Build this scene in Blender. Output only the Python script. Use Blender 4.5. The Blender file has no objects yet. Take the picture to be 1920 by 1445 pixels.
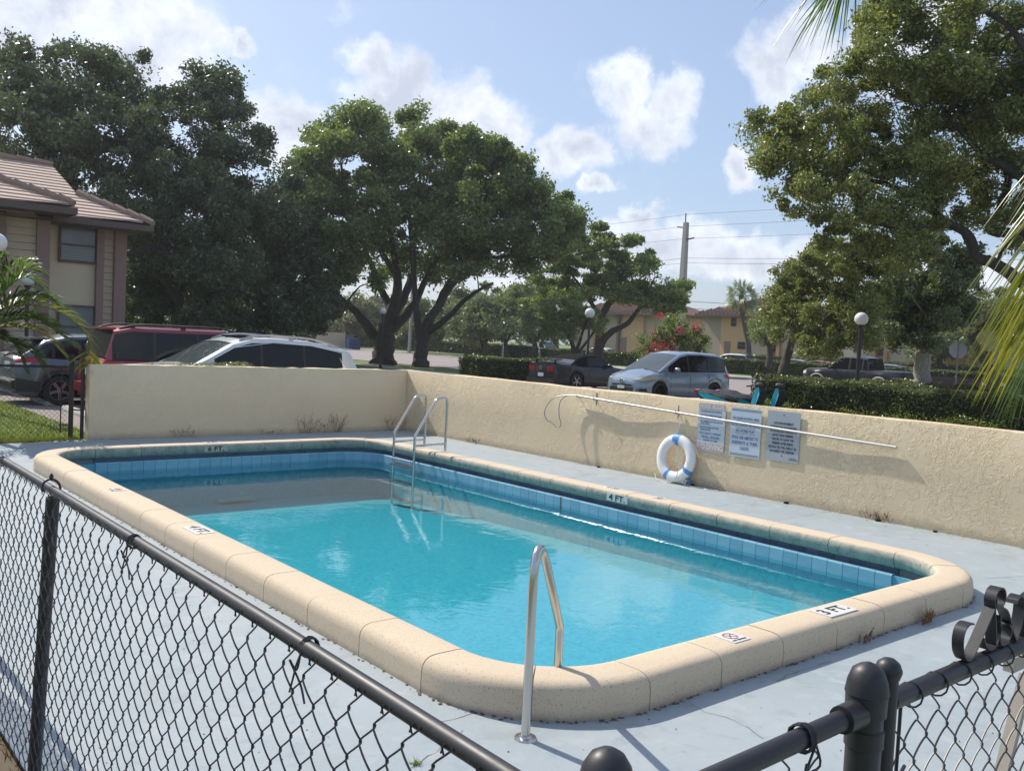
import bpy, bmesh, math, random
import numpy as np
from mathutils import Vector, Matrix, Euler
PI = math.pi
R = math.radians
sc = bpy.context.scene
C = sc.collection
# ---------------------------------------------------------------- camera, sky, sun, exposure
CAM = Vector((0, 0, 1.9)); FPX = 1729.34; CX, CY = 960, 722.5
YAW, PITCH, ROLL = R(40.0495), R(2.8308), R(-2.7613)
_f = Vector((math.sin(YAW)*math.cos(PITCH), math.cos(YAW)*math.cos(PITCH), -math.sin(PITCH)))
_r = Vector((math.cos(YAW), -math.sin(YAW), 0)); _d = _f.cross(_r)
_r2 = math.cos(ROLL)*_r + math.sin(ROLL)*_d
_d2 = -math.sin(ROLL)*_r + math.cos(ROLL)*_d
cam = bpy.data.cameras.new('camera'); cam.sensor_width = 36; cam.lens = FPX/1920*36
cam.clip_start = .05; cam.clip_end = 3000
co = bpy.data.objects.new('camera', cam); C.objects.link(co)
m3 = Matrix((_r2, -_d2, -_f)).transposed()
co.matrix_world = Matrix.Translation(CAM) @ m3.to_4x4()
sc.camera = co
SUN_EL, SUN_AZ = R(46), R(-8)          # azimuth from +Y towards +X
SUN = Vector((math.sin(SUN_AZ)*math.cos(SUN_EL), math.cos(SUN_AZ)*math.cos(SUN_EL), math.sin(SUN_EL)))
sl = bpy.data.lights.new('sun', 'SUN'); sl.energy = 4.2; sl.angle = R(.55); sl.color = (1, .93, .82)
so = bpy.data.objects.new('sun', sl); C.objects.link(so)
so.rotation_euler = (-SUN).to_track_quat('-Z', 'Y').to_euler(); so.location = (0, 0, 30)
vs = sc.view_settings; vs.view_transform = 'Standard'; vs.look = 'None'; vs.gamma = 1; vs.use_curve_mapping = False
vs.exposure = 0.28
sc.cycles.max_bounces = 8; sc.cycles.transparent_max_bounces = 12; sc.cycles.caustics_reflective = False
sc.cycles.sample_clamp_indirect = 6

def ray(u, v):
    a, b = (u-CX)/FPX, (v-CY)/FPX
    return _r2*a + _d2*b + _f
def gp(u, v, z=0.):                     # where the sight line meets the level z
    d = ray(u, v); return CAM + d*((z-CAM.z)/d.z)
def at(u, v, D):                        # the point at horizontal range D
    d = ray(u, v); return CAM + d*(D/math.hypot(d.x, d.y))
def onX(u, v, X):
    d = ray(u, v); return CAM + d*(X/d.x)
def onY(u, v, Y):
    d = ray(u, v); return CAM + d*(Y/d.y)

# world -----------------------------------------------------------
W = bpy.data.worlds.new('World'); sc.world = W; W.use_nodes = True
nt = W.node_tree; nt.nodes.clear(); N = nt.nodes.new; LK = nt.links.new
out = N('ShaderNodeOutputWorld'); bg = N('ShaderNodeBackground'); LK(bg.outputs[0], out.inputs[0])
bg.inputs[1].default_value = .118
sky = N('ShaderNodeTexSky'); sky.sky_type = 'NISHITA'; sky.sun_disc = False
sky.sun_elevation = SUN_EL; sky.sun_rotation = SUN_AZ
sky.air_density = 1.0; sky.dust_density = 1.6; sky.ozone_density = 2.0
tc = N('ShaderNodeTexCoord')
def wmath(op, a, b=None, clamp=False):
    n = N('ShaderNodeMath'); n.operation = op; n.use_clamp = clamp
    for i, x in enumerate((a, b)):
        if x is None: continue
        if isinstance(x, (int, float)): n.inputs[i].default_value = x
        else: LK(x, n.inputs[i])
    return n.outputs[0]
def wnoise(scale, detail, rough, vec, dist=0):
    n = N('ShaderNodeTexNoise'); n.inputs['Scale'].default_value = scale; n.inputs['Detail'].default_value = detail
    n.inputs['Roughness'].default_value = rough; n.inputs['Distortion'].default_value = dist; LK(vec, n.inputs['Vector']); return n.outputs[0]
def wvec(scale, amp, src):
    n = N('ShaderNodeTexNoise'); n.inputs['Scale'].default_value = scale; n.inputs['Detail'].default_value = 6; n.inputs['Roughness'].default_value = .6; LK(tc.outputs['Generated'], n.inputs['Vector'])
    a = N('ShaderNodeVectorMath'); a.operation = 'SUBTRACT'; LK(n.outputs['Color'], a.inputs[0]); a.inputs[1].default_value = (.5, .5, .5)
    b = N('ShaderNodeVectorMath'); b.operation = 'MULTIPLY_ADD'; LK(a.outputs[0], b.inputs[0]); b.inputs[1].default_value = (amp,)*3; LK(src, b.inputs[2]); return b.outputs[0]
WARP = wvec(26, .05, wvec(8, .05, tc.outputs['Generated']))
def wblob(u, v, ru, rv, rot=0):
    d = ray(u, v).normalized(); k = 1/FPX/ray(u, v).length
    zx = d; rt = d.cross(Vector((0, 0, 1))).normalized(); up = rt.cross(d)
    c, s = math.cos(R(rot)), math.sin(R(rot)); a = rt*c+up*s; b = -rt*s+up*c
    mm = Matrix((a, zx, b)).transposed()
    mp = N('ShaderNodeMapping'); mp.vector_type = 'TEXTURE'
    mp.inputs['Location'].default_value = d; mp.inputs['Rotation'].default_value = mm.to_euler()
    mp.inputs['Scale'].default_value = (ru*k, .6, rv*k)
    LK(WARP, mp.inputs['Vector'])
    g = N('ShaderNodeTexGradient'); g.gradient_type = 'SPHERICAL'; LK(mp.outputs[0], g.inputs[0]); return g.outputs['Fac']
blobs = [(120,10,260,95,0),(330,70,120,105,0),(250,120,190,90,0),(20,90,170,90,0),(690,115,70,60,0),(745,170,110,95,0),(850,190,130,90,0),(930,245,110,90,0),
         (700,190,120,80,0),(545,235,110,75,0),(540,290,70,60,0),(442,105,28,34,0),(1190,165,80,82,0),(1265,195,75,75,0),(1225,245,105,75,0),(1075,285,95,60,0),
         (1450,130,95,95,0),(1520,90,90,90,0),(1400,320,50,48,0),(1120,355,40,26,0),(1200,405,60,28,0),(1250,455,210,62,0),
         (1400,480,200,62,0),(1120,500,190,50,0),(980,510,170,55,0),(1850,520,150,60,0),(1700,90,150,120,0)]
acc = None
for b in blobs:
    g = wblob(b[0], b[1], b[2]*1.1, b[3]*1.1, b[4]); acc = g if acc is None else wmath('MAXIMUM', acc, g)
n1 = wnoise(15, 9, .62, tc.outputs['Generated'], .1)
n2 = wnoise(3.2, 5, .55, tc.outputs['Generated'])
inframe = wblob(960, 300, 2300, 1500)
glob = wmath('MULTIPLY', wmath('SUBTRACT', n2, .47), 2.2)
glob = wmath('MULTIPLY', glob, wmath('SUBTRACT', 1, wmath('MULTIPLY', inframe, 3, True)))
dens = wmath('MAXIMUM', acc, glob)
dens = wmath('ADD', dens, wmath('MULTIPLY', wmath('SUBTRACT', n1, .5), 1.5))
mr = N('ShaderNodeMapRange'); mr.interpolation_type = 'SMOOTHSTEP'
mr.inputs[1].default_value = .14; mr.inputs[2].default_value = .62; LK(dens, mr.inputs[0])
alpha = wmath('MULTIPLY', mr.outputs[0], .93)
n3 = wnoise(16, 8, .65, tc.outputs['Generated'], .3)
shade = wmath('ADD', wmath('MULTIPLY', dens, -.55), wmath('MULTIPLY', n3, 1.5))
cr = N('ShaderNodeValToRGB'); LK(shade, cr.inputs[0])
cr.color_ramp.elements[0].position = .12; cr.color_ramp.elements[0].color = (4.5, 4.9, 5.8, 1)
cr.color_ramp.elements[1].position = .62; cr.color_ramp.elements[1].color = (7.3, 7.6, 8.2, 1)
mx = N('ShaderNodeMix'); mx.data_type = 'RGBA'; LK(alpha, mx.inputs[0])
# humid air: the clear sky is whitened a little all round
hz = N('ShaderNodeMix'); hz.data_type = 'RGBA'; hz.inputs[0].default_value = .42
LK(sky.outputs[0], hz.inputs[6]); hz.inputs[7].default_value = (3.7, 4.7, 6.7, 1)
LK(hz.outputs[2], mx.inputs[6]); LK(cr.outputs[0], mx.inputs[7])
LK(mx.outputs[2], bg.inputs[0])

# ---------------------------------------------------------------- helpers
rnd = random.Random(7)
def tag(o, label=None, cat=None, group=None, kind=None):
    if label: o['label'] = label
    if cat: o['category'] = cat
    if group: o['group'] = group
    if kind: o['kind'] = kind
    return o
def empty(name, loc=(0, 0, 0), rz=0, label=None, cat=None, group=None, kind=None):
    o = bpy.data.objects.new(name, None); C.objects.link(o); o.location = loc; o.rotation_euler = (0, 0, rz)
    o.empty_display_size = .1
    return tag(o, label, cat, group, kind)
def link(name, me, mat=None, parent=None, loc=None, rot=None):
    if mat is not None and not me.materials: me.materials.append(mat)
    o = bpy.data.objects.new(name, me); C.objects.link(o)
    if parent is not None: o.parent = parent
    if loc is not None: o.location = loc
    if rot is not None: o.rotation_euler = rot
    return o
def copy_tree(o, parent=None):
    c = o.copy(); C.objects.link(c); c.parent = parent
    for ch in list(o.children): copy_tree(ch, c)
    return c
class MB:
    def __init__(s): s.v = []; s.f = []; s.m = []
    def add(s, vs, fs, mi=0):
        n = len(s.v); s.v += [tuple(p) for p in vs]; s.f += [tuple(i+n for i in f) for f in fs]; s.m += [mi]*len(fs); return s
    def box(s, a, b, mat=None, mi=0):
        x0, y0, z0 = a; x1, y1, z1 = b
        vs = [Vector((x, y, z)) for z in (z0, z1) for y in (y0, y1) for x in (x0, x1)]
        if mat is not None: vs = [mat @ p for p in vs]
        return s.add(vs, [(0, 2, 3, 1), (4, 5, 7, 6), (0, 1, 5, 4), (2, 6, 7, 3), (0, 4, 6, 2), (1, 3, 7, 5)], mi)
    def tube(s, pts, rad, n=8, caps=True, mi=0, flat=None):
        pts = [Vector(p) for p in pts]; k = len(pts)
        rs = rad if hasattr(rad, '__len__') else [rad]*k
        up = None; rings = []
        for i, p in enumerate(pts):
            t = (pts[min(i+1, k-1)]-pts[max(i-1, 0)])
            if t.length < 1e-9: t = Vector((0, 0, 1))
            t.normalize()
            if up is None:
                up = t.orthogonal().normalized() if flat is None else (Vector(flat)-t*t.dot(Vector(flat))).normalized()
            up = (up - t*up.dot(t))
            if up.length < 1e-6: up = t.orthogonal()
            up.normalize(); sd = t.cross(up)
            rings.append([p+(up*math.cos(2*PI*j/n)+sd*math.sin(2*PI*j/n))*rs[i] for j in range(n)])
        vs = [q for r in rings for q in r]; fs = []
        for i in range(k-1):
            for j in range(n):
                a = i*n+j; b = i*n+(j+1) % n; fs.append((a, b, b+n, a+n))
        if caps: fs.append(tuple(range(n-1, -1, -1))); fs.append(tuple((k-1)*n+j for j in range(n)))
        return s.add(vs, fs, mi)
    def ribbon(s, pts, wid, nrm, th=.0015, mi=0):      # flat strip of width along nrm-perpendicular
        pts = [Vector(p) for p in pts]; k = len(pts); vs = []; fs = []
        for i, p in enumerate(pts):
            t = (pts[min(i+1, k-1)]-pts[max(i-1, 0)]).normalized(); w = Vector(nrm).normalized(); n2 = t.cross(w).normalized()
            for a, b in ((-1, -1), (1, -1), (1, 1), (-1, 1)): vs.append(p+w*(a*wid/2)+n2*(b*th/2))
        for i in range(k-1):
            for j in range(4):
                a = i*4+j; b = i*4+(j+1) % 4; fs.append((a, b, b+4, a+4))
        fs += [(3, 2, 1, 0), tuple((k-1)*4+j for j in range(4))]
        return s.add(vs, fs, mi)
    def lathe(s, prof, c=(0, 0, 0), axis='z', n=16, mi=0):
        vs = []; fs = []; k = len(prof); c = Vector(c)
        for i, (r, h) in enumerate(prof):
            for j in range(n):
                a = 2*PI*j/n; p = (r*math.cos(a), r*math.sin(a), h)
                if axis == 'y': p = (p[0], p[2], p[1])
                if axis == 'x': p = (p[2], p[0], p[1])
                vs.append(c+Vector(p))
        for i in range(k-1):
            for j in range(n): fs.append((i*n+j, i*n+(j+1) % n, (i+1)*n+(j+1) % n, (i+1)*n+j))
        return s.add(vs, fs, mi)
    def quad(s, a, b, c, d, mi=0): return s.add([a, b, c, d], [(0, 1, 2, 3)], mi)
    def mesh(s, name, mats, smooth=None):
        me = bpy.data.meshes.new(name); me.from_pydata(s.v, [], s.f)
        if not isinstance(mats, (list, tuple)): mats = [mats]
        for m in mats: me.materials.append(m)
        if len(mats) > 1: me.polygons.foreach_set('material_index', s.m)
        me.validate()
        if smooth is not None:
            me.shade_smooth()
            try: me.set_sharp_from_angle(angle=R(smooth))
            except Exception: pass
        me.update(); return me
    def build(s, name, mats, parent=None, smooth=None, loc=None, rot=None):
        return link(name, s.mesh(name, mats, smooth), None, parent, loc, rot)
def npmesh(name, V, nv, mat, F=None):    # V (n*nv,3) polygons of nv verts each
    V = np.asarray(V, dtype=np.float32).reshape(-1, 3); n = len(V)//nv
    me = bpy.data.meshes.new(name); me.vertices.add(len(V)); me.vertices.foreach_set('co', V.ravel())
    me.loops.add(n*nv); me.loops.foreach_set('vertex_index', np.arange(n*nv, dtype=np.int32))
    me.polygons.add(n); me.polygons.foreach_set('loop_start', np.arange(0, n*nv, nv, dtype=np.int32))
    me.polygons.foreach_set('loop_total', np.full(n, nv, dtype=np.int32))
    me.materials.append(mat); me.update(calc_edges=True); return me
def crom(pts, k=6):
    P = [Vector(p) for p in pts]; P = [P[0]*2-P[1]]+P+[P[-1]*2-P[-2]]; o = []
    for i in range(1, len(P)-2):
        for j in range(k):
            t = j/k; a, b, c, d = P[i-1:i+3]
            o.append(.5*((2*b)+(c-a)*t+(2*a-5*b+4*c-d)*t*t+(3*b-a-3*c+d)*t**3))
    o.append(P[-2]); return o
def arc_path(pts, rad, k=6):             # polyline with rounded corners
    P = [Vector(p) for p in pts]; o = [P[0]]
    for i in range(1, len(P)-1):
        a = (P[i-1]-P[i]); b = (P[i+1]-P[i]); r = rad if not hasattr(rad, '__len__') else rad[i-1]
        ang = a.angle(b); t = min(r/math.tan(ang/2), a.length*.49, b.length*.49)
        p0 = P[i]+a.normalized()*t; p1 = P[i]+b.normalized()*t
        for j in range(k+1):
            s = j/k; o.append((1-s)**2*p0+2*s*(1-s)*P[i]+s*s*p1)
    o.append(P[-1]); return o

# ---------------------------------------------------------------- materials
class Mt:
    def __init__(s, name):
        s.m = bpy.data.materials.new(name); s.m.use_nodes = True; s.t = s.m.node_tree; s.b = s.t.nodes['Principled BSDF']; s.o = s.t.nodes['Material Output']
        s.tc = s.t.nodes.new('ShaderNodeTexCoord')
    def n(s, k, **kw):
        x = s.t.nodes.new(k)
        for a, b in kw.items(): setattr(x, a, b)
        return x
    def l(s, a, b): s.t.links.new(a, b)
    def noise(s, sc_, det=4, ro=.55, dist=0, co='Object', vec=None):
        x = s.n('ShaderNodeTexNoise'); x.inputs['Scale'].default_value = sc_; x.inputs['Detail'].default_value = det
        x.inputs['Roughness'].default_value = ro; x.inputs['Distortion'].default_value = dist; s.l(vec or s.tc.outputs[co], x.inputs['Vector']); return x.outputs[0]
    def vor(s, sc_, feat='F1', co='Object'):
        x = s.n('ShaderNodeTexVoronoi', feature=feat); x.inputs['Scale'].default_value = sc_; s.l(s.tc.outputs[co], x.inputs['Vector']); return x.outputs['Distance'] if 'Distance' in x.outputs else x.outputs[0]
    def ramp(s, fac, *st):
        r = s.n('ShaderNodeValToRGB'); s.l(fac, r.inputs[0]); e = r.color_ramp.elements
        while len(e) < len(st): e.new(.5)
        for x, (p, c) in zip(e, st):
            x.position = p; x.color = (*c, 1) if hasattr(c, '__len__') else (c, c, c, 1)
        return r.outputs[0]
    def mix(s, f, a, b, mode='MIX'):
        x = s.n('ShaderNodeMix', data_type='RGBA', blend_type=mode)
        for i, q in ((0, f), (6, a), (7, b)):
            if isinstance(q, (int, float)): x.inputs[i].default_value = q
            elif isinstance(q, tuple): x.inputs[i].default_value = (*q, 1)
            else: s.l(q, x.inputs[i])
        return x.outputs[2]
    def math(s, op, a, b=0., c=None, clamp=False):
        x = s.n('ShaderNodeMath', operation=op, use_clamp=clamp)
        for i, q in enumerate((a, b) if c is None else (a, b, c)):
            if isinstance(q, (int, float)): x.inputs[i].default_value = q
            else: s.l(q, x.inputs[i])
        return x.outputs[0]
    def col(s, c):
        if isinstance(c, tuple): s.b.inputs['Base Color'].default_value = (*c, 1)
        else: s.l(c, s.b.inputs['Base Color'])
        return s
    def set(s, **k):
        for a, v in k.items():
            i = s.b.inputs[a.replace('_', ' ')]
            if isinstance(v, (int, float)): i.default_value = v
            elif isinstance(v, tuple): i.default_value = (*v, 1)
            else: s.l(v, i)
        return s
    def bump(s, h, st=.3, d=.01, prev=None):
        x = s.n('ShaderNodeBump'); x.inputs['Strength'].default_value = st; x.inputs['Distance'].default_value = d; s.l(h, x.inputs['Height'])
        if prev is not None: s.l(prev, x.inputs['Normal'])
        s.l(x.outputs[0], s.b.inputs['Normal']); return x.outputs[0]
def simple(name, c, rough=.6, metal=0., var=.12, vs_=6, bump=0, **k):
    m = Mt(name); n = m.noise(vs_, 5)
    m.col(m.mix(m.math('MULTIPLY', n, 1.), tuple(x*(1-var) for x in c), tuple(min(1, x*(1+var)) for x in c)))
    m.set(Roughness=rough, Metallic=metal, **k)
    if bump: m.bump(m.noise(vs_*8, 4), bump, .005)
    return m.m
M = {}
# deck: blue-grey painted concrete, worn and stained
m = Mt('deck_paint'); a = m.noise(.55, 6, .6); b = m.noise(5, 8, .65); c = m.noise(90, 3, .6)
base = m.mix(m.ramp(a, (.35, 0.), (.7, 1.)), (.285, .335, .36), (.345, .385, .405))
base = m.mix(m.ramp(b, (.54, 0.), (.66, .7)), base, (.385, .41, .415)); base = m.mix(m.ramp(b, (.32, .7), (.44, 0.)), base, (.235, .28, .315))
base = m.mix(m.ramp(m.noise(34, 4, .7), (.62, 0.), (.72, .6)), base, (.23, .235, .225)); base = m.mix(m.ramp(m.noise(1.7, 7, .7, 1.), (.55, 0.), (.64, .5)), base, (.26, .285, .29)); base = m.mix(m.ramp(m.noise(2.4, 8, .75, .6), (.62, 0.), (.66, .55)), base, (.43, .44, .43))
m.col(base).set(Roughness=.72); m.bump(c, .25, .003, m.bump(b, .2, .01)); M['deck'] = m.m
# coping: cast stone with dark aggregate specks
def coping_mat(name, green=False):
    m = Mt(name); a = m.noise(3, 5, .6); sp = m.noise(95, 4, .8); sp2 = m.noise(60, 2, .5); 
    oi = m.n('ShaderNodeObjectInfo')
    base = m.mix(a, (.56, .445, .31), (.66, .54, .395)); base = m.mix(m.math('MULTIPLY', oi.outputs['Random'], .35), base, (.58, .48, .355))
    base = m.mix(m.ramp(sp, (.365, .85), (.415, 0.)), base, (.19, .155, .125))
    base = m.mix(m.ramp(sp2, (.62, 0.), (.7, .4)), base, (.62, .56, .46))
    # algae film on the poolside face
    sx = m.n('ShaderNodeSeparateXYZ'); m.l(m.tc.outputs['Object'], sx.inputs[0])
    uv = m.n('ShaderNodeAttribute'); uv.attribute_name = 'inner'
    st = m.noise(5, 6, .7, 1.2)
    alg = m.mix(m.ramp(st, (.35, 0.), (.62, 1.)), (.27, .275, .23), (.46, .425, .345)); alg = m.mix(m.ramp(m.noise(14, 5, .7, 2.), (.55, 0.), (.66, .8)), alg, (.12, .13, .11))
    base = m.mix(uv.outputs['Fac'], base, alg)
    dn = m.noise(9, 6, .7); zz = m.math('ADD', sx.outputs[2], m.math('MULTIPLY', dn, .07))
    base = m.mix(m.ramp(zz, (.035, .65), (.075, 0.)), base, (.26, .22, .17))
    m.col(base).set(Roughness=.85); m.bump(sp, .5, .003, m.bump(a, .2, .01)); return m.m
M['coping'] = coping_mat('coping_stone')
M['mortar'] = simple('mortar_joint', (.30, .27, .22), .95, bump=.4)
# stucco
def stucco(name, c1, c2, st=1.):
    m = Mt(name); w = m.noise(2.2, 3, .5)
    vm = m.n('ShaderNodeVectorMath', operation='MULTIPLY_ADD'); cb = m.n('ShaderNodeCombineXYZ')
    for i in range(3): m.l(m.noise(7+i, 3, .6), cb.inputs[i])
    m.l(cb.outputs[0], vm.inputs[0]); vm.inputs[1].default_value = (.28,)*3; m.l(m.tc.outputs['Object'], vm.inputs[2])
    v = m.n('ShaderNodeTexVoronoi', feature='DISTANCE_TO_EDGE'); v.inputs['Scale'].default_value = 17; m.l(vm.outputs[0], v.inputs['Vector'])
    ridge = m.ramp(v.outputs[0], (.0, 1.), (.13, .0)); blot = m.ramp(m.noise(5.5, 6, .62, 1.6), (.46, 0.), (.52, 1.))
    fine = m.noise(60, 5, .65)
    patch = m.ramp(m.noise(.9, 3, .5), (.40, .22), (.52, 1.))
    h = m.math('ADD', m.math('MULTIPLY', m.math('MULTIPLY', ridge, blot), .9), m.math('MULTIPLY', blot, .5))
    h = m.math('ADD', m.math('MULTIPLY', h, patch), m.math('MULTIPLY', fine, .22))
    base = m.mix(m.noise(1.3, 6, .6), c1, c2)
    base = m.mix(m.ramp(m.noise(38, 5, .7), (.66, 0.), (.76, .45)), base, tuple(x*.55 for x in c1))
    sx = m.n('ShaderNodeSeparateXYZ'); m.l(m.tc.outputs['Object'], sx.inputs[0])
    stain = m.noise(6, 6, .7); mp = m.n('ShaderNodeMapping'); mp.inputs['Scale'].default_value = (3, 3, .25); m.l(m.tc.outputs['Object'], mp.inputs[0])
    drip = m.noise(5, 4, .6, vec=mp.outputs[0])
    low = m.math('ADD', sx.outputs[2], m.math('MULTIPLY', stain, .16))
    base = m.mix(m.ramp(low, (.09, .55), (.2, 0.)), base, (.27, .22, .15))
    top = m.math('MULTIPLY', m.ramp(sx.outputs[2], (.92, 0.), (1.19, 1.)), m.ramp(drip, (.55, 0.), (.85, .22)))
    base = m.mix(top, base, (.36, .33, .25))
    m.col(base).set(Roughness=.8); m.bump(h, .62*st, .011); return m.m
M['stucco'] = stucco('cream_stucco', (.68, .54, .345), (.76, .62, .42))
M['stucco_s'] = stucco('cream_stucco_smooth', (.72, .575, .37), (.80, .655, .45), .6)
# tiles and pool shell
m = Mt('blue_tile'); oi = m.n('ShaderNodeObjectInfo'); mp = m.n('ShaderNodeMapping'); mp.inputs['Scale'].default_value = (4, 4, 30); m.l(m.tc.outputs['Object'], mp.inputs[0])
st = m.noise(3, 4, .6, vec=mp.outputs[0]); base = m.mix(oi.outputs['Random'], (.19, .39, .50), (.26, .48, .575)); base = m.mix(m.ramp(st, (.45, 0.), (.75, .45)), base, (.33, .51, .63))
m.col(base).set(Roughness=.22); M['tile'] = m.m
m = Mt('dark_tile'); oi = m.n('ShaderNodeObjectInfo'); m.col(m.mix(oi.outputs['Random'], (.11, .16, .26), (.15, .21, .32))).set(Roughness=.35); M['tiled'] = m.m
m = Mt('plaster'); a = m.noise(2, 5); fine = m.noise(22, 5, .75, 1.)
m.col(m.mix(m.ramp(fine, (.3, 0.), (.7, 1.)), (.075, .265, .36), (.185, .485, .56))).set(Roughness=.8); M['plaster'] = m.m  # fine mottle puts light ripples of the water into the plaster colour
m = Mt('grout'); m.col((.33, .40, .44)).set(Roughness=.9); M['grout'] = m.m
# water: clear thin surface with Fresnel reflection; tint of a metre or two of water
m = Mt('pool_water'); t = m.t
tr = m.n('ShaderNodeBsdfTransparent'); tr.inputs[0].default_value = (.46, .93, .96, 1)
gl = m.n('ShaderNodeBsdfGlossy'); gl.inputs['Roughness'].default_value = .015
gm = m.n('ShaderNodeNewGeometry'); dt = m.n('ShaderNodeVectorMath', operation='DOT_PRODUCT')
bp = m.n('ShaderNodeBump'); bp.inputs['Strength'].default_value = .22; bp.inputs['Distance'].default_value = .012
h = m.math('ADD', m.math('ADD', m.noise(2.6, 3, .5, .8), m.math('MULTIPLY', m.noise(16, 2, .5, .4), .10)), m.math('MULTIPLY', m.noise(60, 2, .6, .4), .035)); m.l(h, bp.inputs['Height'])
m.l(bp.outputs[0], gl.inputs['Normal']); m.l(bp.outputs[0], dt.inputs[0]); m.l(gm.outputs['Incoming'], dt.inputs[1])
ms = m.n('ShaderNodeMixShader'); cs = m.math('SUBTRACT', 1., m.math('ABSOLUTE', dt.outputs['Value']), clamp=True); m.l(m.math('ADD', m.math('MULTIPLY', m.math('POWER', cs, 4.3), .97), .03, clamp=True), ms.inputs[0]); m.l(tr.outputs[0], ms.inputs[1]); m.l(gl.outputs[0], ms.inputs[2])
m.l(ms.outputs[0], m.o.inputs[0]); M['water'] = m.m
m = Mt('steel'); a = m.noise(20, 5, .7); mp = m.n('ShaderNodeMapping'); mp.inputs['Scale'].default_value = (30, 30, .6); m.l(m.tc.outputs['Object'], mp.inputs[0])
m.col(m.mix(m.ramp(m.noise(1, 3, vec=mp.outputs[0]), (.4, 0.), (.8, .4)), (.60, .58, .55), (.44, .41, .37))).set(Metallic=1., Roughness=.24); M['steel'] = m.m
m = Mt('black_coated'); a = m.noise(6, 5, .6); m.col(m.mix(m.ramp(m.noise(40, 5, .7), (.62, 0.), (.74, .35)), m.mix(a, (.016, .016, .019), (.03, .029, .034)), (.10, .09, .09))).set(Roughness=m.ramp(a, (.3, .36), (.7, .55))); m.bump(m.noise(120, 3), .12, .001); M['black'] = m.m
M['wire'] = simple('vinyl_wire', (.028, .028, .038), .42)
M['rust'] = simple('rusty_metal', (.16, .09, .06), .9)
M['white_pl'] = simple('white_plastic', (.78, .78, .77), .45, var=.05)
M['blue_tape'] = simple('blue_strap', (.08, .28, .62), .5)
M['rope'] = simple('white_rope', (.70, .68, .62), .9)
M['alu'] = simple('aluminium', (.50, .50, .49), .5, .6, .06)
M['sign_w'] = simple('sign_face', (.55, .62, .68), .4, 0, .05)
M['sign_g'] = simple('sign_face_grey', (.40, .43, .46), .42, 0, .08)
M['ink_blue'] = simple('ink_blue', (.10, .17, .30), .5, 0, .15)
M['ink_dark'] = simple('ink_dark', (.05, .055, .07), .5, 0, .15)
M['ink_red'] = simple('faded_red', (.50, .36, .35), .5, 0, .15)
M['ink_white'] = simple('faded_white', (.68, .68, .66), .5, 0, .05)
M['mark_w'] = simple('marker_tile', (.66, .65, .62), .4, 0, .06)
M['mark_k'] = simple('marker_ink', (.03, .035, .045), .5)
# ground
m = Mt('lawn'); a = m.noise(.25, 5, .6); b = m.noise(9, 6, .7)
m.col(m.mix(m.ramp(b, (.35, 0.), (.7, 1.)), m.mix(a, (.065, .105, .02), (.12, .16, .035)), (.16, .20, .055))).set(Roughness=.95); m.bump(b, .6, .04); M['lawn'] = m.m
M['blade'] = None
m = Mt('asphalt'); a = m.noise(.4, 6, .6); b = m.noise(60, 4, .7)
m.col(m.mix(m.ramp(b, (.3, 0.), (.75, 1.)), m.mix(a, (.17, .145, .13), (.24, .205, .185)), (.30, .26, .235))).set(Roughness=.9); m.bump(b, .4, .01); M['asphalt'] = m.m
m = Mt('road'); a = m.noise(.3, 6, .6); b = m.noise(40, 4, .7)
m.col(m.mix(m.ramp(b, (.3, 0.), (.75, 1.)), m.mix(a, (.21, .18, .17), (.27, .23, .22)), (.30, .26, .25))).set(Roughness=.9); M['road'] = m.m
M['concrete'] = simple('pale_concrete', (.42, .39, .35), .9, 0, .18, 2, .3)
M['whitepaint'] = simple('road_paint', (.70, .70, .66), .7)
M['mulch'] = simple('mulch', (.16, .085, .05), .95, 0, .4, 25, .8)
M['stop'] = simple('wheel_stop', (.47, .44, .41), .9, 0, .2, 4, .5)
M['dirt'] = simple('dirt', (.12, .095, .065), .95, 0, .4, 12, .8)
# bark and leaves
def bark(name, c, sc_=3):
    m = Mt(name); mp = m.n('ShaderNodeMapping'); mp.inputs['Scale'].default_value = (6, 6, 1.2); m.l(m.tc.outputs['Object'], mp.inputs[0])
    a = m.noise(sc_, 7, .7, .6, vec=mp.outputs[0]); m.col(m.mix(m.ramp(a, (.3, 0.), (.7, 1.)), tuple(x*.5 for x in c), tuple(x*1.3 for x in c))).set(Roughness=.95); m.bump(a, .8, .04); return m.m
def leaf(name, dark, light, tr_=.35, tcol=None, gloss=.35, big=.15):
    m = Mt(name); g = m.n('ShaderNodeNewGeometry'); a = m.noise(big, 3, .6)
    f = m.math('ADD', m.math('MULTIPLY', g.outputs['Random Per Island'], .6), m.math('MULTIPLY', a, .7))
    c = m.mix(m.ramp(f, (.25, 0.), (.95, 1.)), dark, light); m.col(c).set(Roughness=gloss); m.b.inputs['Specular IOR Level'].default_value = .35
    tl = m.n('ShaderNodeBsdfTranslucent'); tcn = m.mix(1., c, tcol or (1.35, 1.45, .6), 'MULTIPLY'); m.l(tcn, tl.inputs[0])
    ms = m.n('ShaderNodeMixShader'); ms.inputs[0].default_value = tr_; m.l(m.b.outputs[0], ms.inputs[1]); m.l(tl.outputs[0], ms.inputs[2]); m.l(ms.outputs[0], m.o.inputs[0]); return m.m
M['bark'] = bark('bark_grey', (.11, .095, .08)); M['bark_d'] = bark('bark_dark', (.07, .06, .052)); M['bark_p'] = bark('palm_bark', (.38, .355, .31), 5)
M['leaf_mid'] = leaf('leaf_mahogany', (0.095, 0.139, 0.058), (0.250, 0.307, 0.126))
M['leaf_oak'] = leaf('leaf_live_oak', (0.066, 0.098, 0.061), (0.137, 0.172, 0.104), .22)
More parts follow.
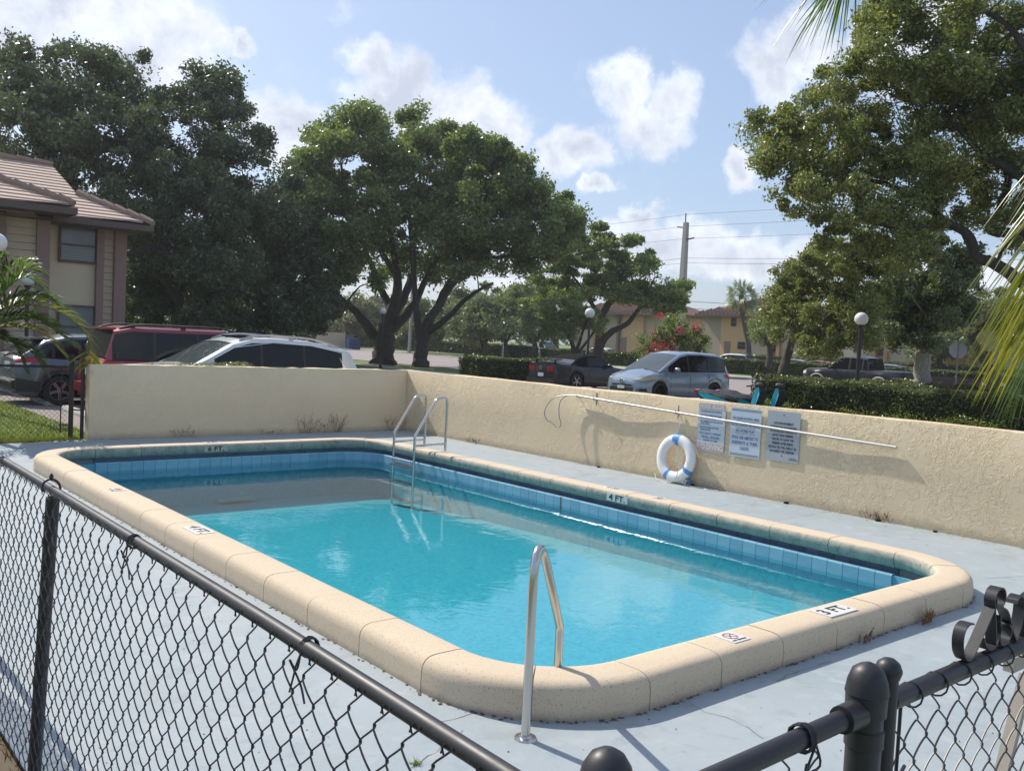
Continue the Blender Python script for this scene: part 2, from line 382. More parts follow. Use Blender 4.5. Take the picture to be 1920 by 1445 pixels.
M['leaf_right'] = leaf('leaf_right_tree', (0.104, 0.133, 0.050), (0.360, 0.360, 0.140), .36, big=.45)
M['leaf_right2'] = leaf('leaf_right_dark', (0.083, 0.113, 0.047), (0.238, 0.270, 0.113), .3, big=.5)
M['leaf_poin'] = leaf('leaf_poinciana', (0.099, 0.144, 0.053), (0.252, 0.319, 0.116), .35)
M['leaf_olive'] = leaf('leaf_olive', (0.109, 0.145, 0.058), (0.257, 0.297, 0.121), .3)
M['leaf_grey'] = leaf('leaf_greyish', (.12, .13, .09), (.28, .28, .19), .25)
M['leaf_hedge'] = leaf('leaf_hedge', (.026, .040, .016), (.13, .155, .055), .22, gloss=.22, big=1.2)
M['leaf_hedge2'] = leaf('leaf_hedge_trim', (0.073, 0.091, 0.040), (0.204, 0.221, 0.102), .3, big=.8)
M['leaf_bg'] = leaf('leaf_background', (0.090, 0.122, 0.070), (0.218, 0.251, 0.139), .3)
M['leaf_shrub'] = leaf('leaf_shrub_pale', (.14, .17, .075), (.33, .34, .18), .3)
M['petal'] = leaf('petal_pink', (.50, .06, .11), (.72, .18, .22), .3, (1.2, .7, .7))
M['palm'] = leaf('palm_leaflet', (.045, .085, .02), (.15, .22, .05), .4, gloss=.3, big=1.)
M['palm_y'] = leaf('palm_leaflet_yellow', (.12, .14, .03), (.34, .31, .07), .45, (1.3, 1.3, .5), gloss=.35, big=1.5)
M['palm_y2'] = leaf('palm_leaflet_olive', (.08, .11, .025), (.25, .27, .07), .42, (1.4, 1.4, .5), gloss=.3, big=1.5)
M['blade'] = leaf('grass_blade', (.09, .13, .025), (.25, .29, .07), .35, big=2)
M['dry'] = leaf('dry_stem', (.17, .08, .035), (.34, .19, .09), .2, (1, 1, 1), .8)
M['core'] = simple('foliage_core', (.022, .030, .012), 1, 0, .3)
# ================================================================ pool, deck, walls
X0, X1, Y0, Y1, RI = 3.10, 7.84, 3.41, 12.92, .56
ZW = -.13
SEG = [('L', (X0+RI, Y0), (1, 0), X1-X0-2*RI, (0, -1)), ('A', (X1-RI, Y0+RI), -90), ('L', (X1, Y0+RI), (0, 1), Y1-Y0-2*RI, (1, 0)), ('A', (X1-RI, Y1-RI), 0),
       ('L', (X1-RI, Y1), (-1, 0), X1-X0-2*RI, (0, 1)), ('A', (X0+RI, Y1-RI), 90), ('L', (X0, Y1-RI), (0, -1), Y1-Y0-2*RI, (-1, 0)), ('A', (X0+RI, Y0+RI), 180)]
def pev(i, f, t):                        # position at fraction f of side i, offset t outwards
    s = SEG[i]
    if s[0] == 'L': return Vector((s[1][0]+s[2][0]*s[3]*f+s[4][0]*t, s[1][1]+s[2][1]*s[3]*f+s[4][1]*t, 0))
    a = R(s[2]+90*f); return Vector((s[1][0]+(RI+t)*math.cos(a), s[1][1]+(RI+t)*math.sin(a), 0))
def loop(t, na=10):
    o = []
    for i, s in enumerate(SEG):
        if s[0] == 'L': o.append(pev(i, 0, t)); o.append(pev(i, 1, t))
        else: o += [pev(i, k/na, t) for k in range(1, na)]
    return o
def ring(prof, name, mat, parent=None, closed=True, smooth=35, sides=None):
    mb = MB(); LP = [loop(t) for t, z in prof]; n = len(LP[0]); k = len(prof)
    for j, (t, z) in enumerate(prof): mb.v += [(p.x, p.y, z) for p in LP[j]]
    for j in range(k if closed else k-1):
        for i in range(n):
            a = j*n+i; b = j*n+(i+1) % n; c = ((j+1) % k)*n+(i+1) % n; d = ((j+1) % k)*n+i; mb.f.append((a, b, c, d)); mb.m.append(0)
    return mb.build(name, mat, parent, smooth)
pool = empty('swimming_pool', ((X0+X1)/2, (Y0+Y1)/2, 0), 0, 'small rectangular swimming pool with raised cast stone coping and turquoise water', 'swimming pool')
pool.location = (0, 0, 0)
CP = [(.06, .040), (.026, .058), (.004, .10), (.0, .14), (.010, .168), (.03, .186), (.06, .19), (.215, .19), (.25, .184), (.275, .170), (.292, .145), (.298, .11), (.298, .0), (.298, -.02), (.15, -.02), (.15, .040)]
def stone(i, f0, f1, nm='coping_stone'):
    na = 6 if SEG[i][0] == 'A' else 2; mb = MB(); Ls = SEG[i][3] if SEG[i][0] == 'L' else (RI+.15)*PI/2
    g = .0035/Ls; dz = rnd.uniform(-.002, .002); fs_ = [f0+g+(f1-f0-2*g)*k/na for k in range(na+1)]; inn = []
    ch = []                               # small chamfer at both ends of a stone
     
    for q, f in enumerate(fs_):
        sh = 0
        for t, z in CP:
            tc_ = t+(sh if t < .15 else -sh); zc_ = z-(sh if z > .15 else 0)
            p = pev(i, f, tc_); mb.v.append((p.x, p.y, zc_+dz)); inn.append(1. if (t < .05 and z < .185) or (t < .1 and z < .1) else 0.)
    k = len(CP)
    for q in range(len(fs_)-1):
        for j in range(k):
            mb.f.append((q*k+j, q*k+(j+1) % k, (q+1)*k+(j+1) % k, (q+1)*k+j)); mb.m.append(0)
    mb.f.append(tuple(range(k))); mb.f.append(tuple((len(fs_)-1)*k+j for j in range(k-1, -1, -1))); mb.m += [0, 0]
    me = mb.mesh(nm, M['coping'], 40); at_ = me.attributes.new('inner', 'FLOAT', 'POINT'); at_.data.foreach_set('value', inn)
    return link(nm, me, None, pool)
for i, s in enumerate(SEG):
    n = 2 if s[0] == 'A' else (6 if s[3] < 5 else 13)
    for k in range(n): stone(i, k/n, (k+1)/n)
ring([(.05, .08), (.02, .12), (.035, .178), (.22, .181), (.27, .165), (.29, .12), (.29, -.03), (.155, -.03), (.155, .08)], 'bond_beam', M['mortar'], pool)
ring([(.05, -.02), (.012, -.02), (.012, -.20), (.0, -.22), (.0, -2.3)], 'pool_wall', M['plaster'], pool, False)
ring([(.05, -.02), (.05, -.13), (.122, -.13), (.122, .06)], 'gutter', M['grout'], pool, False)
mb = MB(); lp = loop(.004)
def fz(y): return -.46-(max(0, y-Y0))*.018 if y < 8.2 else -.546-(y-8.2)*.03
NF = 24
for k in range(NF+1):
    y = Y0-.02+(Y1-Y0+.04)*k/NF; mb.v += [(X0-.02, y, fz(y)), (X1+.02, y, fz(y))]
for k in range(NF): mb.f.append((2*k, 2*k+1, 2*k+3, 2*k+2)); mb.m.append(0)
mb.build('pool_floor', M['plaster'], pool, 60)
mb = MB(); mb.v = [(p.x, p.y, ZW) for p in lp]; mb.f = [tuple(range(len(lp)))]; mb.m = [0]
tag(mb.build('water', M['water']), 'turquoise pool water mirroring sky and trees inside the coping', kind='structure')
q = gp(432, 932, fz(11.5)+.01); MB().box((q.x-.28, q.y-.28, q.z-.01), (q.x+.28, q.y+.28, q.z+.02)).build('floor_drain', simple('drain_pale', (.30, .48, .50), .7), pool)
# lip tiles and gutter tiles
tb = MB(); TW = .0765
pr_ = [(-.012, -.165), (-.012, -.022), (-.006, -.012), (.0, -.009), (.05, -.009), (.05, -.165)]
for sx in (-TW, TW): tb.v += [(sx, t, z) for t, z in pr_]
k = len(pr_)
for j in range(k): tb.f.append((j, (j+1) % k, k+(j+1) % k, k+j)); tb.m.append(0)
tb.f += [tuple(range(k-1, -1, -1)), tuple(range(k, 2*k))]; tb.m += [0, 0]
tile_me = tb.mesh('rim_tile', M['tile'])
tk = MB().box((-TW, -.008, -.125), (TW, .004, .042)); back_me = tk.mesh('gutter_tile', M['tiled'])
for i in (2, 3, 4):
    s = SEG[i]; Ls = s[3] if s[0] == 'L' else RI*PI/2; n = round(Ls/.1575)
    for q in range(n):
        f = (q+.5)/n; p = pev(i, f, 0); d = pev(i, f, .2)-p; a = math.atan2(d.y, d.x)-PI/2
        o = link('rim_tile', tile_me, None, pool, (p.x, p.y, rnd.uniform(-.0008, .0008)), (0, 0, a))
        o.scale = (Ls/n/.1575, 1, 1)
        p2 = pev(i, f, .115); o = link('gutter_tile', back_me, None, pool, (p2.x, p2.y, 0), (0, 0, a)); o.scale = (1.0 if s[0] == 'L' else 1.3, 1, 1)
# rust streak on one rim tile joint and black dirt at the joints
st = MB(); st.box((X1-.0155, 8.262, -.16), (X1-.0125, 8.274, -.012)); st.build('rust_streak', M['rust'], pool)

def text(name, body, size, mat, parent, o, right, up, align='LEFT', off=0., sx=1., ext=.0006, ls=1.):
    cu = bpy.data.curves.new(name, 'FONT'); cu.body = body; cu.size = size; cu.align_x = align; cu.align_y = 'CENTER'; cu.offset = off; cu.extrude = ext
    cu.space_character = ls; cu.resolution_u = 3
    cu.materials.append(mat); ob = bpy.data.objects.new(name, cu); C.objects.link(ob); ob.parent = parent
    r = Vector(right).normalized(); u = Vector(up).normalized(); n = r.cross(u)
    me = bpy.data.meshes.new_from_object(ob); C.objects.unlink(ob); bpy.data.objects.remove(ob); ob = bpy.data.objects.new(name, me); C.objects.link(ob); ob.parent = parent
    ob.matrix_local = Matrix.Translation(Vector(o)) @ Matrix((r, u, n)).transposed().to_4x4() @ Matrix.Diagonal((sx, 1, 1, 1)); return ob
def marker(c, right, up, w, h, body, size, lab=None, off=.002, sx=1., white=True):
    c = Vector(c); r = Vector(right).normalized(); u = Vector(up).normalized(); n = r.cross(u)
    mm = Matrix.Translation(c) @ Matrix((r, u, n)).transposed().to_4x4()
    mb = MB().box((-w/2, -h/2, -.004), (w/2, h/2, .003), mm) if white else MB().box((-w/2, -h/2, -.004), (w/2, h/2, .0012), mm)
    p = mb.build('depth_marker', M['mark_w'] if white else M['mark_w'], pool)
    if lab: p['label'] = lab
    text('lettering', body, size, M['mark_k'], p, c+n*(.0045 if white else .003), r, u, 'CENTER', off, sx); return p
marker((5.655, 3.255, .19), (1, 0, 0), (0, 1, 0), .335, .165, '3 FT.', .135, 'white 3 FT. depth tile', sx=1.05)
marker((2.955, 7.49, .19), (0, -1, 0), (1, 0, 0), .32, .165, '4 FT.', .135, 'white 4 FT. depth tile', sx=1.05)
marker((7.84-.0015, 7.33, .118), (0, -1, 0), (0, 0, 1), .33, .085, '4 FT.', .10, 'white 4 FT. tile on the poolside face', sx=1.25)
p = MB().box((5.315-.17, Y1-.0015, .077), (5.315+.17, Y1+.004, .158)).build('depth_marker', M['coping'], pool)
text('lettering', '6 FT.', .095, M['mark_k'], p, (5.315, Y1-.003, .117), (1, 0, 0), (0, 0, 1), 'CENTER', .003, 1.25)
marker((5.33, 13.08, .19), (1, 0, 0), (0, 1, 0), .28, .10, '6 FT.', .085)
marker((8.0, 7.55, .19), (0, -1, 0), (1, 0, 0), .28, .12, '4 FT.', .10)
def nodive(c, r, u, sc_=1.):
    c = Vector(c); r = Vector(r); u = Vector(u); n = r.cross(u); mm = Matrix.Translation(c) @ Matrix((r, u, n)).transposed().to_4x4()
    p = MB().box((-.078*sc_, -.078*sc_, -.004), (.078*sc_, .078*sc_, .003), mm).build('warning_tile', M['mark_w'], pool); p['label'] = 'no diving symbol tile'
    mb = MB(); mb.tube([mm @ Vector((.045*sc_*math.cos(a*PI/12), .015*sc_+.045*sc_*math.sin(a*PI/12), .0035)) for a in range(25)], .0035*sc_, 4, False)
    mb.tube([mm @ Vector((-.03*sc_, .045*sc_, .0035)), mm @ Vector((.03*sc_, -.015*sc_, .0035))], .003*sc_, 4); mb.build('red_symbol', simple('symbol_red', (.42, .12, .11), .5), p)
    mb = MB(); mb.tube([mm @ Vector((-.025*sc_, -.012*sc_, .0035)), mm @ Vector((0, .02*sc_, .0035)), mm @ Vector((.028*sc_, .035*sc_, .0035))], .003*sc_, 4); mb.build('diver_figure', M['mark_k'], p)
    text('lettering', 'NO DIVING', .024*sc_, M['mark_k'], p, c-u*.055*sc_+n*.0045, r, u, 'CENTER', .0004)
nodive((4.56, 3.27, .19), (1, 0, 0), (0, 1, 0)); nodive((2.945, 9.65, .19), (0, -1, 0), (1, 0, 0), .9); nodive((8.0, 6.83, .19), (0, -1, 0), (1, 0, 0), .8)

# deck with the opening for the pool
bm = bmesh.new()
def addloop(pts):
    vs_ = [bm.verts.new(p) for p in pts]
    return [bm.edges.new((vs_[i], vs_[(i+1) % len(vs_)])) for i in range(len(vs_))]
DX0, DX1, DY0, DY1 = .93, 10.3, -3., 15.5
e = addloop([(DX0, DY0, 0), (DX1, DY0, 0), (DX1, DY1, 0), (4.3, DY1, 0), (3.3, 15.25, 0), (.2, 15.35, 0), (-3, 15.4, 0), (-3, 9, 0), (DX0, 6.2, 0)]) + addloop([(p.x, p.y, 0) for p in loop(.25)])
bmesh.ops.triangle_fill(bm, use_beauty=True, use_dissolve=False, edges=e)
for f in bm.faces:
    if f.normal.z < 0: f.normal_flip()
me = bpy.data.meshes.new('deck'); bm.to_mesh(me); bm.free(); me.materials.append(M['deck'])
deck = link('pool_deck', me); tag(deck, 'blue-grey painted concrete deck around the pool', kind='structure')
# cracks and control joints in the deck
crk = simple('crack_dark', (.09, .09, .09), .95)
def crack(pts, w=.004, nm='crack', jit=.02, mat=None, z=.002):
    P = [Vector((p[0], p[1], z)) for p in pts]; o = []
    for i in range(len(P)-1):
        n = max(2, int((P[i+1]-P[i]).length/.05))
        for k in range(n): q = P[i].lerp(P[i+1], k/n); o.append(q+Vector((rnd.uniform(-jit, jit), rnd.uniform(-jit, jit), 0)))
    o.append(P[-1]); mb = MB(); vs_ = []
    for i, q in enumerate(o):
        t = (o[min(i+1, len(o)-1)]-o[max(i-1, 0)]).normalized(); s = Vector((-t.y, t.x, 0))*w*rnd.uniform(.3, 1)/2; vs_ += [q+s, q-s]
    mb.add(vs_, [(2*i, 2*i+1, 2*i+3, 2*i+2) for i in range(len(o)-1)]); return mb.build(nm, mat or crk, deck)
for pts in ([gp(1285, 1310), gp(1330, 1335), gp(1380, 1350), gp(1432, 1385)], [gp(700, 1352), gp(760, 1345), gp(850, 1352), gp(905, 1330)], [gp(1455, 1275), gp(1490, 1262), gp(1560, 1240)], [gp(868, 1372), gp(800, 1420), gp(770, 1440)]): crack(pts)
crack([gp(1850, 1084), gp(1919, 1080)], .006, jit=.004); crack([(8.13, 9.3), (8.8, 9.25), (9.5, 9.45), (10.2, 9.3)], .005); crack([(8.14, 5.95), (10.2, 6.0)], .005, jit=.004); crack([gp(1340, 949), gp(1380, 944), gp(1432, 938)], .005)
for y in (.9, -1): crack([(1, y), (10.2, y)], .006, 'joint', .002)
# dark grime where wall and deck meet, droppings and leaf bits
gr = MB()
for k in range(240):
    y = rnd.uniform(3, 15.2); x = 10.19-abs(rnd.gauss(0, .03)) if rnd.random() < .7 else 10.2-rnd.uniform(0, 1.2)**1.5; s = rnd.uniform(.004, .014)
    a = rnd.uniform(0, 6); gr.add([(x+s*math.cos(a+q), y+s*math.sin(a+q)*.7, .003+(.3*s if q < 1 else 0)) for q in (0, 1.6, 3.1, 4.7)], [(0, 1, 2, 3)])
for k in range(70):
    x = rnd.uniform(4.4, 10.2); y = 15.39-abs(rnd.gauss(0, .02)); s = rnd.uniform(.006, .016); gr.add([(x-s, y, .003), (x+s, y-.4*s, .003), (x+s*.6, y, .012)], [(0, 1, 2)])
for k in range(420):
    side = rnd.random(); t = .30+abs(rnd.gauss(0, .012)); i = rnd.choice((0, 0, 1, 7, 6, 6)); f = rnd.random(); p = pev(i, f, t); s = rnd.uniform(.004, .013); a = rnd.uniform(0, 6)
    gr.add([(p.x+s*math.cos(a+q), p.y+s*math.sin(a+q), .003+(.4*s if q < 1 else 0)) for q in (0, 1.6, 3.1, 4.7)], [(0, 1, 2, 3)])
for k in range(130):
    p = gp(rnd.uniform(20, 1900), rnd.uniform(1090, 1440)); 
    if X0-.3 < p.x < X1+.3 and Y0-.3 < p.y < Y1+.3: continue
    s = rnd.uniform(.003, .008); a = rnd.uniform(0, 6); gr.add([(p.x+s*math.cos(a+q), p.y+s*math.sin(a+q)*.6, .002+(.5*s if q < 1 else 0)) for q in (0, 1.6, 3.1, 4.7)], [(0, 1, 2, 3)])
tag(gr.build('leaf_litter', simple('litter_brown', (.13, .095, .06), .95, 0, .5, 40)), 'brown grit and leaf crumbs along the wall foot and coping', 'litter', kind='stuff')
for i, (y, r_) in enumerate([(9.93, .028), (6.6, .035), (5.37, .035), (4.7, .025), (8.1, .03)]):
    mb = MB(); mb.lathe([(0, .0), (r_, .004), (r_*.9, r_*.7), (0, r_*.9)], (10.17, y, 0), n=8); o = mb.build('debris_clump', simple('clump_black', (.02, .018, .015), 1), smooth=60)
    tag(o, ['dark debris clump left of the life ring at the wall foot', 'dark debris clump at the wall foot below the grey sign', 'dark debris clump beside the reddish weed at the wall foot', 'dark debris clump nearest the right edge at the wall foot', 'dark debris clump at the end of the white rope'][i], 'debris')

# stucco walls
XW, YW, HW = 10.22, 15.42, 1.195
def wall(name, a, b, cap, lab):
    n = 40; mb = MB(); rr = random.Random(3); L = b[0]-a[0] if b[0]-a[0] > b[1]-a[1] else b[1]-a[1]; alongx = b[0]-a[0] > b[1]-a[1]
    for k in range(n+1):
        f = k/n; w1, w2, w3 = [rr.uniform(-.007, .007) for _ in range(3)]
        for (t, z) in ((0, -.2), (0, .0), (.0+w1, HW*.5), (w1, HW-.02), (.012, HW+w2), (.19, HW+w3), (.2, HW-.02), (.2, -.2)):
            mb.v.append((a[0]+f*(b[0]-a[0]), a[1]+t, z) if alongx else (a[0]+t, a[1]+f*(b[1]-a[1]), z))
    for k in range(n):
        for j in range(7): mb.f.append((k*8+j, k*8+j+1, k*8+j+9, k*8+j+8)); mb.m.append(0)
    mb.f.append(tuple(range(7, -1, -1))); mb.f.append(tuple(n*8+j for j in range(8))); mb.m += [0, 0]
    bm_ = mb.mesh(name, cap, 50); bmm = bmesh.new(); bmm.from_mesh(bm_); bmesh.ops.recalc_face_normals(bmm, faces=bmm.faces); bmm.to_mesh(bm_); bmm.free()
    return tag(link(name, bm_), lab, 'wall')
wall('stucco_wall', (XW, -3, 0), (XW, YW+.2, 0), M['stucco'], 'long cream stucco wall carrying the signs along the far side of the pool')
wall('stucco_wall', (4.25, YW, 0), (XW-.002, YW, 0), M['stucco_s'], 'shorter shaded cream stucco wall across the deep end of the pool')

# signs --------------------------------------------------------------
def sign(yc, zc, w, h, lab, face, rim):
    root = empty('notice_sign', (XW-.012, yc, zc), 0, lab, 'sign', 'notice signs on the stucco wall')
    r_, pts = (.035 if rim else .004), []
    for cx_, cy_, a0 in ((w/2-r_, h/2-r_, 0), (-w/2+r_, h/2-r_, 90), (-w/2+r_, -h/2+r_, 180), (w/2-r_, -h/2+r_, 270)):
        for k in range(5): a = R(a0+k*22.5); pts.append((cx_+r_*math.cos(a), cy_+r_*math.sin(a)))
    mb = MB(); n = len(pts)
    for x in (0, .004): mb.v += [(x, -p[0], p[1]) for p in pts]
    mb.f = [tuple(range(n)), tuple(range(2*n-1, n-1, -1))]+[(i, n+i, n+(i+1) % n, (i+1) % n) for i in range(n)]; mb.m = [0]*len(mb.f)
    o = mb.build('panel', face, root); 
    return root
def T(root, body, y, z, size, mat, align='CENTER', off=.0006, sx=1.): return text('lettering', body, size, mat, root, (-.0015, y, z), (0, -1, 0), (0, 0, 1), align, off, sx, .0004)
def bar(root, w, z, th, mat, nm='rule_line', y=0): return MB().box((-.0016, y-w/2, z-th/2), (-.0002, y+w/2, z+th/2)).build(nm, mat, root)
s1 = sign(7.87, .83, .46, .665, 'blue and faded red pool rules sign nearest the life ring', M['sign_w'], True)
bar(s1, .44, .283, .075, M['ink_red'], 'header_band'); bar(s1, .44, -.268, .105, M['ink_red'], 'footer_band')
T(s1, 'POOL RULES', 0, .282, .072, M['ink_white'], off=.0016, sx=1.0); T(s1, 'NO DIVING', 0, -.268, .105, M['ink_white'], off=.0022, sx=.80)
for z, b in ((.218, '• SHOWER BEFORE ENTERING.'), (.165, '• NO FOOD, DRINK OR GLASS'), (.133, '   IN POOL OR ON POOL DECK.'), (.080, '• NO ANIMALS IN POOL OR ON'), (.048, '   POOL DECK.'), (-.003, '• DO NOT SWALLOW THE'), (-.035, '   POOL WATER.'), (-.085, '• POOL CAPACITY: 8 PERSONS')):
    T(s1, b, .205, z, .034, M['ink_blue'], 'LEFT', .0007, .80)
T(s1, 'POOL HOURS', 0, -.135, .046, M['ink_blue'], off=.0013, sx=1.05); T(s1, 'DAWN TO DUSK', 0, -.178, .034, M['ink_blue'], off=.0008, sx=.9)
s2 = sign(7.31, .82, .485, .65, 'pale blue sign with ruled lines, middle of the three wall notices', M['sign_w'], False)
for z in (.305, .288, -.285, -.302): bar(s2, .455, z, .005, M['ink_dark'])
for z in (.145, .058, -.018): bar(s2, .31, z, .004, M['ink_dark'])
T(s2, 'NO GLASS IN POOL AREA', 0, .185, .050, M['ink_blue'], off=.001, sx=.72); T(s2, 'NO ALCOHOLIC BEVERAGE', 0, .100, .056, M['ink_blue'], off=.001, sx=.66); T(s2, 'NO HORSE PLAY', 0, .018, .054, M['ink_blue'], off=.001, sx=.74)
T(s2, 'POOL USE LIMITED TO', 0, -.070, .056, M['ink_blue'], off=.001, sx=.72); T(s2, 'RESIDENTS  &  THEIR', 0, -.140, .056, M['ink_blue'], off=.001, sx=.76); T(s2, 'GUESTS', 0, -.212, .056, M['ink_blue'], off=.001, sx=.74)
s3 = sign(6.735, .835, .485, .64, 'dull grey notice in black lettering, furthest right of the wall notices', M['sign_g'], False)
for k, b in enumerate(('LAW ENFORCEMENT', 'OFFICERS ARE AUTHORIZED', 'TO ADVISE ANY PERSON TO', 'LEAVE THESE PREMISES.', 'FAILURE TO LEAVE THE', 'PREMISES AFTER BEING', 'INSTRUCTED WILL RESULT IN', 'AN ARREST FOR TRESPASS.')):
    T(s3, b, 0, .165-k*.0515, .041, M['ink_dark'], off=.0011, sx=.74)
T(s3, 'FLA. STAT.', -.165, -.262, .018, M['ink_dark'], off=.0002); T(s3, 'SECTION 810.09', -.165, -.282, .018, M['ink_dark'], off=.0002)
for z in (.275, -.245): MB().lathe([(0, 0), (.009, .0), (.007, -.004), (0, -.005)], (-.001, 0, z), 'x', 8).build('screw', M['ink_dark'], s3)

# life ring ----------------------------------------------------------
ry, rz_, rc, rt = 8.37, .350, .264, .077
lr = empty('life_ring', (XW-.11, ry, rz_), 0, 'white life ring with blue bands leaning against the stucco wall', 'life ring')
mb = MB(); n1_, n2_ = 40, 14
TLT = Matrix.Rotation(R(6), 3, 'Y')
for i in range(n1_):
    a = 2*PI*i/n1_
    for j in range(n2_):
        b = 2*PI*j/n2_; rr_ = rc+rt*math.cos(b); mb.v.append(tuple(TLT @ Vector((.055*math.sin(b), rr_*math.cos(a), rr_*math.sin(a)))))
for i in range(n1_):
    for j in range(n2_): mb.f.append((i*n2_+j, ((i+1) % n1_)*n2_+j, ((i+1) % n1_)*n2_+(j+1) % n2_, i*n2_+(j+1) % n2_)); mb.m.append(0)
mb.build('ring_body', M['white_pl'], lr, 60)
for a0 in (93, 212, 295, 82):
    mb = MB()
    for i in range(4):
        a = R(a0-6+i*3.9)
        for j in range(n2_):
            b = 2*PI*j/n2_; rr_ = rc+(rt+.003)*math.cos(b); mb.v.append(tuple(TLT @ Vector((.058*math.sin(b), rr_*math.cos(a), rr_*math.sin(a)))))
    for i in range(3):
        for j in range(n2_): mb.f.append((i*n2_+j, (i+1)*n2_+j, (i+1)*n2_+(j+1) % n2_, i*n2_+(j+1) % n2_)); mb.m.append(0)
    mb.build('blue_band', M['blue_tape'], lr, 60)
rp = random.Random(5)
mb = MB()
def L3(*p): return [Vector(q) for q in p]
mb.tube(crom(L3((XW-.02, 8.40, 1.0), (XW-.03, 8.43, .93), (XW-.07, 8.43, .8), (XW-.09, 8.41, .68), (XW-.09, 8.38, .66)), 5), .005, 5)
mb.tube(crom(L3((XW-.02, 8.40, 1.0), (XW-.03, 8.375, .92), (XW-.07, 8.385, .79), (XW-.09, 8.40, .68)), 5), .005, 5)
mb.tube(crom(L3((XW-.19, 8.37, .60), (XW-.2, 8.27, .45), (XW-.2, 8.24, .3), (XW-.21, 8.25, .15), (XW-.22, 8.3, .05), (XW-.2, 8.45, .0), (XW-.2, 8.62, .02), (XW-.14, 8.72, .09)), 5), .005, 5)
mb.tube(crom([Vector((XW-.16+rp.uniform(-.05, .05), 8.22-.05*math.sin(k*1.9)-.004*k, .02+.07*abs(math.sin(k*1.3)))) for k in range(22)], 4), .005, 5)
mb.tube(crom([Vector((XW-.14+.03*math.sin(k*1.1), 8.2-k*.045, .006)) for k in range(14)], 4), .006, 5)
tag(mb.build('white_rope', M['rope'], smooth=60), 'white rope tied to the life ring and heaped on the deck', 'rope')
tag(MB().tube(crom(L3((XW-.1, 8.18, .0), (XW-.1, 8.20, .06), (XW-.09, 8.16, .09), (XW-.08, 8.13, .03)), 4), .02, 6).build('blue_strap', M['blue_tape'], smooth=60), 'blue strap end hanging below the life ring onto the deck', 'strap')

# rescue pole with crook -------------------------------------------
hk = empty('rescue_hook', (XW-.06, 8, 1), 0, 'long aluminium rescue pole with shepherd crook hung across the wall', 'rescue hook')
def hkl(p): return Vector(p)-Vector((XW-.06, 8, 1))
mb = MB(); pa, pb = Vector((XW-.05, 10.52, 1.07)), Vector((XW-.03, 5.22, .88)); pa2 = Vector((XW-.05, 10.52, 1.075))
mb.tube([hkl(pa.lerp(pb, k/8)-Vector((0, 0, .012*math.sin(k/8*PI)))) for k in range(9)], .0155, 10); mb.build('pole_shaft', M['alu'], hk, 40)
mb = MB(); mb.tube([hkl(q) for q in crom([pa+Vector((0, -.05, 0)), (XW-.06, 10.68, 1.06), (XW-.07, 10.82, .98), (XW-.08, 10.86, .85), (XW-.09, 10.83, .7), (XW-.10, 10.77, .58), (XW-.11, 10.84, .53), (XW-.12, 10.99, .60)], 6)], .0075, 6)
mb.tube([hkl(q) for q in crom([pa+Vector((-.01, -.05, 0)), (XW-.10, 10.76, 1.05), (XW-.14, 10.97, .97), (XW-.17, 11.08, .82), (XW-.18, 11.08, .7), (XW-.15, 11.04, .62), (XW-.12, 10.99, .60)], 6)], .0075, 6)
mb.build('crook', simple('grey_hook', (.28, .28, .29), .5, .6), hk, 40)
for y in (10.47, 10.1, 8.46):
    z = 1.07-(10.52-y)*.036
    mb = MB(); mb.tube(arc_path([hkl((XW, y, z+.06)), hkl((XW-.008, y, z-.03)), hkl((XW-.075, y, z-.03)), hkl((XW-.075, y, z+.03))], .01, 3), .005, 5); mb.box(hkl((XW-.006, y-.012, z-.10)), hkl((XW-.001, y+.012, z+.09))); mb.build('wall_bracket', simple('bracket_steel', (.3, .29, .27), .6, .6), hk)

# pool ladder ------------------------------------------------------
ld = empty('pool_ladder', (7.9, 11.42, .19), 0, 'stainless steel pool ladder with two hooped rails at the deep end', 'pool ladder')
def Ll(p): return Vector(p)-Vector((7.9, 11.42, .19))
for y in (11.15, 11.70):
    mb = MB(); mb.tube([Ll(q) for q in arc_path([(7.57, y, -1.2), (7.57, y, .43), (7.93, y, .97), (8.125, y, 1.0), (8.125, y, .19)], [.09, .13, .15], 7)], .0195, 12); o = mb.build('handrail', M['steel'], ld, 40)
    mb = MB(); mb.tube([Ll((7.57, y, .285)), Ll((8.125, y, .30))], .016, 10); mb.build('side_brace', M['steel'], ld, 40)
for z in (-.04, -.30, -.56):
    mb = MB(); mb.box(Ll((7.50, 11.17, z-.012)), Ll((7.62, 11.68, z+.012))); 
    for k in range(9): mb.box(Ll((7.505+k*.0135, 11.19, z+.012)), Ll((7.510+k*.0135, 11.66, z+.018)))
    mb.build('step', M['steel'], ld)
MB().tube([Ll((7.51, 11.15, .055)), Ll((7.51, 11.70, .055))], .010, 8).build('cross_bar', M['steel'], ld, 40)

# stair rail in the near corner ------------------------------------
sr = empty('grab_rail', (2.896, 3.22, 0), 0, 'single bent stainless grab rail standing over the near corner of the pool', 'grab rail')
B0 = Vector((2.896, 3.22, 0)); lb = Vector((3.31, 3.465, .435))
mb = MB(); mb.tube(arc_path([(0, 0, 0), (0, 0, 1.075), Vector((3.335, 3.48, .40))-B0+Vector((0, 0, .0))-(Vector((3.335, 3.48, .40))-B0-Vector((0, 0, .965)))*0, Vector((3.35, 3.49, -.9))-B0], [.13, .08], 8), .0225, 14); mb.build('bent_tube', M['steel'], sr, 40)
MB().lathe([(.0, .022), (.028, .021), (.032, .012), (.052, .009), (.056, .0)], (0, 0, 0), n=24).build('floor_flange', M['steel'], sr, 30)

